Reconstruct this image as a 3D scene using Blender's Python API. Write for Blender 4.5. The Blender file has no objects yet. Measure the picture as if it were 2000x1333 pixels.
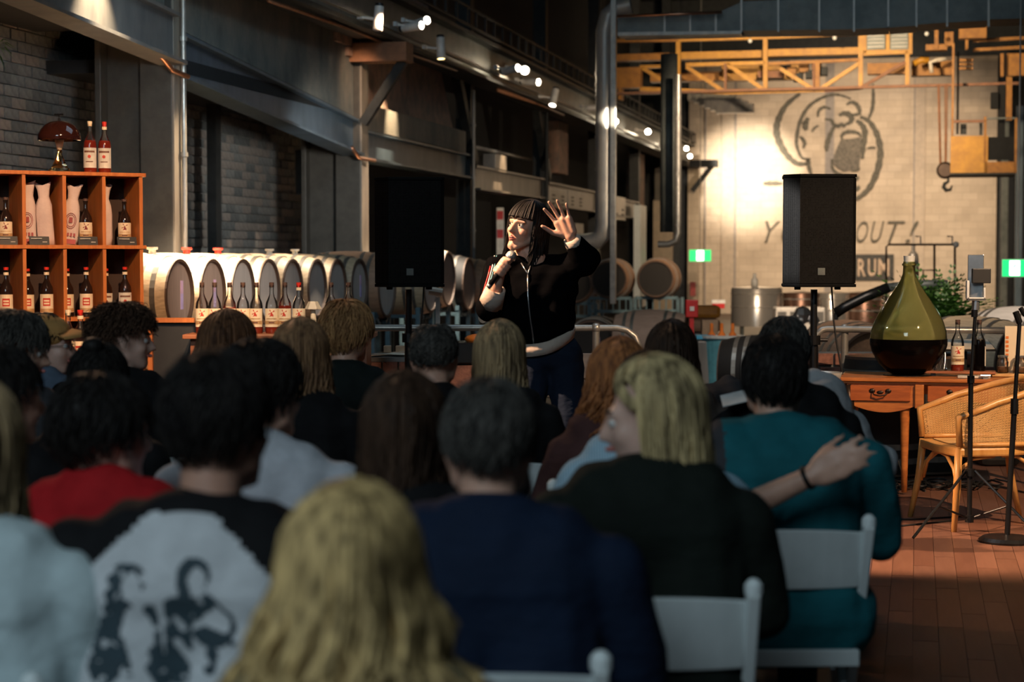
import bpy, math, random
import numpy as np
from mathutils import Vector, Matrix, noise
from mathutils.bvhtree import BVHTree
random.seed(7)
S = bpy.context.scene
COL = S.collection
PI = math.pi
# ---------------------------------------------------------------- camera
F = 3600.0                      # focal length in pixels of a 2000 px wide frame
TH = math.atan(161.5 / F)
CAMZ = 1.5
cam_d = bpy.data.cameras.new('camera'); cam = bpy.data.objects.new('camera', cam_d); COL.objects.link(cam)
cam.location = (0, 0, CAMZ); cam.rotation_euler = (PI/2 - TH, 0, 0)
cam_d.sensor_width = 36; cam_d.lens = F/2000*36; cam_d.clip_start = .1; cam_d.clip_end = 200
cam_d.dof.use_dof = True; cam_d.dof.focus_distance = 10.3; cam_d.dof.aperture_fstop = 2.9
S.camera = cam
# ---------------------------------------------------------------- view, world
S.view_settings.view_transform = 'Standard'; S.view_settings.look = 'None'
S.view_settings.gamma = 1; S.view_settings.exposure = 1.3
w = bpy.data.worlds.new('world'); S.world = w; w.use_nodes = True
w.node_tree.nodes['Background'].inputs[0].default_value = (.25, .55, .75, 1)
w.node_tree.nodes['Background'].inputs[1].default_value = .011
CT, ST = math.cos(TH), math.sin(TH)
def P(x, y, d):
    """world point seen at pixel (x,y) at depth d"""
    u = (x-1000)/F*d; v = (666.5-y)/F*d
    return Vector((u, d*CT + v*ST, CAMZ + v*CT - d*ST))
def G(x, d, z):
    """world point at pixel column x, depth d and height z"""
    return Vector(((x-1000)/F*d, (d + (z-CAMZ)*ST)/CT, z))
# room frame: a = across (0 = face of the left columns), b = along the hall, z = up
RA = math.atan(.2194); RC, RS = math.cos(RA), math.sin(RA); RX0 = -6.4
ROOM = Matrix.Translation((RX0, 0, 0)) @ Matrix.Rotation(-RA, 4, 'Z')
def R(a, b, z): return ROOM @ Vector((a, b, z))
IROOM = ROOM.inverted()
def ray(x, y, a=None, b=None):
    """room coordinates where the sight line through a pixel meets the plane a=const or b=const"""
    o = IROOM @ Vector((0, 0, CAMZ)); p = IROOM @ P(x, y, 1.0); d = p - o
    t = (a-o.x)/d.x if a is not None else (b-o.y)/d.y
    return o + d*t
# ---------------------------------------------------------------- lights
def spot(name, loc, to, power, color, angle=30, blend=.5, size=.05):
    l = bpy.data.lights.new(name, 'SPOT'); l.energy = power; l.color = color
    l.spot_size = math.radians(angle); l.spot_blend = blend; l.shadow_soft_size = size
    o = bpy.data.objects.new(name, l); COL.objects.link(o); o.location = loc
    o.rotation_euler = (Vector(to)-Vector(loc)).to_track_quat('-Z', 'Y').to_euler()
    return o
def area(name, loc, to, power, color, size):
    l = bpy.data.lights.new(name, 'AREA'); l.energy = power; l.color = color; l.size = size
    o = bpy.data.objects.new(name, l); COL.objects.link(o); o.location = loc
    o.rotation_euler = (Vector(to)-Vector(loc)).to_track_quat('-Z', 'Y').to_euler()
    return o
WARM = (1, .72, .46); WW = (1, .8, .6); COOL = (.45, .8, 1)
area('cool_fill', (-2.5, -2.5, 5.5), (0, 5.2, .7), 98, (.72, .90, 1), 3.0)  # added fill, unseen above and behind the camera, lifts the audience backs
area('cool_fill', (1.0, 13, 6.6), (.3, 17, 0), 32, (.6, .82, 1), 4.0)  # second cool area fill, unseen, high over the hall
spot('stage_light', R(.9, 9.0, 4.6), P(1035, 480, 9.2), 1900, (1, .62, .38), 15, .5, .04)
spot('audience_light', (-3.2, 10.5, 4.6), (-.7, 6.6, 1.1), 140, (1, .62, .38), 74, .8, .45)
spot('stage_light', (4.6, 6.4, 4.7), P(1800, 860, 10.6), 850, (1, .67, .42), 40, .35, .05)
spot('stage_light', (-.5, 6.2, 4.7), P(190, 480, 12.2), 900, (1, .60, .34), 22, .5, .05)
spot('stage_light', (-1.2, 8.0, 4.3), P(520, 620, 11.9), 420, (1, .72, .48), 16, .6, .05)
spot('barrel_light', R(.7, 14.6, 4.1), R(.45, 15.3, 1.3), 2400, (1, .80, .58), 50, .7, .05)
spot('barrel_light', R(1.0, 17.8, 4.1), R(.45, 17.4, 1.3), 420, (1, .84, .66), 46, .6, .05)
spot('barrel_light', R(1.0, 22.4, 4.1), R(.6, 22.6, 1.3), 1100, (1, .84, .66), 40, .6, .05)
spot('barrel_head_fill', R(4.2, 13.2, 2.9), R(.8, 15.6, 1.25), 210, (1, .86, .74), 34, .9, .1)  # fill added from the hall side to brighten the barrel heads
_q = ray(185, 40, a=0); spot('wall_light', R(.5, _q.y, 3.95), R(0, _q.y, _q.z-.05), 150, (1, .74, .45), 60, .8, .02)
spot('wall_light', R(.8, 20.2, 4.1), R(-.1, 21.6, 3.4), 120, (1, .66, .42), 34, .8, .05)
_q = ray(768, 238, a=0); spot('wall_light', R(.5, _q.y, 3.93), R(0, _q.y, _q.z), 110, (1, .76, .48), 40, .8, .03)
_q = ray(985, 352, a=0); spot('wall_light', R(.5, _q.y, 3.93), R(0, _q.y, _q.z), 220, (1, .62, .32), 30, .8, .03)
spot('column_light', R(2.6, 17.4, 4.0), R(0, 16.4, 2.2), 650, (1, .74, .48), 20, .8, .05)
spot('column_light', R(2.4, 23.0, 4.0), R(0, 22.0, 2.2), 380, (1, .74, .52), 18, .8, .05)
spot('bay_light', R(1.2, 13.6, 3.2), R(-1.3, 17.0, 2.6), 60, (.75, .9, 1), 60, .9, .2)
spot('bay_light', R(1.6, 18.6, 2.6), R(-1.3, 21.9, 2.0), 150, (.95, .92, .85), 60, .9, .2)
spot('wash_light', R(3.5, 12.5, 5.5), R(-.5, 19.5, 3.0), 80, (.62, .85, 1), 50, .9, .2)
spot('mural_light', R(2.0, 46.5, 4.6), R(*ray(1462, 345, b=51.4)), 1700, (1, .86, .70), 40, 1, .1)
spot('mural_light', R(5.2, 43.5, 5.2), R(4.6, 51.4, 2.6), 1300, (1, .79, .60), 80, .9, .2)
spot('crane_light', R(4.5, 29.0, 5.3), R(5.0, 37.0, 5.3), 1400, (1, .74, .45), 62, .9, .1)
spot('duct_light', R(3.6, 23.6, 3.4), R(*ray(1186, 232, b=25.5)), 700, (1, .88, .70), 8, .8, .02)
spot('duct_light', R(8.0, 20.5, 2.4), R(*ray(1240, 340, b=27)), 900, (1, .78, .55), 26, .9, .05)
spot('hall_light', R(4.5, 26.0, 4.6), R(4.2, 38, .6), 1100, (1, .74, .5), 70, .9, .1)
spot('hall_light', R(6.8, 15.5, 5.2), R(6.6, 21, .5), 520, (1, .80, .62), 70, .9, .1)

# ---------------------------------------------------------------- materials
def nt(name):
    m = bpy.data.materials.new(name); m.use_nodes = True
    t = m.node_tree; return m, t, t.nodes['Principled BSDF']
def coords(t, scale, kind='Object'):
    tc = t.nodes.new('ShaderNodeTexCoord'); mp = t.nodes.new('ShaderNodeMapping')
    t.links.new(tc.outputs[kind], mp.inputs[0]); mp.inputs['Scale'].default_value = scale
    return mp.outputs[0]
def noise_n(t, vec, scale, detail=4, rough=.6):
    n = t.nodes.new('ShaderNodeTexNoise'); n.inputs['Scale'].default_value = scale
    n.inputs['Detail'].default_value = detail; n.inputs['Roughness'].default_value = rough
    t.links.new(vec, n.inputs['Vector']); return n.outputs['Fac']
def ramp(t, fac, stops):
    r = t.nodes.new('ShaderNodeValToRGB'); e = r.color_ramp.elements
    while len(e) < len(stops): e.new(.5)
    for i, (p, c) in enumerate(stops): e[i].position = p; e[i].color = (*c[:3], 1)
    t.links.new(fac, r.inputs[0]); return r.outputs[0]
def bump(t, h, strength, b, dist=.01):
    n = t.nodes.new('ShaderNodeBump'); n.inputs['Strength'].default_value = strength
    n.inputs['Distance'].default_value = dist
    t.links.new(h, n.inputs['Height']); t.links.new(n.outputs[0], b.inputs['Normal'])
def mat(name, c, rough=.5, metal=0, c2=None, scale=(4, 4, 4), nscale=2, bmp=0, bscale=30, lo=.35, hi=.65, spec=.5, sheen=0, rvar=False):
    m, t, b = nt(name)
    b.inputs['Roughness'].default_value = rough; b.inputs['Metallic'].default_value = metal
    b.inputs['Specular IOR Level'].default_value = spec
    if sheen: b.inputs['Sheen Weight'].default_value = sheen
    v = coords(t, scale)
    if c2 is None: c2 = tuple(min(1, x*.72) for x in c)
    t.links.new(ramp(t, noise_n(t, v, nscale), [(lo, c2), (hi, c)]), b.inputs['Base Color'])
    if bmp:
        v2 = coords(t, (1, 1, 1)); bump(t, noise_n(t, v2, bscale), bmp, b)
    return m
def emis(name, c, s):
    m, t, b = nt(name); b.inputs['Base Color'].default_value = (*c, 1)
    b.inputs['Emission Color'].default_value = (*c, 1); b.inputs['Emission Strength'].default_value = s; return m
def glass(name, c, rough=.02, ior=1.45, tr=1.0):
    m, t, b = nt(name); b.inputs['Base Color'].default_value = (*c, 1); b.inputs['Roughness'].default_value = rough
    b.inputs['Transmission Weight'].default_value = tr; b.inputs['IOR'].default_value = ior; return m
def wood(name, c, c2, rough=.45, scale=(30, 30, 3), bmp=.2):
    m, t, b = nt(name); v = coords(t, scale)
    n = noise_n(t, v, 1.6, 6, .65)
    t.links.new(ramp(t, n, [(.3, c2), (.7, c)]), b.inputs['Base Color'])
    b.inputs['Roughness'].default_value = rough
    if bmp: bump(t, n, bmp, b, .004)
    return m
def hairmat(name, c, c2, rough=.55, sc=(55, 55, 5)):
    m, t, b = nt(name); v = coords(t, sc); n = noise_n(t, v, 1.2, 5, .6)
    t.links.new(ramp(t, n, [(.34, c2), (.62, c)]), b.inputs['Base Color'])
    b.inputs['Roughness'].default_value = rough; b.inputs['Specular IOR Level'].default_value = .12
    return m
def cloth(name, c, c2=None, rough=.85, fold=.5):
    m, t, b = nt(name); v = coords(t, (1, 1, 1))
    if c2 is None: c2 = tuple(x*.82 for x in c)
    t.links.new(ramp(t, noise_n(t, v, 9), [(.4, c2), (.6, c)]), b.inputs['Base Color'])
    b.inputs['Roughness'].default_value = rough; b.inputs['Specular IOR Level'].default_value = .2
    v2 = coords(t, (1, 1, 1.8)); bump(t, noise_n(t, v2, 7, 3, .5), fold, b, .03)
    return m
def concrete(name, c, c2, c3):
    m, t, b = nt(name); v = coords(t, (1.6, .9, .45))
    n = noise_n(t, v, 2.2, 8, .7)
    t.links.new(ramp(t, n, [(.3, c3), (.48, c2), (.66, c)]), b.inputs['Base Color'])
    b.inputs['Roughness'].default_value = .85
    v2 = coords(t, (1, 1, 1)); bump(t, noise_n(t, v2, 14, 8, .7), .5, b, .03)
    return m
spot('speaker_edge_fill', (-4.6, 12.0, 3.9), P(733, 455, 12.2), 2600, (1, .74, .5), 8, .6, .03)  # added spot, no fixture, brightens the left loudspeaker's grille edge
spot('speaker_edge_fill', (-3.0, 11.6, 3.4), P(1522, 450, 11.85), 1300, (.95, .92, .9), 8, .6, .03)  # same added fill for the right loudspeaker's edge
M = {}
M['concrete'] = concrete('concrete', (.22, .20, .165), (.135, .14, .125), (.06, .07, .067))
M['concrete_lintel'] = concrete('concrete_lintel', (.24, .21, .17), (.17, .155, .13), (.11, .11, .10))
M['column_shade'] = mat('shaded_column_sides', (.055, .05, .042), .6, .2)  # dark tone paints in the shade on the column side faces
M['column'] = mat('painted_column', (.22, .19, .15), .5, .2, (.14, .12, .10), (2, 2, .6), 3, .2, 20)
M['dark'] = mat('dark_steel', (.028, .030, .030), .6, .3, (.016, .018, .018), bmp=.1)
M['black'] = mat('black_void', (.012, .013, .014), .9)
M['blue_steel'] = mat('blue_grey_steel', (.12, .17, .22), .45, .4, (.08, .12, .155), (1.5, 1.5, .5), 3, .1, 8)
M['grey_steel'] = mat('grey_steel', (.18, .175, .165), .45, .35, (.12, .12, .12), (1.5, 1.5, .5), 3, .1, 8)
M['brown_steel'] = mat('rust_brown_steel', (.30, .13, .06), .6, .1, (.2, .09, .045), bmp=.1)
M['red_pipe'] = mat('red_pipe', (.35, .035, .03), .45)
M['copper'] = mat('copper', (.72, .34, .2), .3, .9)
M['brick_a'] = mat('grey_brick', (.15, .15, .145), .9, 0, (.085, .09, .088), (5, 5, 5), 3, .5, 40)
M['brick_b'] = mat('dark_grey_brick', (.10, .105, .105), .9, 0, (.055, .06, .06), (5, 5, 5), 3, .5, 40)
M['brick_c'] = mat('brown_grey_brick', (.19, .165, .145), .9, 0, (.12, .105, .095), (5, 5, 5), 3, .5, 40)
M['mortar'] = mat('mortar', (.20, .20, .185), .95, 0, (.12, .12, .115), bmp=.3)
M['pinkbrick'] = mat('pinkish_brick', (.42, .25, .18), .9, 0, (.22, .17, .14), (3, 3, 3), 2, .6, 20)
M['lampw'] = mat('white_lamp', (.72, .70, .66), .4)
M['lens'] = emis('lit_lens', (1, .84, .6), 60)
M['lens_dim'] = emis('lit_lens_side', (1, .7, .3), 9)
M['galv'] = mat('galvanised_steel', (.46, .43, .38), .42, .35, (.33, .32, .30), (3, 3, 1), 3, .12, 9)
M['galv_dark'] = mat('dull_galvanised', (.16, .175, .165), .5, .4, (.10, .115, .11), (2, 2, 2), 2, .2, 5)
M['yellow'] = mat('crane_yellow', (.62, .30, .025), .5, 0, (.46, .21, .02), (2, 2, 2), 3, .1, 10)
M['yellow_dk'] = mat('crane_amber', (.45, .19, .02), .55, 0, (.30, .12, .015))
M['mural_wall'] = None
M['paint'] = mat('mural_paint', (.075, .068, .05), .9, 0, (.15, .135, .10), (6, 6, 6), 3)
M['paint_mouth'] = mat('mural_mouth_paint', (.10, .09, .07), .9, 0, (.20, .17, .13), (4, 4, 4), 4)
M['green_sign'] = emis('green_sign', (.01, .50, .12), .9)
M['white_sign'] = emis('white_sign', (.9, 1, .92), 1.7)
M['black_wrap'] = mat('speaker_black', (.006, .006, .006), .5, spec=.06, bmp=.1, bscale=60)
M['pole_black'] = mat('black_metal', (.012, .012, .013), .35, .4)
M['silver'] = mat('silver', (.62, .62, .62), .28, .9)
M['rail'] = mat('cream_steel_rail', (.44, .42, .38), .32, .6)
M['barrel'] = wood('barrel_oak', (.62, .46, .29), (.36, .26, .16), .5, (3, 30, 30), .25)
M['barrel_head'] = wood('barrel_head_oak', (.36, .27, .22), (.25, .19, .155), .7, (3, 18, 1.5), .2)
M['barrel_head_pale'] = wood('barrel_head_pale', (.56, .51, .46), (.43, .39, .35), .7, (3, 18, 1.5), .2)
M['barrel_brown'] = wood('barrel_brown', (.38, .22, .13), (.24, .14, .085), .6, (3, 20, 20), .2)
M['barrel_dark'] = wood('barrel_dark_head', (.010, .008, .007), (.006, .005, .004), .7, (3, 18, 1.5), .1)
M['hoop'] = mat('steel_hoop', (.42, .38, .33), .4, .8)
M['chime'] = mat('dark_chime', (.10, .06, .04), .6)
M['red_bung'] = mat('red_bung', (.75, .05, .03), .4)
M['white_bung'] = mat('white_bung', (.75, .70, .60), .5)
M['pink_tag'] = mat('pink_tag', (.68, .46, .66), .6); M['lilac_tag'] = mat('lilac_tag', (.56, .46, .80), .6)
M['rack'] = mat('rack_blue', (.12, .20, .235), .5, .3, (.08, .135, .16))
M['shelf_wood'] = wood('orange_pine', (.62, .20, .045), (.42, .115, .024), .42, (26, 26, 2.2), .15)
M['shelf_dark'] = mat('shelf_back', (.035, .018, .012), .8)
M['desk_wood'] = wood('desk_wood', (.60, .20, .045), (.34, .095, .022), .32, (3, 22, 22), .15)
M['desk_drawer'] = wood('desk_drawer_wood', (.50, .13, .03), (.27, .065, .018), .3, (3, 22, 22), .15)
M['bar_wood'] = wood('bar_wood', (.42, .15, .06), (.25, .085, .035), .4, (3, 22, 22), .1)
M['bronze'] = mat('dark_bronze', (.06, .04, .03), .35, .8)
M['bottle_dark'] = mat('dark_glass_bottle', (.012, .008, .006), .06, 0, (.02, .01, .008), spec=.7)
M['rum_red'] = mat('red_rum', (.19, .022, .009), .08, 0, (.14, .015, .008), spec=.6)
M['rum_amber'] = mat('amber_rum', (.50, .14, .03), .08, 0, (.30, .07, .015), spec=.6)
def thin_glass(name, tint, edge, refl=1.0, haze=0, hz=(1, 1, 1)):
    m = bpy.data.materials.new(name); m.use_nodes = True; t = m.node_tree
    for n in list(t.nodes): t.nodes.remove(n)
    out = t.nodes.new('ShaderNodeOutputMaterial'); mixs = t.nodes.new('ShaderNodeMixShader'); tr = t.nodes.new('ShaderNodeBsdfTransparent'); gl = t.nodes.new('ShaderNodeBsdfGlossy')
    fr = t.nodes.new('ShaderNodeFresnel'); fr.inputs['IOR'].default_value = 1.5; gl.inputs['Roughness'].default_value = .04
    lw = t.nodes.new('ShaderNodeLayerWeight'); lw.inputs['Blend'].default_value = .35
    t.links.new(ramp(t, lw.outputs['Facing'], [(.25, tint), (.95, edge)]), tr.inputs['Color'])
    t.links.new(fr.outputs[0], mixs.inputs[0]); last = tr.outputs[0]
    if haze:
        tl = t.nodes.new('ShaderNodeBsdfTranslucent'); tl.inputs[0].default_value = (*hz, 1); m2 = t.nodes.new('ShaderNodeMixShader'); m2.inputs[0].default_value = haze
        t.links.new(last, m2.inputs[1]); t.links.new(tl.outputs[0], m2.inputs[2]); last = m2.outputs[0]
    t.links.new(last, mixs.inputs[1]); t.links.new(gl.outputs[0], mixs.inputs[2]); t.links.new(mixs.outputs[0], out.inputs[0]); return m
M['bottle_clear'] = thin_glass('clear_glass', (.99, .99, .98), (.93, .92, .90), haze=.12)
M['cork'] = mat('cork', (.52, .38, .24), .8)
M['cap_dark'] = mat('dark_cap', (.11, .06, .045), .4)
M['cap_red'] = mat('red_cap', (.72, .035, .02), .35)
M['label_cream'] = mat('cream_label', (.80, .66, .46), .6, 0, (.76, .62, .42))
M['label_gold'] = mat('gold_label', (.78, .50, .24), .35, .4)
M['label_white'] = mat('white_label', (.80, .74, .62), .6)
M['ink_red'] = mat('red_ink', (.66, .05, .02), .6); M['ink_dark'] = mat('dark_red_ink', (.28, .03, .02), .6)
M['ink_brown'] = mat('brown_ink', (.22, .09, .05), .6)
M['paper_bag'] = mat('paper_bag', (.66, .52, .46), .8, 0, (.55, .42, .38), bmp=.5, bscale=14)
M['bag_print'] = mat('bag_print', (.42, .10, .10), .8)
M['card'] = mat('black_card', (.02, .02, .02), .5)
M['chalk'] = mat('chalk', (.62, .58, .5), .8)
M['demi'] = thin_glass('green_demijohn_glass', (.97, .98, .76), (.60, .70, .30), haze=.34, hz=(1, .98, .52))
M['wine'] = mat('dark_liquid', (.003, .002, .002), .2, spec=.1)
M['foam_line'] = mat('liquid_rim', (.5, .42, .1), .3)
M['cork_white'] = mat('white_stopper', (.8, .8, .74), .5)
M['cane_frame'] = wood('honey_bentwood', (.66, .34, .10), (.50, .22, .055), .35, (14, 14, 3), .1)
M['cane'] = mat('cane', (.68, .40, .15), .5, 0, (.55, .29, .09))
M['chair_white'] = mat('white_resin_chair', (.70, .76, .76), .45, 0, (.64, .70, .70))
M['floor'] = wood('stage_floor', (.10, .05, .032), (.06, .03, .02), .45, (1.5, .3, 1), .05)
for i, (c, c2) in enumerate([((.185, .085, .053), (.13, .057, .035)), ((.15, .067, .043), (.11, .046, .029)), ((.215, .10, .064), (.16, .072, .046)), ((.17, .082, .055), (.12, .055, .037))]):
    M['plank%d' % i] = wood('plank_%s' % 'abcd'[i], c, c2, .42, (20, 2, 1), .06)
M['cable'] = mat('black_cable', (.012, .012, .012), .5)
M['white'] = mat('white_plastic', (.75, .75, .72), .5)
M['paper'] = mat('paper', (.74, .66, .54), .8)
M['papyrus'] = mat('brown_paper', (.50, .34, .22), .8, bmp=.4, bscale=10)
M['orange'] = mat('orange_plastic', (.85, .22, .03), .4)
M['bin_blue'] = mat('blue_tub', (.10, .34, .42), .5); M['cyan'] = mat('cyan', (.05, .42, .72), .5)
M['red'] = mat('safety_red', (.55, .02, .02), .4)
M['steel'] = mat('polished_steel', (.62, .58, .52), .24, .55, (.5, .48, .45), (1, 1, .2), 3)
M['copper_dk'] = mat('brown_tank', (.25, .14, .10), .35, .6)
M['crate'] = wood('grey_timber', (.16, .15, .155), (.075, .075, .085), .8, (2.5, 14, 14), .4)
M['brick_red'] = mat('red_brown_brick', (.30, .13, .09), .85, 0, (.17, .075, .055), (7, 7, 7), 3, .5, 40)
M['leaf'] = mat('fern_leaf', (.09, .22, .035), .5, 0, (.035, .10, .02), (6, 6, 6), 3)
M['pot'] = mat('dark_pot', (.04, .04, .04), .6)
M['eye_white'] = mat('eye_white', (.8, .78, .75), .2); M['iris'] = mat('iris', (.03, .018, .012), .15)
M['lips'] = mat('lips', (.48, .14, .11), .4); M['mouth'] = mat('mouth_inside', (.08, .01, .01), .5)
M['brow'] = mat('eyebrow', (.03, .018, .012), .8)
def skin(name, c):
    m = mat(name, c, .5, 0, tuple(x*.86 for x in c), (8, 8, 8), 2)
    b = m.node_tree.nodes['Principled BSDF']; b.inputs['Subsurface Weight'].default_value = .15
    b.inputs['Subsurface Radius'].default_value = (.02, .008, .005); b.inputs['Subsurface Scale'].default_value = .3
    return m
M['skin'] = skin('skin', (.62, .36, .26)); M['skin_b'] = skin('skin_tanned', (.50, .27, .19)); M['skin_c'] = skin('skin_pale', (.68, .43, .34))
m, t, b = nt('mural_wall'); v = coords(t, (1, 1, 1), 'Object')
br = t.nodes.new('ShaderNodeTexBrick'); sp = t.nodes.new('ShaderNodeMapping'); sp.inputs['Rotation'].default_value = (PI/2, 0, 0)
t.links.new(v, sp.inputs[0]); t.links.new(sp.outputs[0], br.inputs['Vector'])
br.inputs['Color1'].default_value = (.60, .49, .36, 1); br.inputs['Color2'].default_value = (.52, .42, .305, 1); br.inputs['Mortar'].default_value = (.49, .395, .29, 1)
br.inputs['Scale'].default_value = 1; br.inputs['Brick Width'].default_value = .39; br.inputs['Row Height'].default_value = .19; br.inputs['Mortar Size'].default_value = .012
n2 = noise_n(t, v, 1.1, 6, .65); rr = ramp(t, n2, [(.3, (.80, .80, .80)), (.62, (1, 1, 1))])
mx = t.nodes.new('ShaderNodeMixRGB'); mx.blend_type = 'MULTIPLY'; mx.inputs[0].default_value = 1
t.links.new(br.outputs['Color'], mx.inputs[1]); t.links.new(rr, mx.inputs[2]); t.links.new(mx.outputs[0], b.inputs['Base Color'])
b.inputs['Roughness'].default_value = .9; bump(t, br.outputs['Fac'], .25, b, .01)
M['mural_wall'] = m
# perforated steel grille of the loudspeakers
m, t, b = nt('speaker_grille'); v = coords(t, (1, 1, 1))
vo = t.nodes.new('ShaderNodeTexVoronoi'); vo.inputs['Scale'].default_value = 95; vo.inputs['Randomness'].default_value = .15; t.links.new(v, vo.inputs['Vector'])
t.links.new(ramp(t, vo.outputs['Distance'], [(.34, (.001, .001, .001)), (.48, (.012, .0115, .011))]), b.inputs['Base Color'])
b.inputs['Roughness'].default_value = .5; b.inputs['Specular IOR Level'].default_value = .04; M['grille'] = m

# ---------------------------------------------------------------- mesh helpers
def bez(*a): return a
class MB:
    def __init__(s): s.v = []; s.f = []
    def add(s, vs, fs):
        o = len(s.v); s.v += [tuple(p) for p in vs]; s.f += [tuple(i+o for i in f) for f in fs]; return s
    def box(s, c, d, rot=None, taper=1.0):
        vs = []
        for z in (-1, 1):
            k = taper if z > 0 else 1
            for x, y in ((-1, -1), (1, -1), (1, 1), (-1, 1)): vs.append(Vector((x*d[0]/2*k, y*d[1]/2*k, z*d[2]/2)))
        if rot is not None: vs = [rot @ q for q in vs]
        c = Vector(c)
        return s.add([q+c for q in vs], [(3, 2, 1, 0), (4, 5, 6, 7), (0, 1, 5, 4), (1, 2, 6, 5), (2, 3, 7, 6), (3, 0, 4, 7)])
    def bar(s, p, q, wd, h, up=(0, 0, 1)):
        p = Vector(p); q = Vector(q); ax = (q-p); L = ax.length; ax.normalize()
        u = Vector(up); sd = ax.cross(u)
        if sd.length < 1e-4: sd = ax.cross(Vector((1, 0, 0)))
        sd.normalize(); u = sd.cross(ax)
        vs = []
        for e in (p, q):
            for i, j in ((-1, -1), (1, -1), (1, 1), (-1, 1)): vs.append(e + sd*i*wd/2 + u*j*h/2)
        return s.add(vs, [(0, 1, 2, 3), (7, 6, 5, 4), (0, 4, 5, 1), (1, 5, 6, 2), (2, 6, 7, 3), (3, 7, 4, 0)])
    def tube(s, pts, r, n=10, caps=True):
        pts = [Vector(p) for p in pts]; k = len(pts)
        rs = r if isinstance(r, (list, tuple)) else [r]*k
        vs = []; prev = None
        for i, p in enumerate(pts):
            t = (pts[min(i+1, k-1)]-pts[max(i-1, 0)]).normalized()
            if prev is None:
                a = t.cross(Vector((0, 0, 1)))
                if a.length < .05: a = t.cross(Vector((1, 0, 0)))
                a.normalize()
            else: a = (prev - t*prev.dot(t)).normalized()
            prev = a; b_ = t.cross(a)
            for j in range(n):
                an = 2*PI*j/n; vs.append(p + (a*math.cos(an)+b_*math.sin(an))*rs[i])
        fs = [(i*n+j, i*n+(j+1) % n, (i+1)*n+(j+1) % n, (i+1)*n+j) for i in range(k-1) for j in range(n)]
        if caps: fs += [tuple(range(n-1, -1, -1)), tuple((k-1)*n+j for j in range(n))]
        return s.add(vs, fs)
    def lathe(s, prof, n=24, c=(0, 0, 0), rot=None, arc=None):
        """prof: (r, z) from bottom to top; closed at the ends where r is 0"""
        c = Vector(c); vs = []; k = len(prof)
        m_ = n if arc is None else n+1
        for r, z in prof:
            for j in range(m_):
                an = 2*PI*j/n if arc is None else arc[0]+(arc[1]-arc[0])*j/n
                q = Vector((r*math.cos(an), r*math.sin(an), z))
                vs.append((rot @ q if rot is not None else q)+c)
        fs = []
        for i in range(k-1):
            for j in range(n):
                j2 = (j+1) % n if arc is None else j+1
                fs.append((i*m_+j, i*m_+j2, (i+1)*m_+j2, (i+1)*m_+j))
        if arc is None:
            big = .3*max(r for r, z in prof)
            if prof[0][0] > big and prof[-1][0] > big and k > 3 and max(r for r, z in prof) > .008: fs += [((k-1)*n+j, (k-1)*n+(j+1) % n, (j+1) % n, j) for j in range(n)]
            else: fs.append(tuple(range(n-1, -1, -1))); fs.append(tuple((k-1)*n+j for j in range(n)))
        return s.add(vs, fs)
    def ball(s, c, r, n=14, rot=None):
        if not hasattr(r, '__len__'): r = (r, r, r)
        k = n//2; vs = []; c = Vector(c)
        for i in range(1, k):
            th = PI*i/k
            for j in range(n):
                an = 2*PI*j/n
                vs.append(Vector((r[0]*math.sin(th)*math.cos(an), r[1]*math.sin(th)*math.sin(an), -r[2]*math.cos(th))))
        vs += [Vector((0, 0, -r[2])), Vector((0, 0, r[2]))]
        if rot is not None: vs = [rot @ q for q in vs]
        fs = [(i*n+j, i*n+(j+1) % n, (i+1)*n+(j+1) % n, (i+1)*n+j) for i in range(k-2) for j in range(n)]
        b0 = (k-1)*n
        fs += [(b0, (j+1) % n, j) for j in range(n)] + [(b0+1, (k-2)*n+j, (k-2)*n+(j+1) % n) for j in range(n)]
        return s.add([q+c for q in vs], fs)
    def cap(s, p, r1, q, r2, n=12):
        """tapered capsule"""
        p = Vector(p); q = Vector(q); ax = q-p; L = ax.length
        if L < 1e-6: return s.ball(p, max(r1, r2), n)
        prof = []
        for i in range(0, 5): a = -PI/2 + PI/2*i/4; prof.append((max(r1*math.cos(a), r1*.02), r1*math.sin(a)))
        for i in range(0, 5): a = PI/2*i/4; prof.append((max(r2*math.cos(a), r2*.02), L+r2*math.sin(a)))
        return s.lathe(prof, n, p, ax.normalized().to_track_quat('Z', 'Y').to_matrix())
    def prism(s, poly, h, Mx=None):
        """polygon in xy extruded by h in z, optional matrix"""
        n = len(poly); Mx = Mx or Matrix()
        vs = [Mx @ Vector((x, y, 0)) for x, y in poly] + [Mx @ Vector((x, y, h)) for x, y in poly]
        return s.add(vs, [tuple(range(n-1, -1, -1)), tuple(range(n, 2*n))] + [(i, (i+1) % n, n+(i+1) % n, n+i) for i in range(n)])
    def build(s, name, m, parent=None, smooth=False, bevel=0, label=None, mx=None, stuff=False):
        me = bpy.data.meshes.new(name); me.from_pydata(s.v, [], s.f)
        if m is not None: me.materials.append(m if not isinstance(m, str) else M[m])
        me.update()
        if smooth: me.shade_smooth() if smooth is True else me.shade_auto_smooth() if False else me.polygons.foreach_set('use_smooth', [True]*len(me.polygons))
        o = bpy.data.objects.new(name, me); COL.objects.link(o)
        if parent is not None: o.parent = parent
        if mx is not None: o.matrix_basis = mx
        if bevel:
            b = o.modifiers.new('b', 'BEVEL'); b.width = bevel; b.segments = 2; b.limit_method = 'ANGLE'; b.angle_limit = .7
        if label: o['label'] = label
        if stuff: o['kind'] = 'stuff'
        return o
def smooth_by_angle(o, ang=.7):
    me = o.data; me.polygons.foreach_set('use_smooth', [True]*len(me.polygons)); me.set_sharp_from_angle(angle=ang); return o
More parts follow.
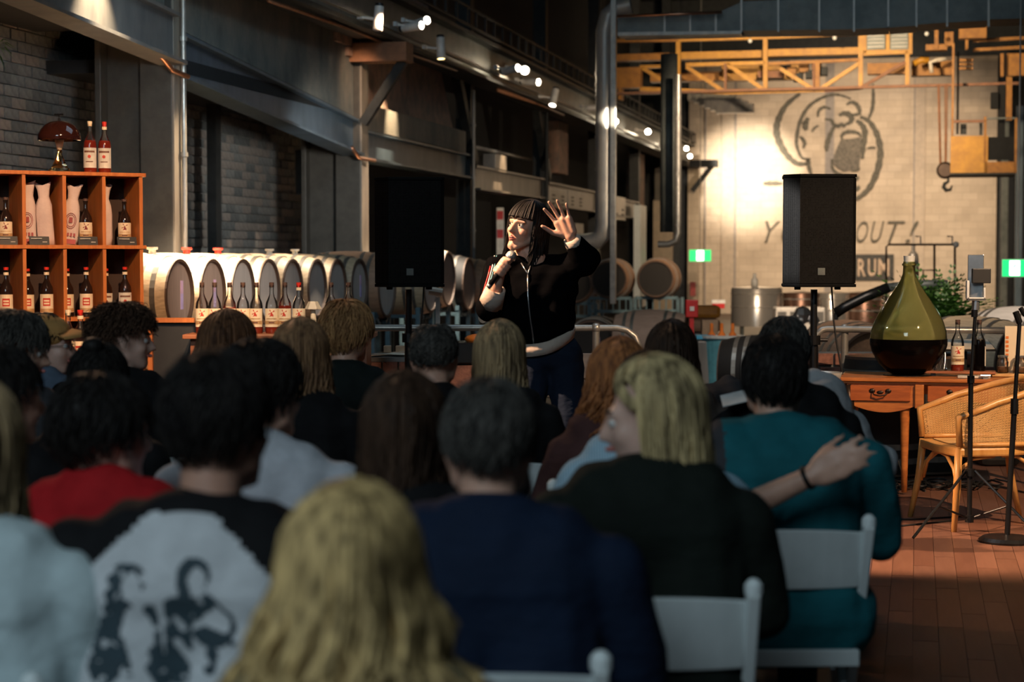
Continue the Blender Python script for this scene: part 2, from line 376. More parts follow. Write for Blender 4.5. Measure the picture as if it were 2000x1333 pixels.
def thing(name, label, cat, loc=(0, 0, 0), rotz=0, group=None, mx=None):
    o = bpy.data.objects.new(name, None); COL.objects.link(o); o.empty_display_size = .1
    o.location = loc; o.rotation_euler = (0, 0, rotz)
    if mx is not None: o.matrix_basis = mx
    o['label'] = label; o['category'] = cat
    if group: o['group'] = group
    return o
def tag(o, label, cat, group=None):
    o['label'] = label; o['category'] = cat
    if group: o['group'] = group
    return o
def struct(o, label, cat='structure'):
    o['kind'] = 'structure'; o['label'] = label; o['category'] = cat; return o
def dup(root, loc=None, rotz=None, label=None):
    r = root.copy(); COL.objects.link(r)
    if loc is not None: r.location = loc
    if rotz is not None: r.rotation_euler = (0, 0, rotz)
    if label: r['label'] = label
    for ch in list(root.children):
        c = ch.copy(); COL.objects.link(c); c.parent = r
        for g in ch.children:
            d = g.copy(); COL.objects.link(d); d.parent = c
    return r
def npmesh(name, v, q, m, parent=None, stuff=False):
    me = bpy.data.meshes.new(name); nv = len(v); nq = len(q); k = q.shape[1]
    me.vertices.add(nv); me.vertices.foreach_set('co', np.asarray(v, np.float32).ravel())
    me.loops.add(nq*k); me.loops.foreach_set('vertex_index', np.asarray(q, np.int32).ravel())
    me.polygons.add(nq); me.polygons.foreach_set('loop_start', np.arange(0, nq*k, k, dtype=np.int32))
    me.update(calc_edges=True); me.validate(); me.polygons.foreach_set('use_smooth', [True]*len(me.polygons))
    me.materials.append(M[m] if isinstance(m, str) else m)
    o = bpy.data.objects.new(name, me); COL.objects.link(o)
    if parent is not None: o.parent = parent
    if stuff: o['kind'] = 'stuff'
    return o
def ordinal(i): return ['first', 'second', 'third', 'fourth', 'fifth', 'sixth', 'seventh', 'eighth', 'ninth', 'tenth', 'eleventh', 'twelfth', 'thirteenth'][i]
# ================================================================ the hall
fl = MB().box((0, 22, -.06), (24, 60, .1)).build('floor', 'floor', mx=Matrix.Translation((0, 0, 0)))
fl.matrix_basis = ROOM @ Matrix.Translation((9, 2, 0)); struct(fl, 'brown wooden floor of the hall', 'floor')
fl['label'] = 'dark wooden hall floor under chairs and stage'
# planks of the floor in view at the right
k = 0; fi = IROOM @ fl.matrix_basis; protos = []
for i in range(4):
    b_ = MB().box((0, 0, -.006), (.098, .90, .014)); o = b_.build('plank', 'plank%d' % i, fl); protos.append(o)
pa0 = 5.3
used = [0]*4
for ia in range(26):
    for ib in range(11):
        a_ = pa0 + ia*.1; bb = 6.15 + ib*.905 + (ia % 3)*.3
        w_ = R(a_, bb, 0); px = 1000+F*w_.x/max(w_.y, .1)
        if px < 1560 or px > 2110 or w_.y < 5.9: continue
        j = (ia*7+ib*5+(ia*ib) % 3) % 4
        if used[j]: o = protos[j].copy(); COL.objects.link(o); o.parent = fl
        else: o = protos[j]; used[j] = 1
        o.location = (a_-9, bb-2, 0); k += 1
N_PLANKS = k
ce = MB().box((10, 24, 8.6), (34, 66, .2)).build('ceiling', 'black', mx=ROOM); struct(ce, 'black ceiling of the hall', 'ceiling')
# right side and end of the hall
we = MB().box((12, 51.75, 4.3), (30, .3, 8.6)).build('wall_end', 'dark', mx=ROOM); struct(we, 'dark end wall behind the painted wall', 'wall')
# painted wall
ms = ray(1345, 400, b=51.4).x; me_ = ray(1946, 400, b=51.4).x
mw = MB().box(((ms+me_)/2, 51.5, 3.4), (me_-ms, .2, 6.8)).build('wall_back', 'mural_wall', mx=ROOM @ Matrix.Identity(4)); struct(mw, 'pale block wall with painted shouting face', 'wall')
def pil(x0, x1, m_, th=.1, y0=0, nm='trim_1'):
    a0 = ray(x0, 400, b=51.4).x; a1 = ray(x1, 400, b=51.4).x
    return MB().box(((a0+a1)/2, 51.4-th/2, 3.4), (a1-a0, th, 6.8)).build('pilaster', m_, mw)
M['mural_dk'] = mat('grey_shaded_strip', (.33, .29, .25), .9, 0, (.26, .23, .2))
M['mural_mid'] = mat('sandy_pilaster', (.52, .42, .31), .9, 0, (.44, .36, .27))
pil(1611, 1628, 'mural_dk', .03); pil(1434, 1438, 'mural_dk', .06); pil(1376, 1379, 'mural_dk', .06); pil(1783, 1786, 'mural_dk', .06)  # the wide dark strip paints in a shadowed stretch of the wall
pil(1786, 1806, 'mural_mid', .05); pil(1409, 1434, 'mural_mid', .05)
# mural: painted strokes, 4 mm proud
mural = thing('mural', 'dark line painting of a shouting face with a wide open mouth on the pale wall', 'mural', mx=ROOM)
def mpt(zx, zy):                 # coordinates of a close-up of the wall -> wall point
    p = ray(1440+zx*.2925, 170+zy*.2925, b=51.33); return p
def stroke(name, pts, w0, m_='paint'):
    pp = [mpt(*p) for p in pts]
    # Catmull-Rom resample
    q = []
    e = [pp[0]]+pp+[pp[-1]]
    for i in range(1, len(e)-2):
        for s_ in range(6):
            t_ = s_/6; a, b, c, d = e[i-1], e[i], e[i+1], e[i+2]
            q.append(.5*((2*b)+(c-a)*t_+(2*a-5*b+4*c-d)*t_*t_+(3*b-a-3*c+d)*t_**3))
    q.append(pp[-1]); n = len(q); v = []; fs = []
    for i, p in enumerate(q):
        t_ = (q[min(i+1, n-1)]-q[max(i-1, 0)]); nn = Vector((-t_.z, 0, t_.x)).normalized()
        wd = w0*1.3*(.45+.55*math.sin(PI*min(1, max(0, (i+.5)/n)))) * (1+.15*math.sin(i*1.7))
        for dy in (-.004, 0): v += [p+nn*wd/2+Vector((0, dy, 0)), p-nn*wd/2+Vector((0, dy, 0))]
    for i in range(n-1):
        o = i*4; fs += [(o, o+1, o+5, o+4), (o+2, o+6, o+7, o+3), (o, o+4, o+6, o+2), (o+1, o+3, o+7, o+5)]
    MB().add(v, fs).build(name, m_, mural)
stroke('painted_line', [(420, 45), (330, 120), (280, 210), (262, 290), (285, 380), (340, 465), (400, 510), (468, 512)], .13)
stroke('painted_line', [(905, -20), (908, 70), (900, 150), (876, 215)], .08)
stroke('painted_line', [(500, 600), (478, 530), (474, 480), (470, 500)], .09)
stroke('painted_line', [(470, 480), (430, 470), (400, 400), (398, 340), (425, 220), (480, 130), (560, 75), (640, 52), (700, 58), (760, 80)], .07)
stroke('painted_line', [(420, 330), (440, 350), (452, 380), (438, 410)], .07)
stroke('painted_line', [(475, 205), (455, 250), (462, 290)], .12)
stroke('painted_line', [(440, 245), (470, 235)], .05)
stroke('painted_line', [(540, 200), (545, 160), (580, 135), (625, 148)], .07)
stroke('painted_line', [(585, 215), (630, 222), (640, 245), (668, 262), (700, 250), (712, 262), (735, 240)], .08)
stroke('painted_line', [(500, 300), (520, 270), (545, 258)], .05)
stroke('painted_line', [(680, 190), (720, 175), (760, 195), (762, 225), (735, 248)], .12)
stroke('painted_line', [(730, 120), (760, 102), (795, 115), (815, 150), (812, 180), (770, 185)], .09)
stroke('painted_line', [(600, 430), (598, 390), (620, 320), (650, 260)], .1)
stroke('painted_line', [(795, 225), (830, 250), (852, 300), (842, 400), (835, 480)], .12)
stroke('painted_line', [(820, 200), (880, 230), (930, 310), (955, 420), (940, 540), (890, 660), (830, 725), (770, 758)], .13)
stroke('painted_line', [(632, 480), (640, 550), (690, 585), (750, 590)], .07)
stroke('painted_line', [(700, 350), (700, 320), (740, 300), (800, 305), (828, 330)], .08)
stroke('painted_line', [(750, 600), (790, 612), (812, 600)], .09)
stroke('painted_line', [(752, 675), (800, 680), (812, 660)], .09)
stroke('painted_line', [(760, 560), (800, 555), (820, 540)], .05)
stroke('painted_line', [(865, 410), (900, 405), (925, 408)], .05)
stroke('painted_line', [(175, 643), (230, 641), (300, 643)], .08)
mouth = [(692, 350), (760, 345), (828, 333), (826, 420), (815, 545), (760, 556), (712, 566), (672, 545), (640, 510), (645, 460), (668, 400)]
pm = [mpt(*p) for p in mouth]
MB().add([p+Vector((0, dy, 0)) for dy in (0, -.004) for p in pm], [tuple(range(11)), tuple(range(21, 10, -1))]+[(i, (i+1) % 11, 11+(i+1) % 11, 11+i) for i in range(11)]).build('painted_mouth', 'paint_mouth', mural)
def text(name, body, m_, parent, mx, size, shear=0, ext=.004, space=1.0, off=0, align='LEFT'):
    c = bpy.data.curves.new(name, 'FONT'); c.body = body; c.size = size; c.shear = shear; c.extrude = ext
    c.space_character = space; c.offset = off; c.align_x = align; c.resolution_u = 3
    o = bpy.data.objects.new(name, c); COL.objects.link(o)
    dg = bpy.context.evaluated_depsgraph_get(); me = bpy.data.meshes.new_from_object(o.evaluated_get(dg))
    bpy.data.objects.remove(o); bpy.data.curves.remove(c)
    me.materials.clear(); me.materials.append(M[m_]); n = bpy.data.objects.new(name, me); COL.objects.link(n)
    if parent is not None: n.parent = parent
    n.matrix_basis = mx; return n
def fit(o, x0, x1, y0, y1, b):      # scale lettering to the stretch of wall it covers
    p0 = ray(x0, y1, b=b); p1 = ray(x1, y0, b=b); vs = [v.co for v in o.data.vertices]
    mnx, mxx = min(v.x for v in vs), max(v.x for v in vs); mny, mxy = min(v.y for v in vs), max(v.y for v in vs)
    sx = (p1.x-p0.x)/(mxx-mnx); sy = (p1.z-p0.z)/(mxy-mny)
    for v in o.data.vertices: v.co = (p0.x+(v.co.x-mnx)*sx, b-v.co.z, p0.z+(v.co.y-mny)*sy)
sl = thing('painted_slogan', 'slanting dark painted capitals reading YOU SHOUT! below the face', 'lettering', mx=ROOM)
for ch, x0, x1 in (('Y', 1494, 1524), ('O', 1527, 1552), ('U', 1555, 1582), ('S', 1606, 1630), ('H', 1644, 1672), ('O', 1672, 1696), ('U', 1700, 1727), ('T', 1733, 1768), ('!', 1768, 1794)):
    t_ = text('letter', ch, 'paint', sl, Matrix(), 1, .38, .01, off=-.006); fit(t_, x0, x1, 432, 474, 51.34)
sg = thing('painted_sign', 'painted black panel with sand coloured block letters L RUM, low on the pale wall', 'sign', mx=ROOM)
M['paint_panel'] = mat('panel_paint', (.045, .045, .04), .9, 0, (.075, .07, .06)); M['sand'] = mat('sand_paint', (.62, .46, .32), .9)
p0 = ray(1600, 548, b=51.36); p1 = ray(1746, 497, b=51.36)
MB().box(((p0.x+p1.x)/2, 51.36, (p0.z+p1.z)/2), (p1.x-p0.x, .02, p1.z-p0.z)).build('panel', 'paint_panel', sg)
for ch, x0, x1 in (('L', 1657, 1667), ('R', 1675, 1691), ('U', 1695, 1711), ('M', 1715, 1737)):
    t_ = text('letter', ch, 'sand', sg, Matrix(), 1, 0, .01, off=.02); fit(t_, x0, x1, 506, 540, 51.33)

# ---- left side: columns, beams, recess walls
CB = [5.59+5.49*i for i in range(9)]      # far corners of columns: 11.08, 16.57, 22.06 ...
CB = [11.08, 16.57, 22.06, 27.55, 33.04, 38.53, 44.02, 49.5]
names = ['second', 'third']
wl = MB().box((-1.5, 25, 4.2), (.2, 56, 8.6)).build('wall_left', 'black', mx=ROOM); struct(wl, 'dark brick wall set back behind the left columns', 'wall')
def brickwall(b0, b1, z0, z1, a, mats, parent, bw=.26, bh=.098, lim=290):
    prots = []
    for m_ in mats:
        o = MB().box((0, 0, 0), (.03, bw-.014, bh-.013)).build('brick', m_, parent, bevel=0); prots.append(o)
    first = [True]*len(mats); n = 0; rnd = random.Random(3); rest = MB()
    rows = int((z1-z0)/bh); cols = int((b1-b0)/bw)
    for r in range(rows):
        for c in range(cols):
            loc = (a+.012*rnd.random(), b0+(c+.5*(r % 2))*bw, z0+(r+.5)*bh); j = rnd.randrange(len(mats))
            if n >= lim: rest.box(loc, (.03, bw-.014, bh-.013)); continue
            if first[j]: o = prots[j]; first[j] = False
            else: o = prots[j].copy(); COL.objects.link(o); o.parent = parent
            o.location = loc; n += 1
    if rest.v: rest.build('brick', mats[0], parent, stuff=True)
bm3 = ['brick_a', 'brick_b', 'brick_c', 'brick_a']
wr = MB().box((-1.38, 16.4, 3.0), (.04, 6.0, 3.0)).build('wall_recess', 'mortar', mx=ROOM); struct(wr, 'grey brick wall in the bay above the shelf', 'wall')
brickwall(15.55, 18.9, 2.0, 3.65, -1.355, bm3, wr)
wr2 = MB().box((-1.38, 22.6, 2.4), (.04, 6.2, 3.4)).build('wall_recess', 'mortar', mx=ROOM); struct(wr2, 'grey brick wall in the bay above the barrels', 'wall')
brickwall(19.8, 24.3, 1.62, 3.2, -1.355, ['brick_c', 'brick_a', 'brick_b', 'brick_c'], wr2)
# column at the bay, thin dark upright and grey post in the bays
def column(i, nm, lab):
    b = CB[i]; o = MB().box((-.17, b-.13, 4.2), (.30, .26, 8.4)).box((-.5, b-.10, 4.2), (.4, .08, 8.4)).box((-.7, b-.13, 4.2), (.06, .30, 8.4)).build('column', 'column_shade', mx=ROOM, bevel=.01)
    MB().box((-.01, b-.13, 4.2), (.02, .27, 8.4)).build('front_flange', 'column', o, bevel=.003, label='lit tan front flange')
    return struct(o, lab, 'column')
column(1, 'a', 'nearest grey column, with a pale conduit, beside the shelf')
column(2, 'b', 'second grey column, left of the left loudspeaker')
for i in (3, 4, 5, 6, 7):
    o = MB().box((-.16, CB[i]-.13, 4.2), (.22, .22, 8.4)).build('column', 'dark', mx=ROOM); struct(o, '%s dark column along the left side' % ordinal(i), 'column')
for x, y0, y1, wd, m_, nm, lab in ((412, 200, 520, .16, 'dark', 'post', 'dark upright steel post before the brick bay above barrels'), ):
    p = ray(x+6, 300, a=-1.1); o = MB().box((-1.1, p.y, 2.1), (.1, .16, 4.2)).build(nm, m_, mx=ROOM); struct(o, lab, 'post')
# conduit on first column
def conduit(x, a, r, z0, z1, m_, lab, nm='conduit', cat='pipe', clips=()):
    p = ray(x, 300, a=a); o = MB().tube([(a, p.y, z0), (a, p.y, z1)], r, 12)
    for zc in clips: o.tube([(a, p.y, zc-.02), (a, p.y, zc+.02)], r*1.5, 12)
    o = o.build(nm, m_, mx=ROOM, smooth=False); smooth_by_angle(o); return tag(o, lab, cat)
conduit(360, .035, .022, .1, 8.4, 'rail', 'pale vertical conduit on the nearest grey column', clips=(2.4, 3.4, 4.6))
conduit(925, .04, .026, 0, 3.9, 'grey_steel', 'thin grey vertical pipe right of the left loudspeaker', clips=(3.4, 2.7, 1.9))
conduit(1068, .04, .03, 0, 4.0, 'dark', 'dark vertical pipe behind the raised hand')
# copper clips strung across column faces
for x, y, lab in ((336, 137, 'copper pipe end on the nearest column'), (700, 308, 'copper pipe end on the second column')):
    p = ray(x, y, a=.03); q = ray(x+32, y+ (13 if x < 500 else 6), a=.09)
    o = MB().tube([p+Vector((0, -.25, .1)), p, q], .022, 8).build('copper_pipe', 'copper', mx=ROOM, smooth=True); tag(o, lab, 'pipe')
# beams
def beam(b0, b1, z0, z1, h, lab, m_='blue_steel', a=-.1):
    t_ = thing('steel_beam', lab, 'beam', mx=ROOM); t_['kind'] = 'structure'
    def sl_(aa, wa, zo, th, nm):
        MB().add([(aa-wa/2, b0, z0+zo), (aa+wa/2, b0, z0+zo), (aa+wa/2, b0, z0+zo+th), (aa-wa/2, b0, z0+zo+th), (aa-wa/2, b1, z1+zo), (aa+wa/2, b1, z1+zo), (aa+wa/2, b1, z1+zo+th), (aa-wa/2, b1, z1+zo+th)],
                 [(0, 1, 2, 3), (7, 6, 5, 4), (0, 4, 5, 1), (1, 5, 6, 2), (2, 6, 7, 3), (3, 7, 4, 0)]).build(nm, m_, t_)
    sl_(a, .26, 0, .03, 'bottom_flange'); sl_(a-.02, .03, .03, h-.05, 'web'); sl_(a, .14, h-.03, .03, 'top_flange')
    return t_
beam(10.5, 16.30, 3.50, 3.16, .44, 'nearest beam with a warm lit patch, above the bottle shelf', 'grey_steel', .0)
beam(16.6, 21.80, 3.06, 2.68, .42, 'long slate blue steel beam between the two nearest columns')
beam(22.07, 27.3, 2.64, 2.64, .36, 'blue steel beam with a warm lit patch above the left loudspeaker', 'blue_steel')
beam(27.6, 32.8, 2.50, 2.52, .36, 'short steel beam with an orange lit patch above the performer', 'grey_steel')
beam(33.1, 38.3, 2.42, 2.42, .42, 'pale steel beam behind the raised hand', 'grey_steel')
beam(38.6, 43.8, 2.4, 2.4, .4, 'far steel beam beyond the round duct', 'grey_steel')
# wall panels above the beams
def panel(b0, b1, z0a, z0b, z1, a, m_, lab, nm='wall_panel'):
    o = MB().add([(a-.25, b0, z0a), (a, b0, z0a), (a, b0, z1), (a-.25, b0, z1), (a-.25, b1, z0b), (a, b1, z0b), (a, b1, z1), (a-.25, b1, z1)],
                 [(0, 1, 2, 3), (7, 6, 5, 4), (0, 4, 5, 1), (1, 5, 6, 2), (2, 6, 7, 3), (3, 7, 4, 0)]).build(nm, m_, mx=ROOM)
    return struct(o, lab, 'wall')
panel(10.5, 16.3, 3.96, 3.66, 5.6, -.08, 'concrete', 'rough concrete wall above the nearest beam')
panel(16.6, 21.8, 3.52, 3.14, 5.2, -.1, 'concrete', 'stained concrete wall above the long blue beam')
panel(22.07, 26.9, 3.0, 3.0, 3.3, -.02, 'concrete_lintel', 'concrete lintel above the left loudspeaker')
o = MB().prism([(22.07, 3.3), (26.6, 3.3), (25.2, 4.9), (22.07, 4.9)], .15, Matrix(((0, 0, 1, -.28), (1, 0, 0, 0), (0, 1, 0, 0), (0, 0, 0, 1)))).build('wall_panel', 'pinkbrick', mx=ROOM); struct(o, 'pinkish brick infill under the walkway beside the second column', 'wall')
# exposed bricks at the top right of the stained wall
ex = MB(); rnd = random.Random(5)
eb = thing('exposed_brickwork', 'patch of pinkish exposed bricks at the end of the stained concrete wall', 'brickwork', mx=ROOM); eb['kind'] = 'structure'
pb = MB().box((0, 0, 0), (.05, .27, .10)).build('brick', 'pinkbrick', eb); fst = True
for r in range(13):
    for c in range(10):
        zz = 3.62+r*.115; b_ = 21.62-c*.285-(r % 2)*.14
        if zz < 3.62+.1*c+rnd.random()*.25 or zz > 5.0: continue
        if fst: o = pb; fst = False
        else: o = pb.copy(); COL.objects.link(o); o.parent = eb
        o.location = (-.085+rnd.random()*.012, b_, zz)
# recess soffits
o = MB().box((-.75, 13.4, 3.55), (1.3, 6.0, .12)).box((-.75, 20.6, 3.2), (1.3, 8.0, .12)).build('ceiling', 'black', mx=ROOM); struct(o, 'dark soffit of the side bays', 'ceiling')
for i, (x, y0, y1) in enumerate(((1100, 240, 340), (1250, 300, 425), (1300, 330, 440))):
    p = ray(x, y0, a=-.3); q = ray(x, y1, a=-.3)
    o = MB().box((-.4, p.y, (p.z+q.z)/2), (.2, (1.0, 1.5, 1.2)[i], p.z-q.z)).build('wall_panel', 'pinkbrick' if i < 2 else 'concrete_lintel', mx=ROOM); struct(o, ('pinkish masonry pier above the raised hand', 'narrow pale pier between the two round ducts', 'far grey pier right of the second duct')[i], 'wall')
# bracket and braces under the walkway
t_ = thing('bracket', 'rust brown steel bracket on top of the second column', 'bracket', mx=ROOM); t_['kind'] = 'structure'
p = ray(700, 70, a=.2); q = ray(700, 108, a=.2); bz = (p.z+q.z)/2; bh = p.z-q.z
MB().box((.1, 21.8, bz), (.95, .3, bh)).build('arm', 'brown_steel', t_); MB().bar((.5, 21.8, bz-.1), (.02, 21.8, bz-.8), .1, .1).build('brace', 'dark', t_)
MB().box((-.3, 21.5, bz-.35), (.2, .5, .5)).build('cheek_plate', 'brown_steel', t_)
for bb, lab in ((27.3, 'dark diagonal brace beyond the second column'), (32.8, 'dark diagonal brace above the performer')):
    o = MB().bar((-.05, bb-.9, 4.15), (-.05, bb+.2, 2.9), .12, .16).build('diagonal_brace', 'dark', mx=ROOM); tag(o, lab, 'brace')
# red pipe
p = [ray(905, 190, a=-.2), ray(910, 240, a=-.2), ray(922, 290, a=-.2), ray(912, 345, a=-.2)]
o = MB().tube(p, .035, 8).build('red_pipe', 'red_pipe', mx=ROOM, smooth=True); tag(o, 'dull red pipe hanging beside the thin grey pipe', 'pipe')
for lab, pts, r, m_ in (('dark red pipe running along under the walkway', [ray(524, 1, a=.25), ray(700, 62, a=.25), ray(780, 98, a=.25), ray(892, 138, a=.25)], .02, 'brown_steel'),
    ('short red pipe below the middle of the walkway', [ray(972, 176, a=.25), ray(1060, 206, a=.25), ray(1100, 224, a=.25)], .03, 'brown_steel'),
    ('grey shelf rail behind the thin grey pipe', [ray(930, 288, a=-.2), ray(1036, 312, a=-.2)], .03, 'grey_steel')):
    o = MB().tube(pts, r, 6).build('pipe_run', m_, mx=ROOM, smooth=True); tag(o, lab, 'pipe')
# wall boxes
def wbox(x0, x1, y0, y1, a, lab, m_, nm, cat, dep=.3):
    p = ray(x0, y0, a=a); q = ray(x1, y1, a=a); b0, b1 = min(p.y, q.y), max(p.y, q.y)
    z1 = p.z; z0 = ray((x0+x1)/2, y1, a=a).z
    t_ = thing(nm, lab, cat, mx=ROOM @ Matrix.Translation((a, (b0+b1)/2, z0)))
    MB().box((-dep/2, 0, (z1-z0)/2), (dep, b1-b0, z1-z0)).build('case', m_, t_, bevel=.01)
    return t_, b1-b0, z1-z0
t_, w_, h_ = wbox(604, 627, 292, 381, -.75, 'pale grey sided cabinet hung in the brick bay behind the barrels', 'chair_white', 'wall_cabinet', 'cabinet', .05)
bpy.data.objects.remove(t_.children[0])
MB().box((0, 0, h_/2), (.34, w_, h_)).build('case', 'grey_steel', t_, bevel=.01)
MB().box((0, -w_/2-.008, h_/2), (.33, .012, h_-.02)).build('door', 'dark', t_); MB().tube([(0, 0, -1.5), (0, 0, 0)], .05, 12).build('duct', 'silver', t_, smooth=True)
def lowbox(x0, x1, y0, y1, lab, nm='switch_box', slots=0, m_='grey_steel'):
    t_, w_, h_ = wbox(x0, x1, y0, y1, -.02, lab, m_, nm, 'box', .2)
    for i in range(slots):
        MB().box((.003, (-w_/4 if i % 2 else w_/4), h_*(.25+.2*(i//2))), (.006, w_*.14, h_*.07)).build('slot', 'black', t_)
lowbox(1072, 1108, 366, 408, 'slotted grey box on the left, behind the raised hand', slots=6)
lowbox(1110, 1142, 372, 410, 'slotted grey box on the right, behind the raised hand', slots=6)
lowbox(1198, 1222, 382, 430, 'pale box right of the big round duct', slots=3, m_='galv')
lowbox(968, 990, 300, 332, 'small grey canister on the ledge behind the grey pipe')
lowbox(1148, 1168, 460, 495, 'blue grey box under the duct elbow', m_='blue_steel')
lowbox(1124, 1140, 436, 472, 'grey box behind the raised elbow')
# white panel column at 1240
p = ray(1250, 490, a=.1); o = MB().box((.1, p.y, 1.55), (.15, .95, 2.3)).build('pale_cabinet', 'chair_white', mx=ROOM); tag(o, 'tall pale cabinet standing left of the dark barrel', 'cabinet')
p = ray(1295, 500, b=49); o = MB().box((p.x, 49, 1.3), (.5, .15, 3.4)).build('door_frame', 'mural_mid', mx=ROOM); tag(o, 'sandy upright frame left of the left green exit sign', 'frame')
p = ray(1345, 540, b=49.5); o = MB().box((p.x+.12, 49.5, 2.1), (.28, .2, 4.2)).build('pale_pillar', 'mural_wall', mx=ROOM); struct(o, 'pale pillar under the left green exit sign', 'pillar')
o = MB().box((8.75, 50.6, 3.4), (.5, .5, 6.8)).build('column', 'black', mx=ROOM); struct(o, 'black column at the right edge of the painted wall', 'column')
for i, x in enumerate((1962, 1990)):
    p = ray(x, 400, b=48); o = MB().box((p.x, 48, 2.6), (.16, .2, 5.2)).build('column', 'blue_steel' if i else 'galv_dark', mx=ROOM); struct(o, ('slim grey upright right of the painted wall', 'blue grey upright at the right edge of the picture')[i], 'column')

# ---- walkway (crane runway)
t_ = thing('runway_girder', 'long dark crane runway with a side rail running along the left wall', 'girder', mx=ROOM); t_['kind'] = 'structure'
MB().box((.18, 30, 4.02), (.40, 46, .05)).build('bottom_flange', 'dark', t_)
MB().box((.18, 30, 4.28), (.04, 46, .5)).build('web', 'galv_dark', t_); MB().box((.18, 30, 4.54), (.34, 46, .05)).build('top_flange', 'dark', t_)
MB().box((.42, 30, 4.10), (.05, 46, .04)).build('lamp_track', 'grey_steel', t_)
cr = thing('cable_ladder', 'dark cable ladder above the runway girder', 'cable tray', mx=ROOM); cr['kind'] = 'structure'
for zz in (4.62, 4.86): MB().box((.36, 30, zz), (.03, 46, .03)).build('side_rail', 'dark', cr)
rg = MB().box((0, 0, 0), (.03, .04, .24)).build('rung', 'dark', cr); rg.location = (.36, 10, 4.74)
for i in range(1, 76):
    o = rg.copy(); COL.objects.link(o); o.parent = cr; o.location = (.36, 10+i*.55, 4.74)

# ---- track spotlights
def track_lamp(x, y, aim, lab, lit='lens', sc=1.0, a=.62):
    p = ray(x, y, a=a); t_ = thing('track_spotlight', lab, 'spotlight', mx=ROOM @ Matrix.Translation(p)); t_['group'] = 'track spotlights along the runway'
    d = Vector(aim).normalized(); q = d.to_track_quat('Z', 'Y').to_matrix()
    MB().lathe([(.0, -.14), (.05, -.14), (.052, .12), (.046, .12), (.044, .08), (0, .08)], 20, rot=q*1).build('body', 'lampw', t_, smooth=False)
    b_ = MB().lathe([(0, .082), (.043, .082), (.043, .088), (0, .088)], 20, rot=q).build('lens', lit if lit else 'black', t_)
    MB().lathe([(.0, -.17), (.046, -.17), (.048, -.14), (0, -.14)], 20, rot=q).build('end_cap', 'pole_black', t_)
    MB().bar((0, 0, 0), (-(a-.42), 0, .03), .025, .025).box((-(a-.42), 0, .03), (.04, .12, .05)).build('bracket', 'lampw', t_)
    for c in t_.children: c.scale = (sc,)*3
    return p
lamps = [(739, 38, (-.05, -.1, -1), 'unlit white spotlight pointing down, nearest of the row', None, 1.0),
 (807, 52, (.9, -.35, .05), 'lit spotlight facing right, lower of the near pair', 'lens', 1.0),
 (822, 44, (.8, -.6, .12), 'lit spotlight facing right, upper of the near pair', 'lens', 1.0),
 (861, 96, (.06, -.1, -1), 'white spotlight pointing straight down with an amber rim', 'lens_dim', 1.0),
 (999, 136, (.85, -.5, .1), 'lit spotlight tilted right, first of the middle three', 'lens', 1.1),
 (1026, 138, (.15, -1, -.08), 'brightest spotlight of the middle three, facing the camera', 'lens', 1.3),
 (1038, 160, (.9, -.4, -.1), 'low lit spotlight of the middle three', 'lens', 1.1),
 (1082, 192, (-.1, -.45, -.9), 'lit spotlight tilted down between the middle three and the duct', 'lens', 1.1),
 (1160, 211, (-1, -.2, 0), 'unlit white spotlight just left of the round duct', None, 1.1),
 (1203, 237, (.1, -1, -.1), 'lit spotlight just right of the round duct', 'lens', 1.1),
 (1266, 257, (.1, -1, -.1), 'lit spotlight midway between the two ducts', 'lens', 1.25),
 (1304, 286, (.1, -1, -.2), 'lit spotlight left of the second duct', 'lens', 1.3),
 (1341, 290, (.1, -1, -.1), 'upper small lit spotlight right of the second duct', 'lens', 1.1),
 (1347, 305, (.2, -1, -.1), 'middle small lit spotlight right of the second duct', 'lens', 1.1),
 (1365, 316, (.1, -1, -.2), 'farthest small lit spotlight at the end of the row', 'lens', 1.0)]
for x, y, aim, lab, lit, sc in lamps: track_lamp(x, y, aim, lab, lit, sc)

# ---- ducts
def tube_room(name, pts, r, m_, lab, cat, n=20, ribs=()):
    t_ = thing(name, lab, cat, mx=ROOM); o = MB().tube(pts, r, n).build('pipe', m_, t_); smooth_by_angle(o)
    for (c, ax) in ribs:
        q = Vector(ax).normalized().to_track_quat('Z', 'Y').to_matrix()
        o = MB().lathe([(r*.9, -.02), (r*1.07, -.02), (r*1.07, .02), (r*.9, .02)], n, c, q).build('seam_ring', m_, t_, smooth=False)
    return t_
bD = 25.5; pt = ray(1181, 60, b=bD); pb_ = ray(1181, 440, b=bD)
zs = [ray(1181, y, b=bD).z for y in (144, 165, 190, 244, 268, 330, 382, 425)]
tube_room('round_duct', [(pt.x+.35, bD, pt.z+.33), (pt.x+.18, bD, pt.z+.30), (pt.x+.05, bD, pt.z+.2), (pt.x, bD, pt.z), (pt.x, bD, pb_.z), (pt.x-.02, bD, pb_.z-.12), (pt.x-.10, bD+.02, pb_.z-.2), (pt.x-.25, bD+.04, pb_.z-.23), (pt.x-.42, bD+.04, pb_.z-.23)], .118, 'galv', 'big round galvanised duct with a bright lit spot behind the performer', 'duct', 24, [((pt.x, bD, z_), (0, 0, 1)) for z_ in zs])
p = ray(1198, 300, b=bD-.1); o = MB().box((p.x, bD-.1, 3.0), (.075, .075, 4.2)).build('square_post', 'rail', mx=ROOM, bevel=.005); tag(o, 'square pale post fixed to the right side of the big round duct', 'post')
p = ray(1324, 185, b=29); q = ray(1324, 455, b=29)
zs = [ray(1324, y, b=29).z for y in (232, 340, 440)]
tube_room('thin_duct', [(p.x, 29, p.z+.3), (q.x, 29, q.z), (q.x-.03, 29, q.z-.12), (q.x-.14, 29, q.z-.17), (q.x-.3, 29, q.z-.17)], .052, 'rail', 'thin pale vertical pipe with an elbow left of the painted wall', 'pipe', 16, [((p.x, 29, z_), (0, 0, 1)) for z_ in zs])
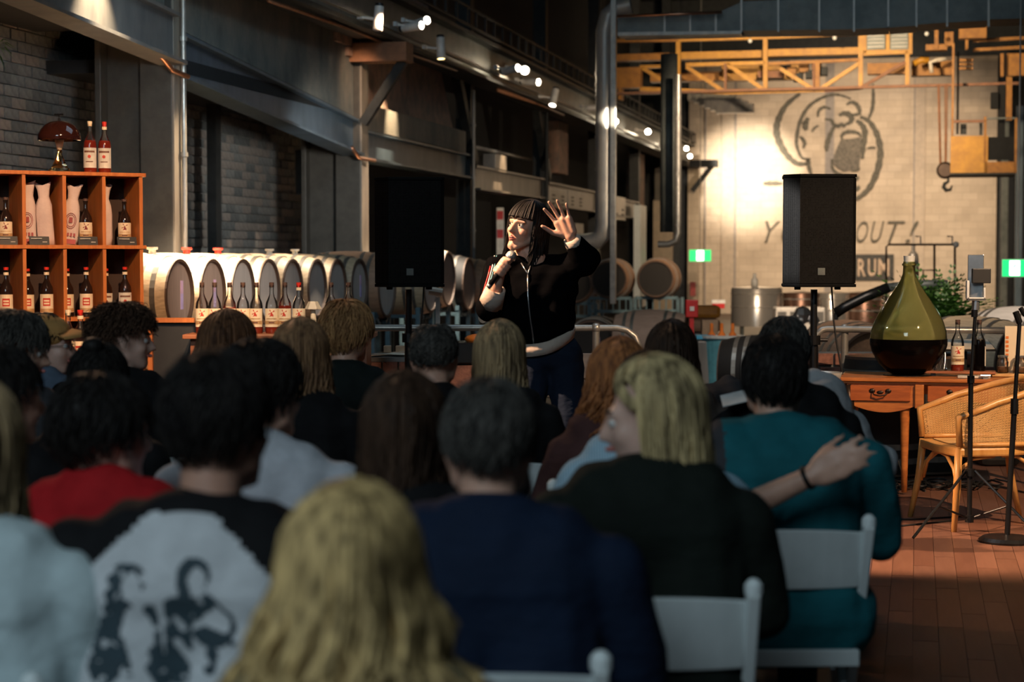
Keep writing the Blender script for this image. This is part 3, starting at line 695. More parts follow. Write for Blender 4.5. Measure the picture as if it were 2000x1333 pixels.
p = ray(1306, 330, b=29.4); o = MB().tube([(p.x, 29.4, 1.9), (p.x, 29.4, 4.6)], .13, 20).build('round_duct', 'galv_dark', mx=ROOM, smooth=True); tag(o, 'dull grey duct standing behind the thin pale pipe', 'duct')
# big rectangular duct across the top
dk = thing('air_duct', 'big rectangular grey air duct crossing above the yellow crane', 'duct', mx=ROOM)
def dsec(x0, x1, yt0, yb0, yt1, yb1, b, dep=.7, nm='section', m_='galv_dark'):
    A = [ray(x0, yb0, b=b), ray(x1, yb1, b=b), ray(x1, yt1, b=b), ray(x0, yt0, b=b)]
    vs = A + [v+Vector((0, dep, 0)) for v in A]
    MB().add(vs, [(0, 1, 2, 3), (7, 6, 5, 4), (0, 4, 5, 1), (1, 5, 6, 2), (2, 6, 7, 3), (3, 7, 4, 0)]).build(nm, m_, dk)
bb = 24.6
dsec(1206, 1298, 34, 66, 32, 64, bb); dsec(1299, 1348, 32, 64, 30, 63, bb); dsec(1349, 1398, 30, 63, 28, 62, bb)
dsec(1399, 1448, 26, 62, 4, 60, bb); dsec(1449, 1520, 3, 60, 0, 59, bb); dsec(1521, 1600, 0, 59, -4, 58, bb); dsec(1601, 1668, -4, 58, -6, 57, bb)
dsec(1669, 1735, -6, 57, -8, 54, bb); dsec(1736, 1790, -8, 54, -10, 50, bb); dsec(1791, 1850, -10, 48, -12, 44, bb); dsec(1851, 1930, -12, 44, -14, 40, bb); dsec(1932, 2060, -14, 38, -16, 34, bb)
for x in (1298, 1348, 1398, 1448, 1520, 1600, 1668, 1735, 1790, 1850, 1931): dsec(x-2, x+2, -5 if x > 1420 else 28, 62 if x < 1700 else 52, -5 if x > 1420 else 28, 62 if x < 1700 else 52, bb-.03, .05, 'flange', 'galv')
for x0, x1, y in ((1206, 1448, 66), ): dsec(x0, x1, y-3, y+4, y-6, y, bb-.05, .3, 'lower_edge', 'galv')
p0 = ray(1206, 32, b=24.4); p1 = ray(1410, 24, b=24.4); o = MB().tube([p0, p1], .018, 8).build('copper_pipe', 'copper', mx=ROOM, smooth=True); tag(o, 'copper pipe running above the rectangular duct', 'pipe')
# stepped grey vent at the top left of the painted wall
t_ = thing('stepped_duct', 'stepped grey duct at the top left of the painted wall', 'duct', mx=ROOM)
for i in range(6):
    x0 = 1352+i*11; p = ray(x0, 188+i*5, b=47.5-i*.3); MB().box((p.x+.35, 47.5-i*.3, p.z), (.9, .28, .22)).build('section', 'galv', t_)
t_ = thing('wall_bracket', 'dark steel bracket left of the green sign end of the runway', 'bracket', mx=ROOM)
p = ray(1375, 320, b=49); MB().box((p.x, 49, p.z), (.7, .4, .18)).build('arm', 'dark', t_); MB().bar((p.x-.3, 49, p.z-.7), (p.x+.25, 49, p.z), .12, .12).build('brace', 'dark', t_)

# ---- yellow crane bridge
B1 = 37.5
cn = thing('bridge_crane', 'yellow overhead travelling crane bridge with truss, handrail and cab', 'crane', mx=ROOM)
def cbar(x0, y0, x1, y1, th, nm, m_='yellow', b=B1, dep=.1):
    p = ray(x0, y0, b=b); q = ray(x1, y1, b=b); MB().bar(p, q, dep, th, up=(0, 0, 1) if abs(x1-x0) > abs(y1-y0) else (1, 0, 0)).build(nm, m_, cn)
def cbox(x0, x1, y0, y1, nm, m_='yellow', b=B1, dep=.3, parent=None):
    p = ray(x0, y1, b=b); q = ray(x1, y0, b=b); return MB().box(((p.x+q.x)/2, b+dep/2, (p.z+q.z)/2), (q.x-p.x, dep, q.z-p.z)).build(nm, m_, parent or cn)
cbar(1202, 80, 1325, 78, .07, 'handrail', 'yellow_dk'); cbar(1325, 78, 1495, 73, .075, 'handrail'); cbar(1495, 73, 1680, 65, .075, 'handrail')
for x, y0, y1 in ((1325, 64, 178), (1495, 60, 180), (1681, 55, 175)): cbar(x, y0, x, y1, .085, 'post')
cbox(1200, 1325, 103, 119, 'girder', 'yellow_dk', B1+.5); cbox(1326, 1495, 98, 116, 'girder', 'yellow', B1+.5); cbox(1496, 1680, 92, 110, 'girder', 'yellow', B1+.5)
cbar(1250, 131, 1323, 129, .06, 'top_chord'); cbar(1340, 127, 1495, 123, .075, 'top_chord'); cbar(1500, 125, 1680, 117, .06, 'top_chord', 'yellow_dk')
cbar(1250, 174, 1420, 181, .08, 'bottom_chord'); cbar(1420, 181, 1610, 176, .08, 'bottom_chord'); cbar(1610, 177, 1680, 172, .07, 'bottom_chord', 'brown_steel')
for a_ in ((1255, 133, 1325, 176), (1341, 131, 1416, 180), (1420, 125, 1495, 178), (1524, 134, 1590, 176), (1606, 172, 1678, 124)): cbar(*a_, .075, 'diagonal')
cbar(1680, 172, 1768, 122, .06, 'diagonal', 'brown_steel')
for x in (1417, 1590): cbar(x, 124, x, 180, .05, 'upright', 'brown_steel')
cbar(1596, 118, 1596, 178, .1, 'upright', 'yellow_dk')
cbar(1200, 183, 1990, 163, .05, 'conductor_rail', 'brown_steel', B1-.2)
cbox(1201, 1251, 131, 172, 'end_carriage', 'yellow_dk', B1-.1); cbox(1207, 1214, 172, 195, 'wheel_bracket', 'yellow_dk', B1-.1)
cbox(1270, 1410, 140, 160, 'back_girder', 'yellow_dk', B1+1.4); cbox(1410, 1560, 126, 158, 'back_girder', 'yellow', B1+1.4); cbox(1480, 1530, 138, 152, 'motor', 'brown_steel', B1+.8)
for i in range(7):
    p = ray(1535+i*12, 128+((i*37) % 5)*6, b=B1+.9); MB().box(p, (.18, .3, .16)).build('machine_box', 'yellow_dk' if i % 2 else 'dark', cn)
# vented cabinets
for x0, x1 in ((1693, 1729), (1739, 1774)):
    c_ = cbox(x0, x1, 58, 97, 'vent_cabinet', 'galv_dark', B1-.1)
    for j in range(5): cbox(x0+2, x1-2, 62+j*7, 64+j*7, 'slat', 'galv', B1-.16, .06, c_)
for x in (1689, 1734, 1778): cbar(x, 54, x, 106, .07, 'cabinet_frame')
cbar(1686, 104, 1780, 100, .1, 'cabinet_frame'); cbar(1772, 100, 1772, 170, .08, 'post')
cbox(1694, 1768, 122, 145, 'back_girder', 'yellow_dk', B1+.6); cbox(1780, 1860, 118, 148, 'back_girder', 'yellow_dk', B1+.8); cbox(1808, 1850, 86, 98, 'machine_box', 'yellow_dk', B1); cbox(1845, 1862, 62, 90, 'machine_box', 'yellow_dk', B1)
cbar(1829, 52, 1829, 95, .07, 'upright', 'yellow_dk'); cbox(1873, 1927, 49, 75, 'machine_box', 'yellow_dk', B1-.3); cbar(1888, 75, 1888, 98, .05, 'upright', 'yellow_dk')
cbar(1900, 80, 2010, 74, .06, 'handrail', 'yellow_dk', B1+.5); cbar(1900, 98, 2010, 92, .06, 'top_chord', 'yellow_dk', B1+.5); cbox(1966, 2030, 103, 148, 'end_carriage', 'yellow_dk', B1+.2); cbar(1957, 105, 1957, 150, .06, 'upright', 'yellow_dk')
for i in range(3): cbar(1872, 118+i*8, 1900, 118+i*8, .05, 'rung', 'yellow_dk')
p = [ray(1785, 124, b=B1-.1), ray(1800, 117, b=B1-.1), ray(1815, 118, b=B1-.1)]; MB().tube(p, .06, 8).build('hose', 'yellow', cn, smooth=True)
p = [ray(1820, 142, b=B1-.15), ray(1817, 122, b=B1-.15), ray(1830, 117, b=B1-.15), ray(1848, 115, b=B1-.15)]; MB().tube(p, .04, 8).build('hose', 'paper', cn, smooth=True)
# cab
cab = thing('crane_cab', 'yellow operator cab hanging below the crane, with open window frames', 'cab', mx=ROOM); BC = 36.4
def kb(x0, x1, y0, y1, nm, m_='yellow', b=BC, dep=.06): return cbox(x0, x1, y0, y1, nm, m_, b, dep, cab)
kb(1856, 1930, 265, 338, 'front_panel'); kb(1922, 1983, 316, 338, 'lower_panel', 'yellow_dk'); kb(1926, 1982, 267, 313, 'dark_window', 'black', BC+.05)
kb(1858, 1864, 84, 265, 'hanger_post', 'yellow_dk', BC, .15); kb(1981, 1987, 230, 338, 'frame_post', 'yellow_dk'); kb(1921, 1927, 228, 318, 'frame_post', 'yellow_dk')
kb(1860, 1927, 234, 240, 'frame_rail', 'brown_steel'); kb(1925, 1985, 229, 233, 'frame_rail', 'galv_dark'); kb(1965, 1977, 150, 235, 'hanger_post', 'yellow_dk', BC, .2); kb(1868, 1874, 100, 262, 'dark_post', 'black', BC+.3)
kb(1935, 1950, 180, 212, 'control_box', 'black', BC+.2, .2); kb(1950, 1964, 165, 300, 'dark_mast', 'black', BC+.3, .2); kb(1876, 1888, 242, 262, 'seat_back', 'dark', BC+.5, .1)
kb(1857, 1984, 337, 342, 'floor_plate', 'dark', BC, 1.2); kb(1913, 1919, 240, 264, 'dark_post', 'dark', BC+.4)
# hook block
hk = thing('crane_hook', 'dark hook block with an open hook hanging on ropes beside the cab', 'hook', mx=ROOM); BH = 36.8
for x0, x1 in ((1832, 1836), (1834, 1838), (1846, 1846), (1850, 1848)):
    MB().tube([ray(x0, 165, b=BH), ray(x1, 325, b=BH)], .014, 6).build('wire_rope', 'brown_steel', hk)
p = ray(1846, 333, b=BH); MB().lathe([(0, -.07), (.13, -.07), (.16, -.03), (.16, .03), (.13, .07), (0, .07)], 20, p, Matrix.Rotation(PI/2, 3, 'X')).build('sheave_block', 'bronze', hk, bevel=.01)
hp = [ray(1852, 348, b=BH), ray(1852, 355, b=BH), ray(1845, 359, b=BH), ray(1843, 366, b=BH), ray(1848, 372, b=BH), ray(1856, 371, b=BH), ray(1860, 362, b=BH)]
MB().tube(hp, [.025, .028, .036, .04, .04, .03, .01], 10).build('hook', 'dark', hk, smooth=True)
# hanging round bulbs
for i, (x, y) in enumerate(((1465, 80), (1630, 74), (1810, 66))):
    p = ray(x, y, b=36); t_ = thing('globe_bulb', '%s small white globe hanging in front of the crane' % ('left', 'middle', 'right')[i], 'bulb', mx=ROOM @ Matrix.Translation(p)); t_['group'] = 'globes before the crane'
    MB().ball((0, 0, 0), .04).build('globe', 'white', t_, smooth=True); MB().tube([(0, 0, .03), (0, 0, 8.5-p.z)], .006, 6).build('cord', 'cable', t_)
# ================================================================ barrels and racks
def barrel_mesh(r=.335, rh=.27, L=.80, n=28):
    prof = [(rh-.02, -L/2+.03), (rh-.005, -L/2+.03), (rh-.005, -L/2), (rh+.012, -L/2)]
    for i in range(1, 10):
        t_ = i/10; prof.append((rh+.012+(r-rh-.012)*math.sin(PI*t_)**.8, -L/2+L*t_))
    prof += [(rh+.012, L/2), (rh-.005, L/2), (rh-.005, L/2-.03), (rh-.02, L/2-.03)]
    return prof
RY = Matrix.Rotation(PI/2, 3, 'Y')
def make_barrel(lab, mx, body='barrel', head='barrel_head', group='oak barrels in the left row', bung='white_bung', r=.325, rh=.262, L=.80, tagc=False, hoopm='hoop'):
    """axis along local x; +x end faces the hall"""
    t_ = thing('oak_barrel', lab, 'barrel', mx=mx, group=group)
    o = MB().lathe(barrel_mesh(r, rh, L), 32, rot=RY).build('staves', body, t_); smooth_by_angle(o, .6)
    for s_ in (-1, 1):
        MB().lathe([(0, 0), (rh-.006, 0), (rh-.006, .012), (0, .012)], 32, (s_*(L/2-.03), 0, 0), RY).build('head', head, t_)
        MB().lathe([(rh-.008, 0), (rh+.014, 0), (rh+.014, .035), (rh-.008, .035)], 32, (s_*(L/2-.012)-.016, 0, 0), RY).build('chime', 'chime', t_)
    if bung:
        MB().lathe([(0, 0), (.03, 0), (.026, .04), (.042, .045), (.042, .062), (0, .062)], 14, (.18, 0, r-.02)).build('bung', bung, t_)
    for x_ in (-.30, -.20, .20, .30):
        rr = rh+.012+(r-rh-.012)*math.sin(PI*(x_+L/2)/L)**.8
        o = MB().lathe([(rr-.01, -.02), (rr+.004, -.02), (rr+.004, .02), (rr-.01, .02)], 32, (x_, 0, 0), RY).build('hoop', hoopm, t_)
    if tagc:
        MB().box((L/2-.016, .08, .06), (.004, .05, .10)).build('pink_tag', 'pink_tag', t_); MB().box((L/2-.016, .08, -.05), (.004, .05, .12)).build('lilac_tag', 'lilac_tag', t_)
    return t_
bw0 = ray(351, 560, b=14.0)
def rowb(x): # barrel position in the left row from pixel column of its head
    return ray(x, 560, a=.78).y
heads = [351, 416, 475, 526, 572, 620, 660, 703]
bl = [('barrel_head', 'white_bung', True, 'first barrel head beside the shelf, pink and lilac tag, cream bung'), ('barrel_head', 'red_bung', True, 'second barrel of the upper row, pink and lilac tag, red bung'),
 ('barrel_head_pale', 'red_bung', False, 'third barrel of the upper row, red bung, no tag'), ('barrel_head_pale', None, False, 'fourth barrel of the upper row, pale head'),
 ('barrel_head_pale', 'white_bung', False, 'fifth barrel of the upper row, pale head and small white bung'), ('barrel_head_pale', 'white_bung', False, 'sixth barrel of the upper row, behind the small lamp'),
 ('barrel_head_pale', None, False, 'seventh barrel of the upper row, in greyer light'), ('barrel_head_pale', None, True, 'eighth barrel of the upper row, tagged, left of the loudspeaker'), ('barrel_head_pale', None, False, 'ninth barrel of the upper row, half behind the loudspeaker')]
BZ = 1.22; ROWB = []
for i, x in enumerate(heads):
    b_ = rowb(x); ROWB.append(b_)
    make_barrel(bl[i][3], ROOM @ Matrix.Translation((.38, b_, BZ+.0)), 'barrel', bl[i][0], 'oak barrels in the left row', bl[i][1], tagc=bl[i][2])
step = .66
for i in range(8):
    b_ = ROWB[i]
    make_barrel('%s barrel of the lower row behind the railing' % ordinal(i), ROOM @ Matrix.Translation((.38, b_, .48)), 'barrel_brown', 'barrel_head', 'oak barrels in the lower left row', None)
# farther barrels between loudspeaker and performer
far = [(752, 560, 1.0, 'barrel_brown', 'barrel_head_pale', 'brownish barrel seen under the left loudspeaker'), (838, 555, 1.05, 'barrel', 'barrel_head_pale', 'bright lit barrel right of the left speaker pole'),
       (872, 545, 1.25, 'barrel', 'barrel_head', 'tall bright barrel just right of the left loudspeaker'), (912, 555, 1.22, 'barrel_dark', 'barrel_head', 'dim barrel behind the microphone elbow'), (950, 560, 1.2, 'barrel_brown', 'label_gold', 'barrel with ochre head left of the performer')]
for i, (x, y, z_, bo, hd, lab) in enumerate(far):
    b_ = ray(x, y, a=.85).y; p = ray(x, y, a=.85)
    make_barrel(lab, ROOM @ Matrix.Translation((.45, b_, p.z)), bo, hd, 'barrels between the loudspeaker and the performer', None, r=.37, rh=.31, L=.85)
# racks: blue steel frames under the rows
def rack(a0, a1, b, z1, lab, mx=ROOM):
    t_ = thing('barrel_rack', lab, 'rack', mx=mx @ Matrix.Translation((0, b, 0))); t_['group'] = 'blue steel racks under the barrels'
    for a_ in (a0, a1):
        for db in (-.28, .28): MB().box((a_, db, z1/2), (.05, .05, z1)).build('upright', 'rack', t_)
        MB().box((a_, 0, z1-.03), (.05, .62, .05)).build('cross_bar', 'rack', t_); MB().box((a_, 0, .18), (.05, .62, .05)).build('cross_bar', 'rack', t_)
        for s_ in (-1, 1): MB().bar((a_, s_*.28, z1-.02), (a_, s_*.12, z1-.12), .05, .04).build('cradle', 'rack', t_)
    for db in (-.28, .28): MB().box(((a0+a1)/2, db, z1-.1), (a1-a0, .04, .04)).build('side_bar', 'rack', t_)
for i in range(0, 8): rack(.05, .72, ROWB[i], .89, 'blue rack under the %s barrel of the upper row' % ordinal(i))
for i, (x, y, z_, bo, hd, lab) in enumerate(far): rack(.1, .8, ray(x, y, a=.85).y, ray(x, y, a=.85).z-.26, 'blue rack under the %s' % lab)
# dark barrels facing the camera
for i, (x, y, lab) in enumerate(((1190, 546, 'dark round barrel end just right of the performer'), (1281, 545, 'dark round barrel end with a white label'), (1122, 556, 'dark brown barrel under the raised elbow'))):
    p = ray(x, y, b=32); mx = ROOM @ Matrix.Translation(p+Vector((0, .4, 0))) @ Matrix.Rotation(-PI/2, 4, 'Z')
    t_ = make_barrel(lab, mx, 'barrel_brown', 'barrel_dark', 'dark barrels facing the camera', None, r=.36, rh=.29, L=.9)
    if i: MB().box((.42, .02, -.12), (.006, .16, .07), Matrix.Rotation(.1, 3, 'X')).build('white_label', 'white', t_)
    rack2 = thing('barrel_rack', 'blue rack holding the %s' % lab, 'rack', mx=ROOM @ Matrix.Translation((p.x, 32.4, 0)), group='blue steel racks at the back')
    zt = p.z-.32
    for dx in (-.36, .36):
        MB().box((dx, -.3, zt/2), (.05, .05, zt)).build('upright', 'rack', rack2); MB().box((dx, .3, zt/2), (.05, .05, zt)).build('upright', 'rack', rack2)
    for zz in (zt, zt-.22, zt*.3): MB().box((0, -.3, zz), (.72, .05, .05)).build('cross_bar', 'rack', rack2)
    for j in range(6): MB().box((-.28+j*.11, -.3, zt-.11), (.02, .02, .2)).build('rung', 'rack', rack2)
p = ray(1272, 640, b=24); make_barrel('light brown barrel lying sideways beyond the dark railing end', ROOM @ Matrix.Translation((p.x, 24, .47)), 'barrel_head', 'barrel_dark', 'barrels behind the railing', None, r=.40, rh=.32, L=.88, hoopm='galv_dark')
p = ray(1160, 660, b=24); make_barrel('dark barrel with pink tag low beside the performer', ROOM @ Matrix.Translation((p.x, 24.2, .42)) @ Matrix.Rotation(-PI/2, 4, 'Z'), 'barrel_dark', 'barrel_dark', 'barrels behind the railing', None, tagc=True, r=.36, rh=.3)
# barrels behind the desk
for (x, d, z_, rot, r_, bo, hd, lab) in ((1655, 16.0, .55, -1.25, .42, 'barrel_brown', 'barrel_brown', 'large brown barrel end behind the demijohn'),
        (1895, 15.5, .62, -.85, .40, 'barrel', 'barrel_brown', 'pale hooped barrel behind the bottles on the desk'), (1990, 17.0, .66, -1.0, .40, 'barrel_head_pale', 'barrel_brown', 'barrel at the right edge below the green sign'),
        (1750, 17.9, .42, -.9, .38, 'barrel_brown', 'barrel_brown', 'brown barrel half hidden behind the demijohn'), (1505, 17.5, .42, -.3, .36, 'barrel_dark', 'barrel_dark', 'dark barrel lying behind the right speaker pole')):
    q = G(x, d, z_); make_barrel(lab, Matrix.Translation(q) @ Matrix.Rotation(rot, 4, 'Z'), bo, hd, 'barrels behind the desk', None, r=r_, rh=r_*.8, L=.92)
    t_ = thing('barrel_cradle', 'low timber cradle under the %s' % lab, 'cradle', mx=Matrix.Translation((q.x, q.y, 0)) @ Matrix.Rotation(rot, 4, 'Z'))
    for dx in (-.25, .25): MB().box((dx, 0, max(.03, (z_-r_)/2)), (.08, .6, max(.06, z_-r_))).build('beam', 'crate', t_)
# ================================================================ railing
def railing(pts, posts, lab, z=1.0):
    t_ = thing('pipe_railing', lab, 'railing')
    MB().tube(pts, .024, 12).build('top_rail', 'rail', t_, smooth=True)
    low = [Vector(p) for p in pts if abs(Vector(p).z-z) < .001]; MB().tube([Vector((p.x, p.y, .52)) for p in low], .024, 12).build('lower_rail', 'rail', t_, smooth=True)
    for p in posts:
        p = Vector(p); o = MB().tube([(p.x, p.y, 0), (p.x, p.y, z)], .026, 12).build('post', 'rail', t_); smooth_by_angle(o)
        MB().ball((p.x, p.y, z), .038, 14).build('ball_fitting', 'rail', t_, smooth=True)
        MB().lathe([(0, 0), (.06, 0), (.06, .012), (0, .012)], 16, (p.x, p.y, 0)).build('base_flange', 'rail', t_)
    return t_
dR = 13.25
c = G(1205, dR, 1.0); e = [G(200, dR+.1, 1.0), G(700, dR+.05, 1.0), G(1165, dR, 1.0), c, c+Vector((.07, 0, -.015)), c+Vector((.13, 0, -.06)), c+Vector((.155, 0, -.13)), c+Vector((.16, 0, -.4))]
railing(e, [G(345, dR+.1, 1), G(700, dR+.05, 1), G(1164, dR, 1)], 'cream steel pipe railing across the back, with a curved right end')
e = [G(1592, dR-.2, .55), G(1592, dR-.2, .9), G(1596, dR-.2, .965), G(1606, dR-.2, .995), G(1616, dR-.2, 1.0), G(1800, dR-.35, 1.0), G(2060, dR-.6, 1.0)]
railing(e, [G(1650, dR-.2, 1), G(2040, dR-.55, 1)], 'cream steel pipe railing behind the demijohn')
# ================================================================ loudspeakers
def speaker(x, d, ztop, zbot, rot, lab, cablab):
    p = G(x, d, 0); t_ = thing('loudspeaker', lab, 'speaker', (p.x, p.y, zbot), rot, group='loudspeakers on poles')
    h = ztop-zbot; w2 = .222
    poly = [(-w2, -.10), (-w2+.085, -.20), (w2-.02, -.20), (w2, -.185), (w2-.05, .17), (-w2+.05, .17)]
    MB().prism(poly, h-.03, Matrix.Translation((0, 0, .015))).build('cabinet', 'black_wrap', t_, bevel=.004)
    MB().prism([(-w2-.004, -.10), (-w2+.082, -.206), (w2-.02, -.206), (w2+.004, -.185), (w2+.004, -.17), (w2-.02, -.19), (-w2+.088, -.19), (-w2+.012, -.10)], h-.05, Matrix.Translation((0, 0, .025))).build('grille', 'grille', t_)
    for zz in (0, h-.02): MB().prism([(q[0]*1.03, q[1]*1.05) for q in poly], .02, Matrix.Translation((0, 0, zz))).build('end_panel', 'black_wrap', t_, bevel=.003)
    MB().box((-.0, -.208, .10), (.045, .006, .045)).box((-.0, -.212, .10), (.03, .004, .03)).build('badge', 'galv_dark', t_)
    for dx in (-.13, .13): MB().lathe([(0, -.018), (.02, -.018), (.022, 0), (0, 0)], 12, (dx, -.1, 0)).build('foot', 'black_wrap', t_)
    s_ = thing('speaker_stand', 'black pole stand under the %s' % cablab, 'stand', (p.x, p.y, 0))
    o = MB().tube([(0, 0, .35), (0, 0, zbot-.018)], .022, 14).build('pole', 'pole_black', s_); o2 = MB().tube([(0, 0, .30), (0, 0, .98)], .028, 14).build('outer_tube', 'pole_black', s_)
    MB().lathe([(0, 0), (.045, 0), (.045, .06), (0, .06)], 14, (0, 0, .94)).tube([(.03, 0, .97), (.09, 0, .97)], .012, 8).build('collar', 'pole_black', s_)
    for k in range(3):
        an = k*2*PI/3+.5; MB().tube([(0, 0, .75), (.5*math.cos(an), .5*math.sin(an), .02)], .014, 8).build('leg', 'pole_black', s_)
        MB().tube([(0, 0, .32), (.27*math.cos(an), .27*math.sin(an), .36)], .01, 8).build('brace', 'pole_black', s_)
    return p
sp1 = speaker(799, 12.35, 1.5+155*12.35/3600, 1.5-55*12.35/3600, .10, 'black loudspeaker on a pole to the left of the performer', 'left loudspeaker')
sp2 = speaker(1587, 12.0, 1.5+161*12.0/3600, 1.5-55*12.0/3600, .06, 'black loudspeaker on a pole before the pale wall', 'right loudspeaker')
def cable(pts, lab, r=.006): 
    o = MB().tube(pts, r, 6).build('cable', 'cable', smooth=True); tag(o, lab, 'cable')
cable([G(1624, 12.0, 1.33), G(1628, 12.0, 1.1), G(1634, 12.0, .95), G(1645, 12.0, .75), G(1650, 12.1, .4), G(1652, 12.1, .01)], 'thin black cable hanging from the right loudspeaker')
cable([G(828, 12.35, 1.32), G(826, 12.35, 1.2), G(822, 12.4, 1.05), G(812, 12.4, .7), G(810, 12.4, .01)], 'thin black cable hanging from the left loudspeaker')
# ================================================================ bottles
def bottle(kind, lab, loc, h=.32, group=None, fill=.4, cap='cap_dark', r=.042, rotz=0, lab_m=None, emb='mill', liq=None):
    t_ = thing('bottle', lab, 'bottle', loc, rotz, group)
    k = h/.32
    out = [(0, 0), (r*.93, 0), (r, .012), (r, .165*k), (r*.9, .195*k), (r*.45, .235*k), (r*.34, .25*k), (r*.32, .29*k), (r*.38, .292*k), (r*.38, .305*k), (0, .305*k)]
    n = 18
    if kind == 'clear':
        o = MB().lathe(out, n).build('glass', 'bottle_clear', t_); smooth_by_angle(o, .8)
        fz = fill*.22*k
        def rad(z):
            for (r0, z0), (r1, z1) in zip(out[1:], out[2:]):
                if z0 <= z <= z1: return r0+(r1-r0)*(z-z0)/max(z1-z0, 1e-6)
            return r
        zs = [.006, .015]+[.165*k*j/3 for j in (1, 2, 3)]+[.18*k, .195*k, .215*k, .235*k]; zs = [z for z in zs if z < fz]+[fz]
        o = MB().lathe([(0, -.0005)]+[(r*.93, -.0005)]+[(rad(z)+.0005, z) for z in zs]+[(0, fz)], n).build('rum', liq or ('rum_red' if emb != 'block' else 'rum_amber'), t_); smooth_by_angle(o, .8)
    else:
        o = MB().lathe(out, n).build('glass', 'bottle_dark', t_); smooth_by_angle(o, .8)
    MB().lathe([(0, 0), (r*.36, 0), (r*.38, .03*k), (0, .03*k)], 12, (0, 0, .292*k)).build('cap', cap, t_)
    if cap in ('cap_red',): MB().lathe([(r*.34, 0), (r*.4, 0), (r*.4, .018*k), (r*.34, .018*k)], 12, (0, 0, .272*k)).build('neck_band', 'label_cream', t_)
    lm = lab_m or 'label_cream'; z0, z1 = (.045*k, .145*k); 
    arc = (-PI/2-1.25, -PI/2+1.25); rr = r+.0012
    def strip(za, zb, a0, a1, m_, nm, par, off=0, seg=8):
        vs = []; 
        for j in range(seg+1):
            an = a0+(a1-a0)*j/seg
            for zz in (za, zb):
                for ro in (rr+off, rr+off+.0006): vs.append((ro*math.cos(an), ro*math.sin(an), zz))
        fs = [(0, 1, 3, 2)]+[(4*seg, 4*seg+2, 4*seg+3, 4*seg+1)]
        for j in range(seg):
            b0 = 4*j; fs += [(b0+1, b0+5, b0+7, b0+3), (b0, b0+2, b0+6, b0+4), (b0+2, b0+3, b0+7, b0+6), (b0, b0+4, b0+5, b0+1)]
        return MB().add(vs, fs).build(nm, m_, par)
    if emb == 'mill':
        L_ = strip(z0-.005, z1+.012*k, *arc, lm, 'label', t_)
        strip(z0+.012*k, z0+.034*k, arc[0]+.1, arc[1]-.1, 'label_gold', 'gold_band', L_, .0008)
        strip(z0+.018*k, z0+.028*k, -PI/2-.4, -PI/2+.4, 'ink_brown', 'lettering_band', L_, .0016, 4)
        strip(z0+.044*k, z0+.050*k, -PI/2-.8, -PI/2+.8, 'label_gold', 'lettering_band', L_, .0012, 5)
        e = MB(); cz = z0+.082*k
        def pt(u, v): an = -PI/2+u/rr; return ((rr+.0022)*math.cos(an), (rr+.0022)*math.sin(an), cz+v)
        def poly(ps):
            n_ = len(ps); e.add([pt(*q) for q in ps], [tuple(range(n_))])
        poly([(-.007, -.018), (.007, -.018), (.0045, .004), (0, .008), (-.0045, .004)]); 
        for an in (.5, .5+PI/2, .5+PI, .5+1.5*PI):
            u, v = math.cos(an), math.sin(an); poly([(u*.002-v*.001, .004+v*.002+u*.001), (u*.021-v*.004, .004+v*.021+u*.004), (u*.021+v*.003, .004+v*.021-u*.003)])
        poly([(-.014, -.020), (.014, -.020), (.009, -.015), (-.009, -.015)])
        e.build('windmill', 'ink_red' if kind == 'clear' else 'ink_dark', L_)
    elif emb == 'block':
        L_ = strip(.03*k, .15*k, *arc, lm, 'label', t_); strip(.075*k, .125*k, -PI/2-.55, -PI/2+.55, 'ink_red', 'red_block', L_, .0008, 5)
        for j in range(2): strip((.085+.018*j)*k, (.095+.018*j)*k, -PI/2-.4, -PI/2+.4, lm, 'lettering_band', L_, .0016, 4)
        strip(.034*k, .058*k, arc[0], arc[1], 'label_gold', 'gold_band', L_, .0008)
    else:
        L_ = strip(.03*k, .155*k, *arc, 'label_white', 'label', t_); strip(.125*k, .137*k, -PI/2-.85, -PI/2+.85, 'ink_brown', 'lettering_band', L_, .0008, 5)
        strip(.065*k, .071*k, -PI/2-.55, -PI/2+.55, 'ink_brown', 'lettering_band', L_, .0008, 5)
        MB().lathe([(0, 0), (.011, 0), (.011, .001), (0, .001)], 12, (0, -rr-.0015, .1*k), Matrix.Rotation(PI/2, 3, 'X')).build('red_seal', 'ink_red', L_)
    return t_
# ================================================================ shelf
SA = math.radians(30); cw = .262; SD = .32
sp = G(284, 12.25, 0)
shelf_mx = Matrix.Translation((sp.x, sp.y, 0)) @ Matrix.Rotation(SA, 4, 'Z')   # local x right, y into the shelf, front at y=0
sh = thing('bottle_shelf', 'tall orange pine pigeonhole shelf full of bottles at the left', 'shelf', mx=shelf_mx)
ZL = [.12, .42, .77, 1.115, 1.585, 2.06]
NC = 6; W_ = NC*cw
for i in range(NC+1):
    MB().box((-i*cw-(0 if i else .012), SD/2, (2.06)/2), (.024, SD, 2.06)).build('divider', 'shelf_wood', sh, bevel=.002)
for z in ZL: MB().box((-W_/2, SD/2-.004, z-.011), (W_+.04, SD+.012, .024)).build('board', 'shelf_wood', sh, bevel=.002)
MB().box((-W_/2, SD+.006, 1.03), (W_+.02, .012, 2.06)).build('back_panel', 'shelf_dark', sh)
def sloc(ix, u, v, row):   # cell ix counted from the right, u across 0..1, v depth
    return shelf_mx @ Vector((-(ix+1)*cw+u*cw, v, ZL[row]+.001))
cells = ['right end', 'second', 'third', 'fourth', 'fifth', 'sixth']
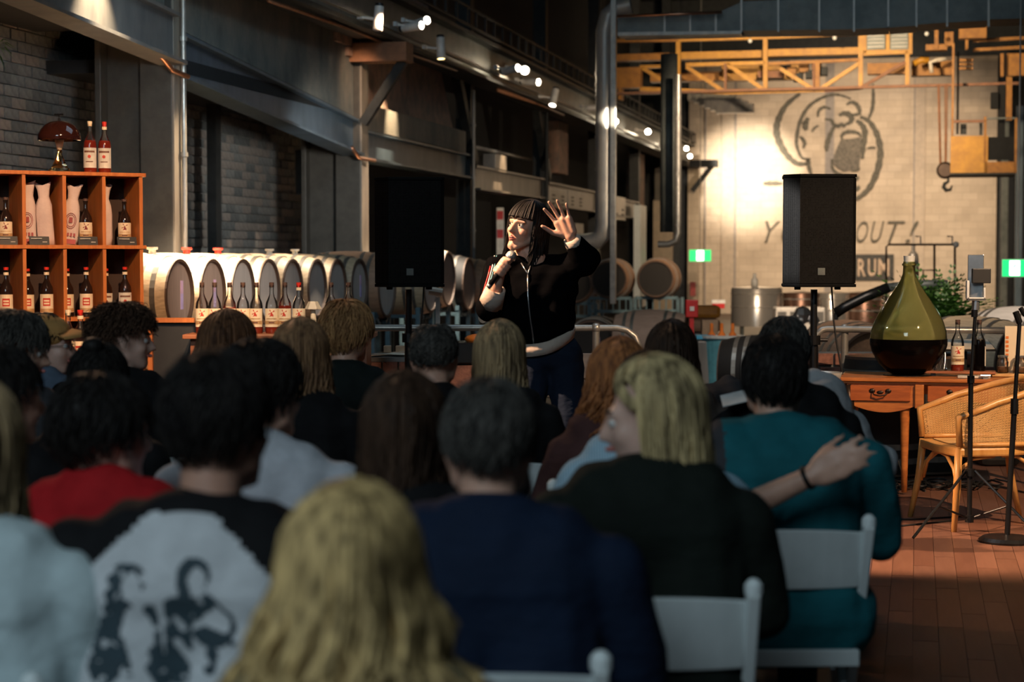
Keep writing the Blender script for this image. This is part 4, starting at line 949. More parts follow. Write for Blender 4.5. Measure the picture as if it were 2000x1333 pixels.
for ix in range(5):
    cn_ = ('right-end column', 'second column from the right', 'third column from the right', 'fourth column from the right', 'column at the left edge')[ix]
    # top row: bag and bottle with price card
    if ix in (0, 1, 3): bottle('dark', 'dark windmill label bottle in the top row of the shelf, %s' % cn_, sloc(ix, .68, .13, 4), .305, 'dark windmill bottles on the shelf', cap='cap_dark', rotz=SA-.3)
    if ix == 4: bottle('dark', 'dark bottle cut by the left edge in the top row of the shelf', sloc(ix, .55, .14, 4), .305, 'dark windmill bottles on the shelf', rotz=SA-.3)
    # second row: two bottles
    kind = 'seal' if ix == 0 else 'block'
    bottle('dark', 'red capped bottle at the back left, middle row, %s' % cn_, sloc(ix, .28, .21, 3), .315, 'red labelled bottles on the shelf', cap='cap_red', emb=kind, rotz=SA-.3, lab_m='label_cream')
    bottle('dark', 'red capped bottle at the front right, middle row, %s' % cn_, sloc(ix, .64, .10, 3), .325, 'red labelled bottles on the shelf', cap='cap_red', emb=kind, rotz=SA-.3, lab_m='label_cream')
    # price card
    q = sloc(ix, .62 if ix != 2 else .4, .035, 4); cd = thing('price_card', 'small black price card, top row, %s' % cn_, 'card', mx=Matrix.Translation(q) @ Matrix.Rotation(SA, 4, 'Z'), group='price cards on the shelf')
    MB().box((0, 0, .028), (.13, .004, .056), Matrix.Rotation(-.25, 3, 'X')).build('card', 'card', cd)
    for j, (u, w_) in enumerate(((-.02, .07), (.035, .03))): MB().box((u, -.008+j*.004, .042-j*.022), (w_, .001, .005), Matrix.Rotation(-.25, 3, 'X')).build('chalk_line', 'chalk', cd)
def bag(ix, u, v, h, lab, printed=True, lean=0, wd=.055, plain=False):
    q = sloc(ix, u, v, 4); t_ = thing('paper_bag', lab, 'bag', mx=Matrix.Translation(q) @ Matrix.Rotation(SA-.3, 4, 'Z') @ Matrix.Rotation(lean, 4, 'Y'), group='paper bottle bags on the shelf')
    prof = [(wd, 0), (wd*1.0, .05), (wd*1.02, .2), (wd*.95, .26), (wd*.62, h-.09), (wd*.72, h-.04), (wd*1.0, h)]
    vs = []; n = 12
    for i, (r_, z_) in enumerate(prof):
        fl = 1-.55*max(0, (z_-.22)/(h-.22))
        for j in range(n):
            an = 2*PI*j/n; w_ = 1+.10*math.sin(3*an+i*1.3+ix); vs.append((r_*math.cos(an)*w_, r_*.7*math.sin(an)*fl*w_, z_+(.012*math.sin(an*2+ix) if i == 6 else 0)))
    fs = [(i*n+j, i*n+(j+1) % n, (i+1)*n+(j+1) % n, (i+1)*n+j) for i in range(6) for j in range(n)]+[tuple(range(n-1, -1, -1))]
    MB().add(vs, fs).build('bag', 'paper_bag', t_, smooth=True)
    if printed:
        y0 = -wd*.78
        for k_, rr in enumerate((.034, .026, .010)): 
            if rr == .010: MB().box((0, y0-.002, .165), (.022, .003, .035)).build('print', 'bag_print', t_)
            else: MB().tube([(rr*math.cos(a_), y0+.004*abs(math.cos(a_)), .16+rr*1.5*math.sin(a_)) for a_ in [i*2*PI/14 for i in range(15)]], .0018, 4).build('print', 'bag_print', t_)
        for k_ in range(4): MB().box((-.03+.02*k_, y0-.0, .07), (.012, .003, .022)).build('print', 'bag_print', t_)
        MB().box((0, y0, .025), (.085, .003, .03)).build('print', 'bag_print', t_)
bag(3, .22, .15, .40, 'printed paper bottle bag, fourth column from the right, top row')
bag(2, .24, .15, .41, 'straight printed paper bottle bag, third column from the right, top row'); bag(2, .68, .13, .40, 'plain creased paper bottle bag leaning in the third column', printed=False, lean=-.05)
bag(1, .26, .15, .395, 'twisted printed paper bottle bag, second column from the right, top row', lean=.10)
bag(0, .2, .15, .395, 'plain paper bottle bag in the right-end column, top row', printed=False, wd=.045)
# on top of the shelf
def stop(x, dd=.12):    # point on the shelf top near pixel column x
    u = 0
    for k in range(600):
        q = shelf_mx @ Vector((-k*.0025, dd, 2.062)); px = 1000+F*q.x/(q.y*CT-(q.z-CAMZ)*ST)
        if px < x: return q
bottle('clear', 'amaro bottle with pale stopper on top of the shelf, left of two', stop(177), .335, 'bottles on top of the shelf', fill=.92, cap='label_cream', emb='seal', rotz=.1)
bottle('clear', 'amaro bottle with red cap on top of the shelf, right of two', stop(205), .335, 'bottles on top of the shelf', fill=.92, cap='cap_red', emb='seal', rotz=.1)
q = stop(117, .14); t_ = thing('mushroom_lamp', 'table lamp with brown glass dome and glass foot on the shelf', 'lamp', q)
M['amber_glass'] = mat('brown_glass_shade', (.035, .010, .007), .08, spec=.7); M['smoke'] = glass('smoked_glass', (.80, .70, .42), .02, 1.4)
o = MB().lathe([(.136, .205), (.14, .21), (.137, .24), (.122, .275), (.095, .305), (.06, .325), (.02, .333), (0, .334), (0, .326), (.055, .316), (.09, .297), (.115, .27), (.130, .24), (.132, .21)], 32).build('shade', 'amber_glass', t_, smooth=True)
MB().lathe([(0, 0), (.072, 0), (.072, .014), (.055, .03), (.034, .07), (.016, .12), (.014, .15), (0, .15)], 24).build('foot', 'smoke', t_, smooth=True)
MB().lathe([(0, .145), (.015, .145), (.03, .205), (.03, .215), (0, .215)], 20).build('socket', 'label_cream', t_, smooth=True)
MB().lathe([(0, .33), (.012, .33), (.008, .35), (.0, .35)], 10).tube([(0, 0, .345), (0, 0, .375)], .003, 6).tube([(-.03, 0, .375), (.03, 0, .375)], .006, 6).build('finial', 'pole_black', t_)
# big bottles low on the shelf
for i, (u_, ix, lab) in enumerate(((.50, 2, 'large bottle with red and gold label behind the capped man'), (.05, 1, 'large clear bottle with red block label and red cap low on the shelf'))):
    q = G((134, 158)[i], 11.75, .80); bottle('clear', lab, q, .37, 'large bottles low by the shelf', fill=(.6, .25)[i], cap='cap_red' if i else 'label_cream', emb='block', r=.05, rotz=.1)
q = G(146, 11.8, 0); t_ = thing('side_table', 'small wooden stand carrying the two large bottles', 'table', q, .5)
MB().box((0, 0, .79), (.34, .26, .02)).build('top', 'shelf_wood', t_)
for a_ in (-.14, .14):
    for b_ in (-.1, .1): MB().box((a_, b_, .39), (.03, .03, .78)).build('leg', 'shelf_wood', t_)
spot('shelf_glow', G(146, 11.2, 1.5), G(146, 11.75, .9), 3, (1, .65, .4), 40, .8, .03)
# ================================================================ bar with ten bottles
b0 = G(366, 11.75, 0); b1 = G(722, 11.75, 0); zB = 1.5-148*11.75/3600
bar = thing('bar_counter', 'low reddish wooden bar counter carrying a row of bottles', 'counter', (b0.x, b0.y, 0))
Wb = b1.x-b0.x
MB().box((Wb/2, .22, zB-.014), (Wb+.04, .5, .028)).build('top', 'bar_wood', bar, bevel=.004)
MB().box((Wb/2, .24, (zB-.03)/2), (Wb-.04, .4, zB-.03)).build('body', 'bar_wood', bar)
for i in range(3): MB().box((Wb*(i+.5)/3, .03, zB/2), (Wb/3-.1, .02, zB-.22)).build('panel', 'barrel_brown', bar, bevel=.004)
bx = [(395, .62, 'cap_dark'), (420, .42, 'cap_dark'), (449, .75, 'cap_dark'), (475, .15, 'cap_dark'), (501, .3, 'cap_dark'), (531, .2, 'cap_dark'), (557, .8, 'cap_dark'), (584, .12, 'cap_red'), (647, .1, 'cap_dark'), (681, .1, 'cap_dark')]
bn = ['fuller windmill bottle at the left end of the bar row', 'half empty windmill bottle, second from the left on the bar', 'fuller windmill bottle, third from the left on the bar', 'nearly empty windmill bottle, fourth from the left on the bar',
      'nearly empty windmill bottle, fifth from the left on the bar', 'nearly empty windmill bottle, sixth from the left on the bar', 'full dark red windmill bottle, seventh on the bar', 'red capped windmill bottle beside the small lamp on the bar',
      'windmill bottle right of the small lamp on the bar', 'clear bottle at the right end of the bar above the fair head']
for i, (x, f_, c_) in enumerate(bx): bottle('clear', bn[i], G(x, 11.9, zB+.001), .325, 'windmill label bottles along the bar', fill=f_, cap=c_, rotz=((x*37) % 7-3)*.04)
t_ = thing('cordless_lamp', 'small cream cordless table lamp with a conical shade on the bar', 'lamp', G(612, 11.9, zB))
M['cream_lamp'] = mat('cream_metal', (.72, .62, .46), .5)
MB().lathe([(0, 0), (.03, 0), (.03, .006), (.024, .02), (.014, .15), (0, .15)], 16).build('stem', 'cream_lamp', t_, smooth=True)
MB().lathe([(.054, .155), (.056, .157), (.03, .205), (.0, .207), (0, .2), (.028, .198)], 6).build('shade', 'cream_lamp', t_)
# menu board behind the bar
q = G(342, 12.1, 0); t_ = thing('menu_board', 'black board in an orange wooden frame left of the bar', 'board', q, 0); zt = 1.5-120*12.1/3600
MB().box((.10, .02, zt/2+.02), (.48, .04, zt-.04)).build('board', 'card', t_)
for dx in (-.15, .35): MB().box((dx, 0, zt/2), (.03, .07, zt)).build('frame', 'shelf_wood', t_)
MB().box((.1, 0, zt), (.53, .08, .03)).build('frame', 'shelf_wood', t_)
# tray of papers, crates, grill behind the performer
q0 = G(715, 12.6, 0); q1 = G(905, 12.6, 0); Wt = q1.x-q0.x
t_ = thing('display_bench', 'grey topped timber bench with a tray behind the performer', 'bench', (q0.x, q0.y, 0)); zt = 1.5-193*12.5/3600
MB().box((Wt/2, .3, zt-.02), (Wt, .6, .03)).build('top', 'grey_steel', t_)
for i in range(6): MB().box((Wt*(i+.5)/6, .02, zt/2), (Wt/6-.012, .03, zt-.05)).build('board', 'brick_red', t_)
for dx in (.05, Wt-.05): MB().box((dx, .5, zt/2-.02), (.06, .06, zt-.04)).build('leg', 'crate', t_)
rnd = random.Random(8)
for i in range(9):
    q = G(738+i*13, 12.7+.12*(i % 3), zt+.004+.003*i); o = MB().box((0, 0, 0), (.16, .11, .002), Matrix.Rotation(rnd.uniform(-.05, .05), 3, 'X')).build('leaflet', 'paper' if i % 2 else 'papyrus', mx=Matrix.Translation(q) @ Matrix.Rotation(rnd.uniform(-.8, .8), 4, 'Z'))
    tag(o, '%s leaflet from the left on the bench behind the performer, %s' % (ordinal(i), 'cream' if i % 2 else 'brown'), 'leaflet', 'leaflets on the bench')
for i, (x, w_) in enumerate(((757, .05), (783, .07), (812, .06))):
    o = MB().box((0, 0, .03), (w_, .08, .05)).build('small_box', 'papyrus', bevel=.003, mx=Matrix.Translation(G(x, 12.95, zt+.002))); tag(o, '%s of the small tan boxes behind the leaflets' % ('left', 'middle', 'right')[i], 'box')
q = G(915, 12.3, 0); t_ = thing('charcoal_grill', 'black box grill with an orange glow behind the fair long hair', 'grill', q); zt = 1.5-150*12.3/3600
MB().box((0, .2, zt-.12), (.34, .4, .14)).build('body', 'pole_black', t_, bevel=.01); MB().box((0, .2, zt/2-.1), (.36, .42, zt-.2)).build('base', 'brick_red', t_)
for i in range(6): MB().box((0, 0-.012, .2+i*.09), (.34, .02, .08)).build('tile', 'brick_red', t_)
MB().ball((.06, .15, zt-.03), (.09, .07, .035)).build('ember_dish', 'orange', t_, smooth=True)
q = G(1150, 12.2, 0); t_ = thing('timber_planter', 'weathered grey timber box to the right of the performer', 'planter', q); zt = 1.5-183*12.2/3600
for i in range(5): MB().box((0, 0, zt*(i+.5)/5), (.42, .04, zt/5-.012)).build('plank', 'crate', t_, bevel=.004)
for dx in (-.19, .19): MB().box((dx, .2, zt/2), (.04, .4, zt)).build('side', 'crate', t_)
q = G(932, 12.0, 0); t_ = thing('tap_post', 'white post with a pale wooden arm left of the performer', 'post', q)
for (x, y0, y1) in ((855, 580, 660),):
    p = P(x, y0, 13.0); r_ = P(x, y1, 13.0); MB().box(((p.x+r_.x)/2-q.x, 13.0-q.y, (p.z)/2), (.03, .03, p.z)).build('white_post', 'white', t_)
p = P(845, 568, 13.0); MB().tube([P(838, 568, 13.0)-q, P(864, 572, 13.0)-q], .03, 10).build('pale_arm', 'paper', t_)
q = G(950, 12.6, 0); t_ = thing('log_slab', 'pale sawn log end left of the performer elbow', 'log', q)
MB().tube([P(942, 622, 12.6)-q, P(985, 608, 12.8)-q], .035, 12).build('log', 'paper', t_); MB().box((.06, 0, .55), (.05, .05, 1.1)).build('stand', 'dark', t_)
p = P(978, 445, 30); o = MB().box((0, 0, 0), (.12, .05, .95)).build('hazard_post', 'white', mx=Matrix.Translation(P(977, 463, 30))); tag(o, 'white post with red marks left of the performer face', 'post')
for dz in (.35, .05): MB().box((-.0, -.03, dz), (.10, .01, .14)).build('red_mark', 'red', o)
# brick planter behind desk
q = G(1585, 13.6, 0); zt = 1.5-186*13.4/3600; t_ = thing('brick_planter', 'low reddish brick wall behind the desk and demijohn', 'wall', q)
MB().box((.62, .12, zt/2), (1.3, .22, zt-.01)).build('mortar', 'mortar', t_)
pr = None
for r in range(int(zt/.1)):
    for c in range(6):
        loc = (.0+(c+.5*(r % 2))*.215+.05, -.0, zt-.05-r*.1)
        if pr is None: o = pr = MB().box((0, 0, 0), (.2, .05, .085)).build('brick', 'brick_red', t_, bevel=.006)
        else: o = pr.copy(); COL.objects.link(o); o.parent = t_
        o.location = loc; o.rotation_euler = (random.uniform(-.03, .03), random.uniform(-.03, .03), random.uniform(-.02, .02))
# ================================================================ desk
dq = G(1640, 11.75, 0); DA = -math.radians(14); dmx = Matrix.Translation((dq.x, dq.y, 0)) @ Matrix.Rotation(DA, 4, 'Z')
desk = thing('writing_desk', 'orange wooden writing desk with drawers and curved apron', 'desk', mx=dmx); zD = .745; DW = 1.35
MB().box((DW/2, .30, zD-.012), (DW+.03, .64, .024)).build('top', 'desk_wood', desk, bevel=.006); MB().box((DW/2, .30, zD-.032), (DW, .60, .016)).build('top_moulding', 'desk_wood', desk, bevel=.004)
def apron(x0, x1, dep, nm):
    n = 14; zt = zD-.04; lo = []
    for i in range(n+1):
        t_ = i/n; lo.append((x0+(x1-x0)*t_, zt-.125-dep*(.5-.5*math.cos(2*PI*t_))*0 - (.055*math.sin(PI*t_) if dep > 0 else -.03*math.sin(PI*t_))))
    poly = [(x0, zt)]+[(a_, b_) for a_, b_ in lo]+[(x1, zt)]
    MB().prism([(a_, b_) for a_, b_ in poly], .018, Matrix(((1, 0, 0, 0), (0, 0, 1, .012), (0, 1, 0, 0), (0, 0, 0, 1)))).build(nm, 'desk_wood', desk)
apron(.04, .50, 1, 'apron'); apron(.56, 1.02, -1, 'apron')
for x0, x1 in ((.05, .445), (.53, .92)):
    dr = MB().box(((x0+x1)/2, .006, zD-.098), (x1-x0-.02, .02, .098)).build('drawer', 'desk_drawer', desk, bevel=.004)
    cx = (x0+x1)/2; h = MB(); h.tube([(cx-.045, -.014, zD-.085), (cx-.038, -.03, zD-.105), (cx, -.034, zD-.112), (cx+.038, -.03, zD-.105), (cx+.045, -.014, zD-.085)], .005, 8)
    for dx in (-.05, .05): h.ball((cx+dx, -.006, zD-.083), (.02, .006, .016), 10)
    h.ball((cx, -.006, zD-.092), (.022, .005, .012), 10).build('handle', 'bronze', dr, smooth=True)
MB().box((.49, .012, zD-.115), (.055, .045, .15)).build('centre_stile', 'desk_wood', desk, bevel=.005); MB().box((DW/2, .58, zD-.09), (DW-.06, .018, .1)).build('back_rail', 'desk_wood', desk); MB().box((.02, .3, zD-.11), (.02, .56, .14)).build('side_rail', 'desk_wood', desk)
def leg(x, y, nm='leg', m_='desk_wood', cab=False):
    pts = [(x, y, zD-.05), (x+(.02 if cab else 0), y, zD-.16), (x+(.035 if cab else .0), y, .45), (x, y, .2), (x-(.015 if cab else 0), y, .015)]
    MB().tube(pts, [.036, .036, .028, .022, .028] if cab else [.036, .034, .028, .022, .018], 12).build(nm, m_, desk, smooth=True)
leg(.035, .03, cab=True, m_='bronze'); leg(.40, .06); leg(1.3, .04); leg(.05, .56); leg(1.3, .56)
# demijohn
q = dmx @ Vector((.41, .30, zD)); dj = thing('demijohn', 'huge green glass demijohn half full of dark liquid on the desk', 'bottle', q)
DP = [(0, .004), (.10, .004), (.135, .02), (.19, .075), (.232, .15), (.245, .215), (.24, .28), (.215, .35), (.175, .425), (.125, .50), (.085, .56), (.055, .61), (.041, .65), (.038, .70), (.045, .703), (.045, .715), (.038, .718), (.038, .728)]
wall_ = .006
outer = DP; inner = [(max(r-wall_, .0), z+(.006 if z < .05 else 0)) for r, z in DP][::-1]
vs = MB(); n = 48; prof = outer+[(.031, .728)]+inner[1:]
k_ = len(prof); V = []
for r, z in prof:
    for j in range(n):
        an = 2*PI*j/n; w_ = 1+.012*math.sin(3*an+z*9)*(1 if .3 < z < .6 else 0); V.append((max(r, .0005)*math.cos(an)*w_, max(r, .0005)*math.sin(an)*w_, z))
FS = [(i*n+j, i*n+(j+1) % n, (i+1)*n+(j+1) % n, (i+1)*n+j) for i in range(k_-1) for j in range(n)]+[tuple(range(n-1, -1, -1)), tuple((k_-1)*n+j for j in range(n))]
MB().add(V, FS).build('glass', 'demi', dj, smooth=True)
lq = [(r+.0015, z-.001) for r, z in DP[:5]]+[(.2466, .195), (.2469, .215), (.2462, .232), (.22, .232), (0, .232)]
o = MB().lathe(lq, 48).build('liquid', 'wine', dj); smooth_by_angle(o)
MB().lathe([(0, .724), (.034, .724), (.037, .765), (0, .765)], 20).build('stopper', 'cork_white', dj)
MB().lathe([(0, 0), (.16, 0), (.16, .006), (0, .006)], 32).build('coaster', 'pole_black', None, mx=Matrix.Translation(q+Vector((0, 0, -.001)))); o = bpy.data.objects['coaster']; tag(o, 'thin black mat under the demijohn', 'mat')
dj.location.z += .006
def onD(x, v, z=zD+.001):
    for k in range(700):
        q = dmx @ Vector((k*.002, v, z)); px = 1000+F*q.x/(q.y*CT-(q.z-CAMZ)*ST)
        if px >= x: return q
# board, decanter, bottles
q = onD(1872, .30); t_ = thing('serving_board', 'pale wooden board on little feet with bottles, on the desk', 'board', q, DA)
MB().box((0, 0, .026), (.46, .16, .014)).build('board', 'bar_wood', t_, bevel=.003)
for dx in (-.16, .16): MB().box((dx, 0, .009), (.03, .12, .018)).build('foot', 'cable', t_)
zb = zD+.035
q = onD(1836, .30, zb); t_ = thing('decanter', 'clear cut glass decanter with a round stopper on the board', 'decanter', q)
o = MB().lathe([(0, 0), (.042, 0), (.044, .01), (.036, .06), (.03, .12), (.018, .165), (.014, .19), (.02, .2), (0, .2)], 16).build('glass', 'bottle_clear', t_)
MB().ball((0, 0, .222), .022, 10).build('stopper', 'bottle_clear', t_, smooth=True)
for i in range(10):
    MB().tube([((.043-.013*s_/5)*math.cos(i*.63+s_*.16), (.043-.013*s_/5)*math.sin(i*.63+s_*.16), .012+s_*.021) for s_ in range(6)], .0015, 4).build('cut_line', 'silver', t_)
bottle('clear', 'windmill label bottle with a brown cap standing on the desk board', onD(1869, .30, zb), .325, None, fill=.22, cap='cap_dark', rotz=-.1)
bottle('clear', 'full dark bottle with a red seal behind the phone tripod pole', onD(1911, .33, zb), .325, None, fill=.9, cap='cap_dark', emb='seal', rotz=2.0, liq='wine')
q = onD(1902, .10); o = MB().box((0, 0, .008), (.2, .10, .012)).build('notepad', 'paper', bevel=.002, mx=Matrix.Translation(q) @ Matrix.Rotation(DA, 4, 'Z')); tag(o, 'cream notepad at the front edge of the desk', 'notepad')
o = MB().tube([(-.03, 0, .02), (.03, 0, .02)], .008, 8).box((0, 0, .008), (.03, .02, .016)).build('clip', 'silver', mx=Matrix.Translation(onD(1924, .04))); tag(o, 'small silver clip on the front edge of the desk', 'clip')
q = onD(1975, .33); o = MB().box((0, 0, .012), (.24, .2, .018)).build('tray', 'cane', bevel=.003, mx=Matrix.Translation(q) @ Matrix.Rotation(DA, 4, 'Z')); tag(o, 'yellowish wooden tray at the right end of the desk', 'tray')
for i, (x, lab, m_) in enumerate(((1958, 'small clear glass jar on the tray', 'bottle_clear'), (1992, 'wide jar of dark spices on the tray', 'bottle_clear'))):
    t_ = thing('glass_jar', lab, 'jar', onD(x, .33, zD+.023)); MB().lathe([(0, 0), (.035+.01*i, 0), (.037+.01*i, .07), (.03, .085), (.03, .1), (0, .1)], 16).build('glass', m_, t_, smooth=True)
    MB().lathe([(0, .004), (.03+.01*i, .004), (.03+.01*i, .04), (0, .04)], 14).build('contents', 'barrel_brown', t_); MB().lathe([(0, .1), (.033, .1), (.033, .112), (0, .112)], 14).build('lid', 'silver', t_)
q = onD(1980, .42, zD+.02); t_ = thing('bottle_carton', 'upright cream carton with orange side writing on the tray', 'carton', q, DA)
MB().box((0, 0, .15), (.12, .09, .30)).build('carton', 'label_cream', t_, bevel=.002)
for k in range(7): MB().box((-.045, -.047, .06+k*.028), (.018, .002, .016)).build('lettering_block', 'orange', t_)
# slanted white tray behind
q = G(1885, 12.9, .98-.06); t_ = thing('menu_stand', 'slanted pale menu sheet on a dark holder behind the bottles', 'menu', (q.x, q.y, 0))
MB().box((0, 0, .90), (.36, .22, .006), Matrix.Rotation(.25, 3, 'X')).build('sheet', 'paper', t_); MB().box((0, 0, .89), (.38, .24, .01), Matrix.Rotation(.25, 3, 'X')).build('holder', 'cable', t_); MB().tube([(0, 0, 0), (0, 0, .89)], .015, 8).build('post', 'cable', t_)
o = MB().box((0, 0, .3), (.3, .3, .6)).build('dark_bag', 'cable', bevel=.05, mx=Matrix.Translation(G(1945, 13.4, .12))); tag(o, 'black bag on the floor behind the right end of the desk', 'bag'); o.location.z = 0
# ================================================================ cane chair
cq = Vector((2.68, 10.38, 0)); ch = thing('cane_armchair', 'honey coloured bentwood armchair with woven cane back', 'chair', cq, math.radians(8))
def U(t_):   # t 0..1 around the back: far front post -> back -> near front post. chair faces -x
    an = PI/2-PI*t_; ex = .30*math.cos(an); ey = .29*math.sin(an)
    if t_ < .0001 or t_ > .9999: pass
    return Vector((-.02+max(ex, 0)*1.05-(.26*max(0, 1-abs(math.cos(an))*3.0)), ey, 0))
NT = 40; ring = []
for i in range(NT+1):
    t_ = i/NT; an = PI/2-PI*t_
    # straight arm part then round back
    ca = math.cos(an); sa = math.sin(an)
    x_ = -.27+.57*(abs(ca)**.55); y_ = .285*(1 if sa > 0 else -1)*(abs(sa)**.55) if abs(sa) > 1e-6 else 0
    ring.append(Vector((x_, y_, 0)))
def ztop(i):
    t_ = i/NT; s_ = abs(t_-.5)*2; return .81-.135*(s_**2.6)-(.045 if s_ > .97 else .012 if s_ > .93 else 0)
top = [ring[i]*1.05+Vector((0, 0, ztop(i))) for i in range(NT+1)]; bot = [ring[i]*.97+Vector((0, 0, .475)) for i in range(NT+1)]
MB().tube([ring[0]*1.0+Vector((0, 0, .0+.47))]+top+[ring[-1]+Vector((0, 0, .47))], .019, 10).build('top_frame', 'cane_frame', ch, smooth=True)
MB().tube(bot, .013, 8).build('lower_rail', 'cane_frame', ch, smooth=True)
cane = MB()
def cp(u, v):  # u 0..NT float, v 0..1
    i = min(int(u), NT-1); f = u-i; a_ = top[i].lerp(top[i+1], f); b_ = bot[i].lerp(bot[i+1], f); return b_.lerp(a_, v)
L_ = [0]
for i in range(NT): L_.append(L_[-1]+(top[i+1]-top[i]).length)
def ulen(s_):
    for i in range(NT):
        if L_[i+1] >= s_: return i+(s_-L_[i])/(L_[i+1]-L_[i])
    return NT
nu = int(L_[-1]/.019)
def strip3(p, q, wd):
    ax = (q-p); n_ = Vector((p.x+.0, p.y, 0)).normalized(); sd = ax.cross(n_).normalized()*wd/2; nn = n_*.0012
    cane.add([p-sd-nn, p+sd-nn, q+sd-nn, q-sd-nn, p-sd+nn, p+sd+nn, q+sd+nn, q-sd+nn], [(0, 1, 2, 3), (7, 6, 5, 4), (0, 4, 5, 1), (2, 6, 7, 3), (1, 5, 6, 2), (0, 3, 7, 4)])
for i in range(1, nu):
    u = ulen(i*.019)
    for k in range(2): strip3(cp(u, k/2), cp(u, (k+1)/2), .0028)
for j in range(1, 18):
    for i in range(nu): strip3(cp(ulen(i*.019), j/18), cp(ulen(min((i+1)*.019, L_[-1])), j/18), .0028)
for s_ in (1, -1):
    for i in range(-18, nu+18, 1):
        for j in range(0, 18, 3):
            a0 = i+s_*j; a1 = i+s_*(j+3)
            if min(a0, a1) < 0 or max(a0, a1) > nu: continue
            strip3(cp(ulen(a0*.019), j/18), cp(ulen(a1*.019), (j+3)/18), .0022)
cane.build('cane_panel', 'cane', ch, stuff=True)
seat = [(-.29, -.27), (-.27, -.29), (0, -.28), (.2, -.2), (.27, 0), (.2, .2), (0, .28), (-.27, .29), (-.29, .27), (-.31, 0)]
MB().prism(seat, .05, Matrix.Translation((0, 0, .41))).build('seat_frame', 'cane_frame', ch, bevel=.012)
MB().prism([(x*.8, y*.8) for x, y in seat], .006, Matrix.Translation((0, 0, .46))).build('cane_seat', 'cane', ch)
for nm, (x, y), (x2, y2) in (('front_leg', (-.27, .27), (-.33, .31)), ('front_leg', (-.27, -.27), (-.30, -.29)), ('back_leg', (.2, .18), (.32, .27)), ('back_leg', (.2, -.18), (.32, -.24))):
    MB().tube([(x, y, .46), (x+(x2-x)*.3, y+(y2-y)*.3, .25), (x2, y2, .0)], [.021, .021, .015], 10).build(nm, 'cane_frame', ch, smooth=True)
for pts in ([(-.28, -.27, .22), (-.26, -.25, .33), (-.18, -.24, .395), (-.05, -.24, .41)], [(-.27, -.26, .24), (-.27, -.2, .34), (-.27, -.1, .40), (-.27, 0, .41), (-.27, .1, .40), (-.27, .2, .34), (-.27, .26, .24)], [(.24, -.2, .22), (.2, -.2, .33), (.1, -.2, .40), (0, -.22, .41)], [(-.28, .27, .22), (-.26, .25, .33), (-.18, .24, .395), (-.05, .24, .41)]):
    MB().tube(pts, .011, 8).build('bentwood_brace', 'cane_frame', ch, smooth=True)
# ================================================================ stands
q = G(1893, 10.1, 0); t_ = thing('phone_tripod', 'thin black tripod with two phones clamped on top', 'tripod', q)
o = MB().tube([(0, 0, .07), (0, 0, .85)], .014, 12).build('lower_tube', 'pole_black', t_); MB().tube([(0, 0, .83), (.022, 0, 1.24)], .010, 12).build('upper_tube', 'pole_black', t_)
for z_, r_ in ((.84, .02), (.33, .03), (.075, .024), (1.20, .018), (1.05, .014)): MB().lathe([(0, -.02), (r_, -.02), (r_, .02), (0, .02)], 12, (.0 if z_ < 1 else .015, 0, z_)).build('collar', 'pole_black', t_)
for nm, e in (('leg', (-.36, -.24, .005)), ('leg', (.33, -.20, .005)), ('leg', (.10, .38, .005))):
    MB().tube([(e[0]*.07, e[1]*.07, .34), e], .008, 8).build(nm, 'pole_black', t_); MB().tube([(0, 0, .075), (e[0]*.55, e[1]*.55, .16)], .006, 8).build('brace', 'pole_black', t_)
MB().tube([(.02, 0, 1.22), (.022, 0, 1.27)], .02, 10).box((.022, -.01, 1.275), (.10, .03, .008)).build('tripod_head', 'silver', t_)
q2 = q+Vector((.022, 0, 1.28))
t2 = thing('phone', 'silver phone clamped upright at the tripod top, upper one', 'phone', q2+Vector((.005, .03, .0)), -.25); MB().box((.0, 0, .12), (.085, .01, .24)).build('body', 'silver', t2, bevel=.003); MB().box((-.0, .006, .12), (.078, .002, .225)).build('screen', 'card', t2)
t2 = thing('phone', 'black phone held sideways across the silver phone on the tripod', 'phone', q2+Vector((.02, -.03, .085)), .1); MB().box((.0, 0, .04), (.105, .02, .08)).build('body', 'card', t2, bevel=.004)
t2 = thing('phone_clamp', 'white plastic clamp holding the phones on the tripod', 'clamp', q2+Vector((-.005, -.015, .0))); MB().box((-.045, 0, .05), (.014, .03, .10)).box((.045, 0, .03), (.01, .03, .06)).box((0, 0, .004), (.1, .03, .008)).build('clamp', 'white', t2, bevel=.002)
q = G(1967, 9.75, 0); t_ = thing('microphone_stand', 'black straight microphone stand with a heavy flat base', 'stand', q)
MB().lathe([(0, 0), (.145, 0), (.15, .012), (.13, .028), (.03, .04), (0, .04)], 36).build('base', 'pole_black', t_, smooth=False)
MB().tube([(0, 0, .035), (.03, 0, .72)], .015, 12).build('lower_tube', 'pole_black', t_); MB().tube([(.03, 0, .7), (.052, 0, 1.17)], .011, 12).build('upper_tube', 'pole_black', t_)
MB().lathe([(0, -.04), (.022, -.04), (.02, .04), (0, .04)], 12, (.03, 0, .72)).build('clutch', 'pole_black', t_); MB().tube([(.052, 0, 1.16), (.03, -.0, 1.22)], .017, 10).tube([(.08, 0, 1.20), (.055, 0, 1.24)], .013, 10).build('microphone_clip', 'pole_black', t_)
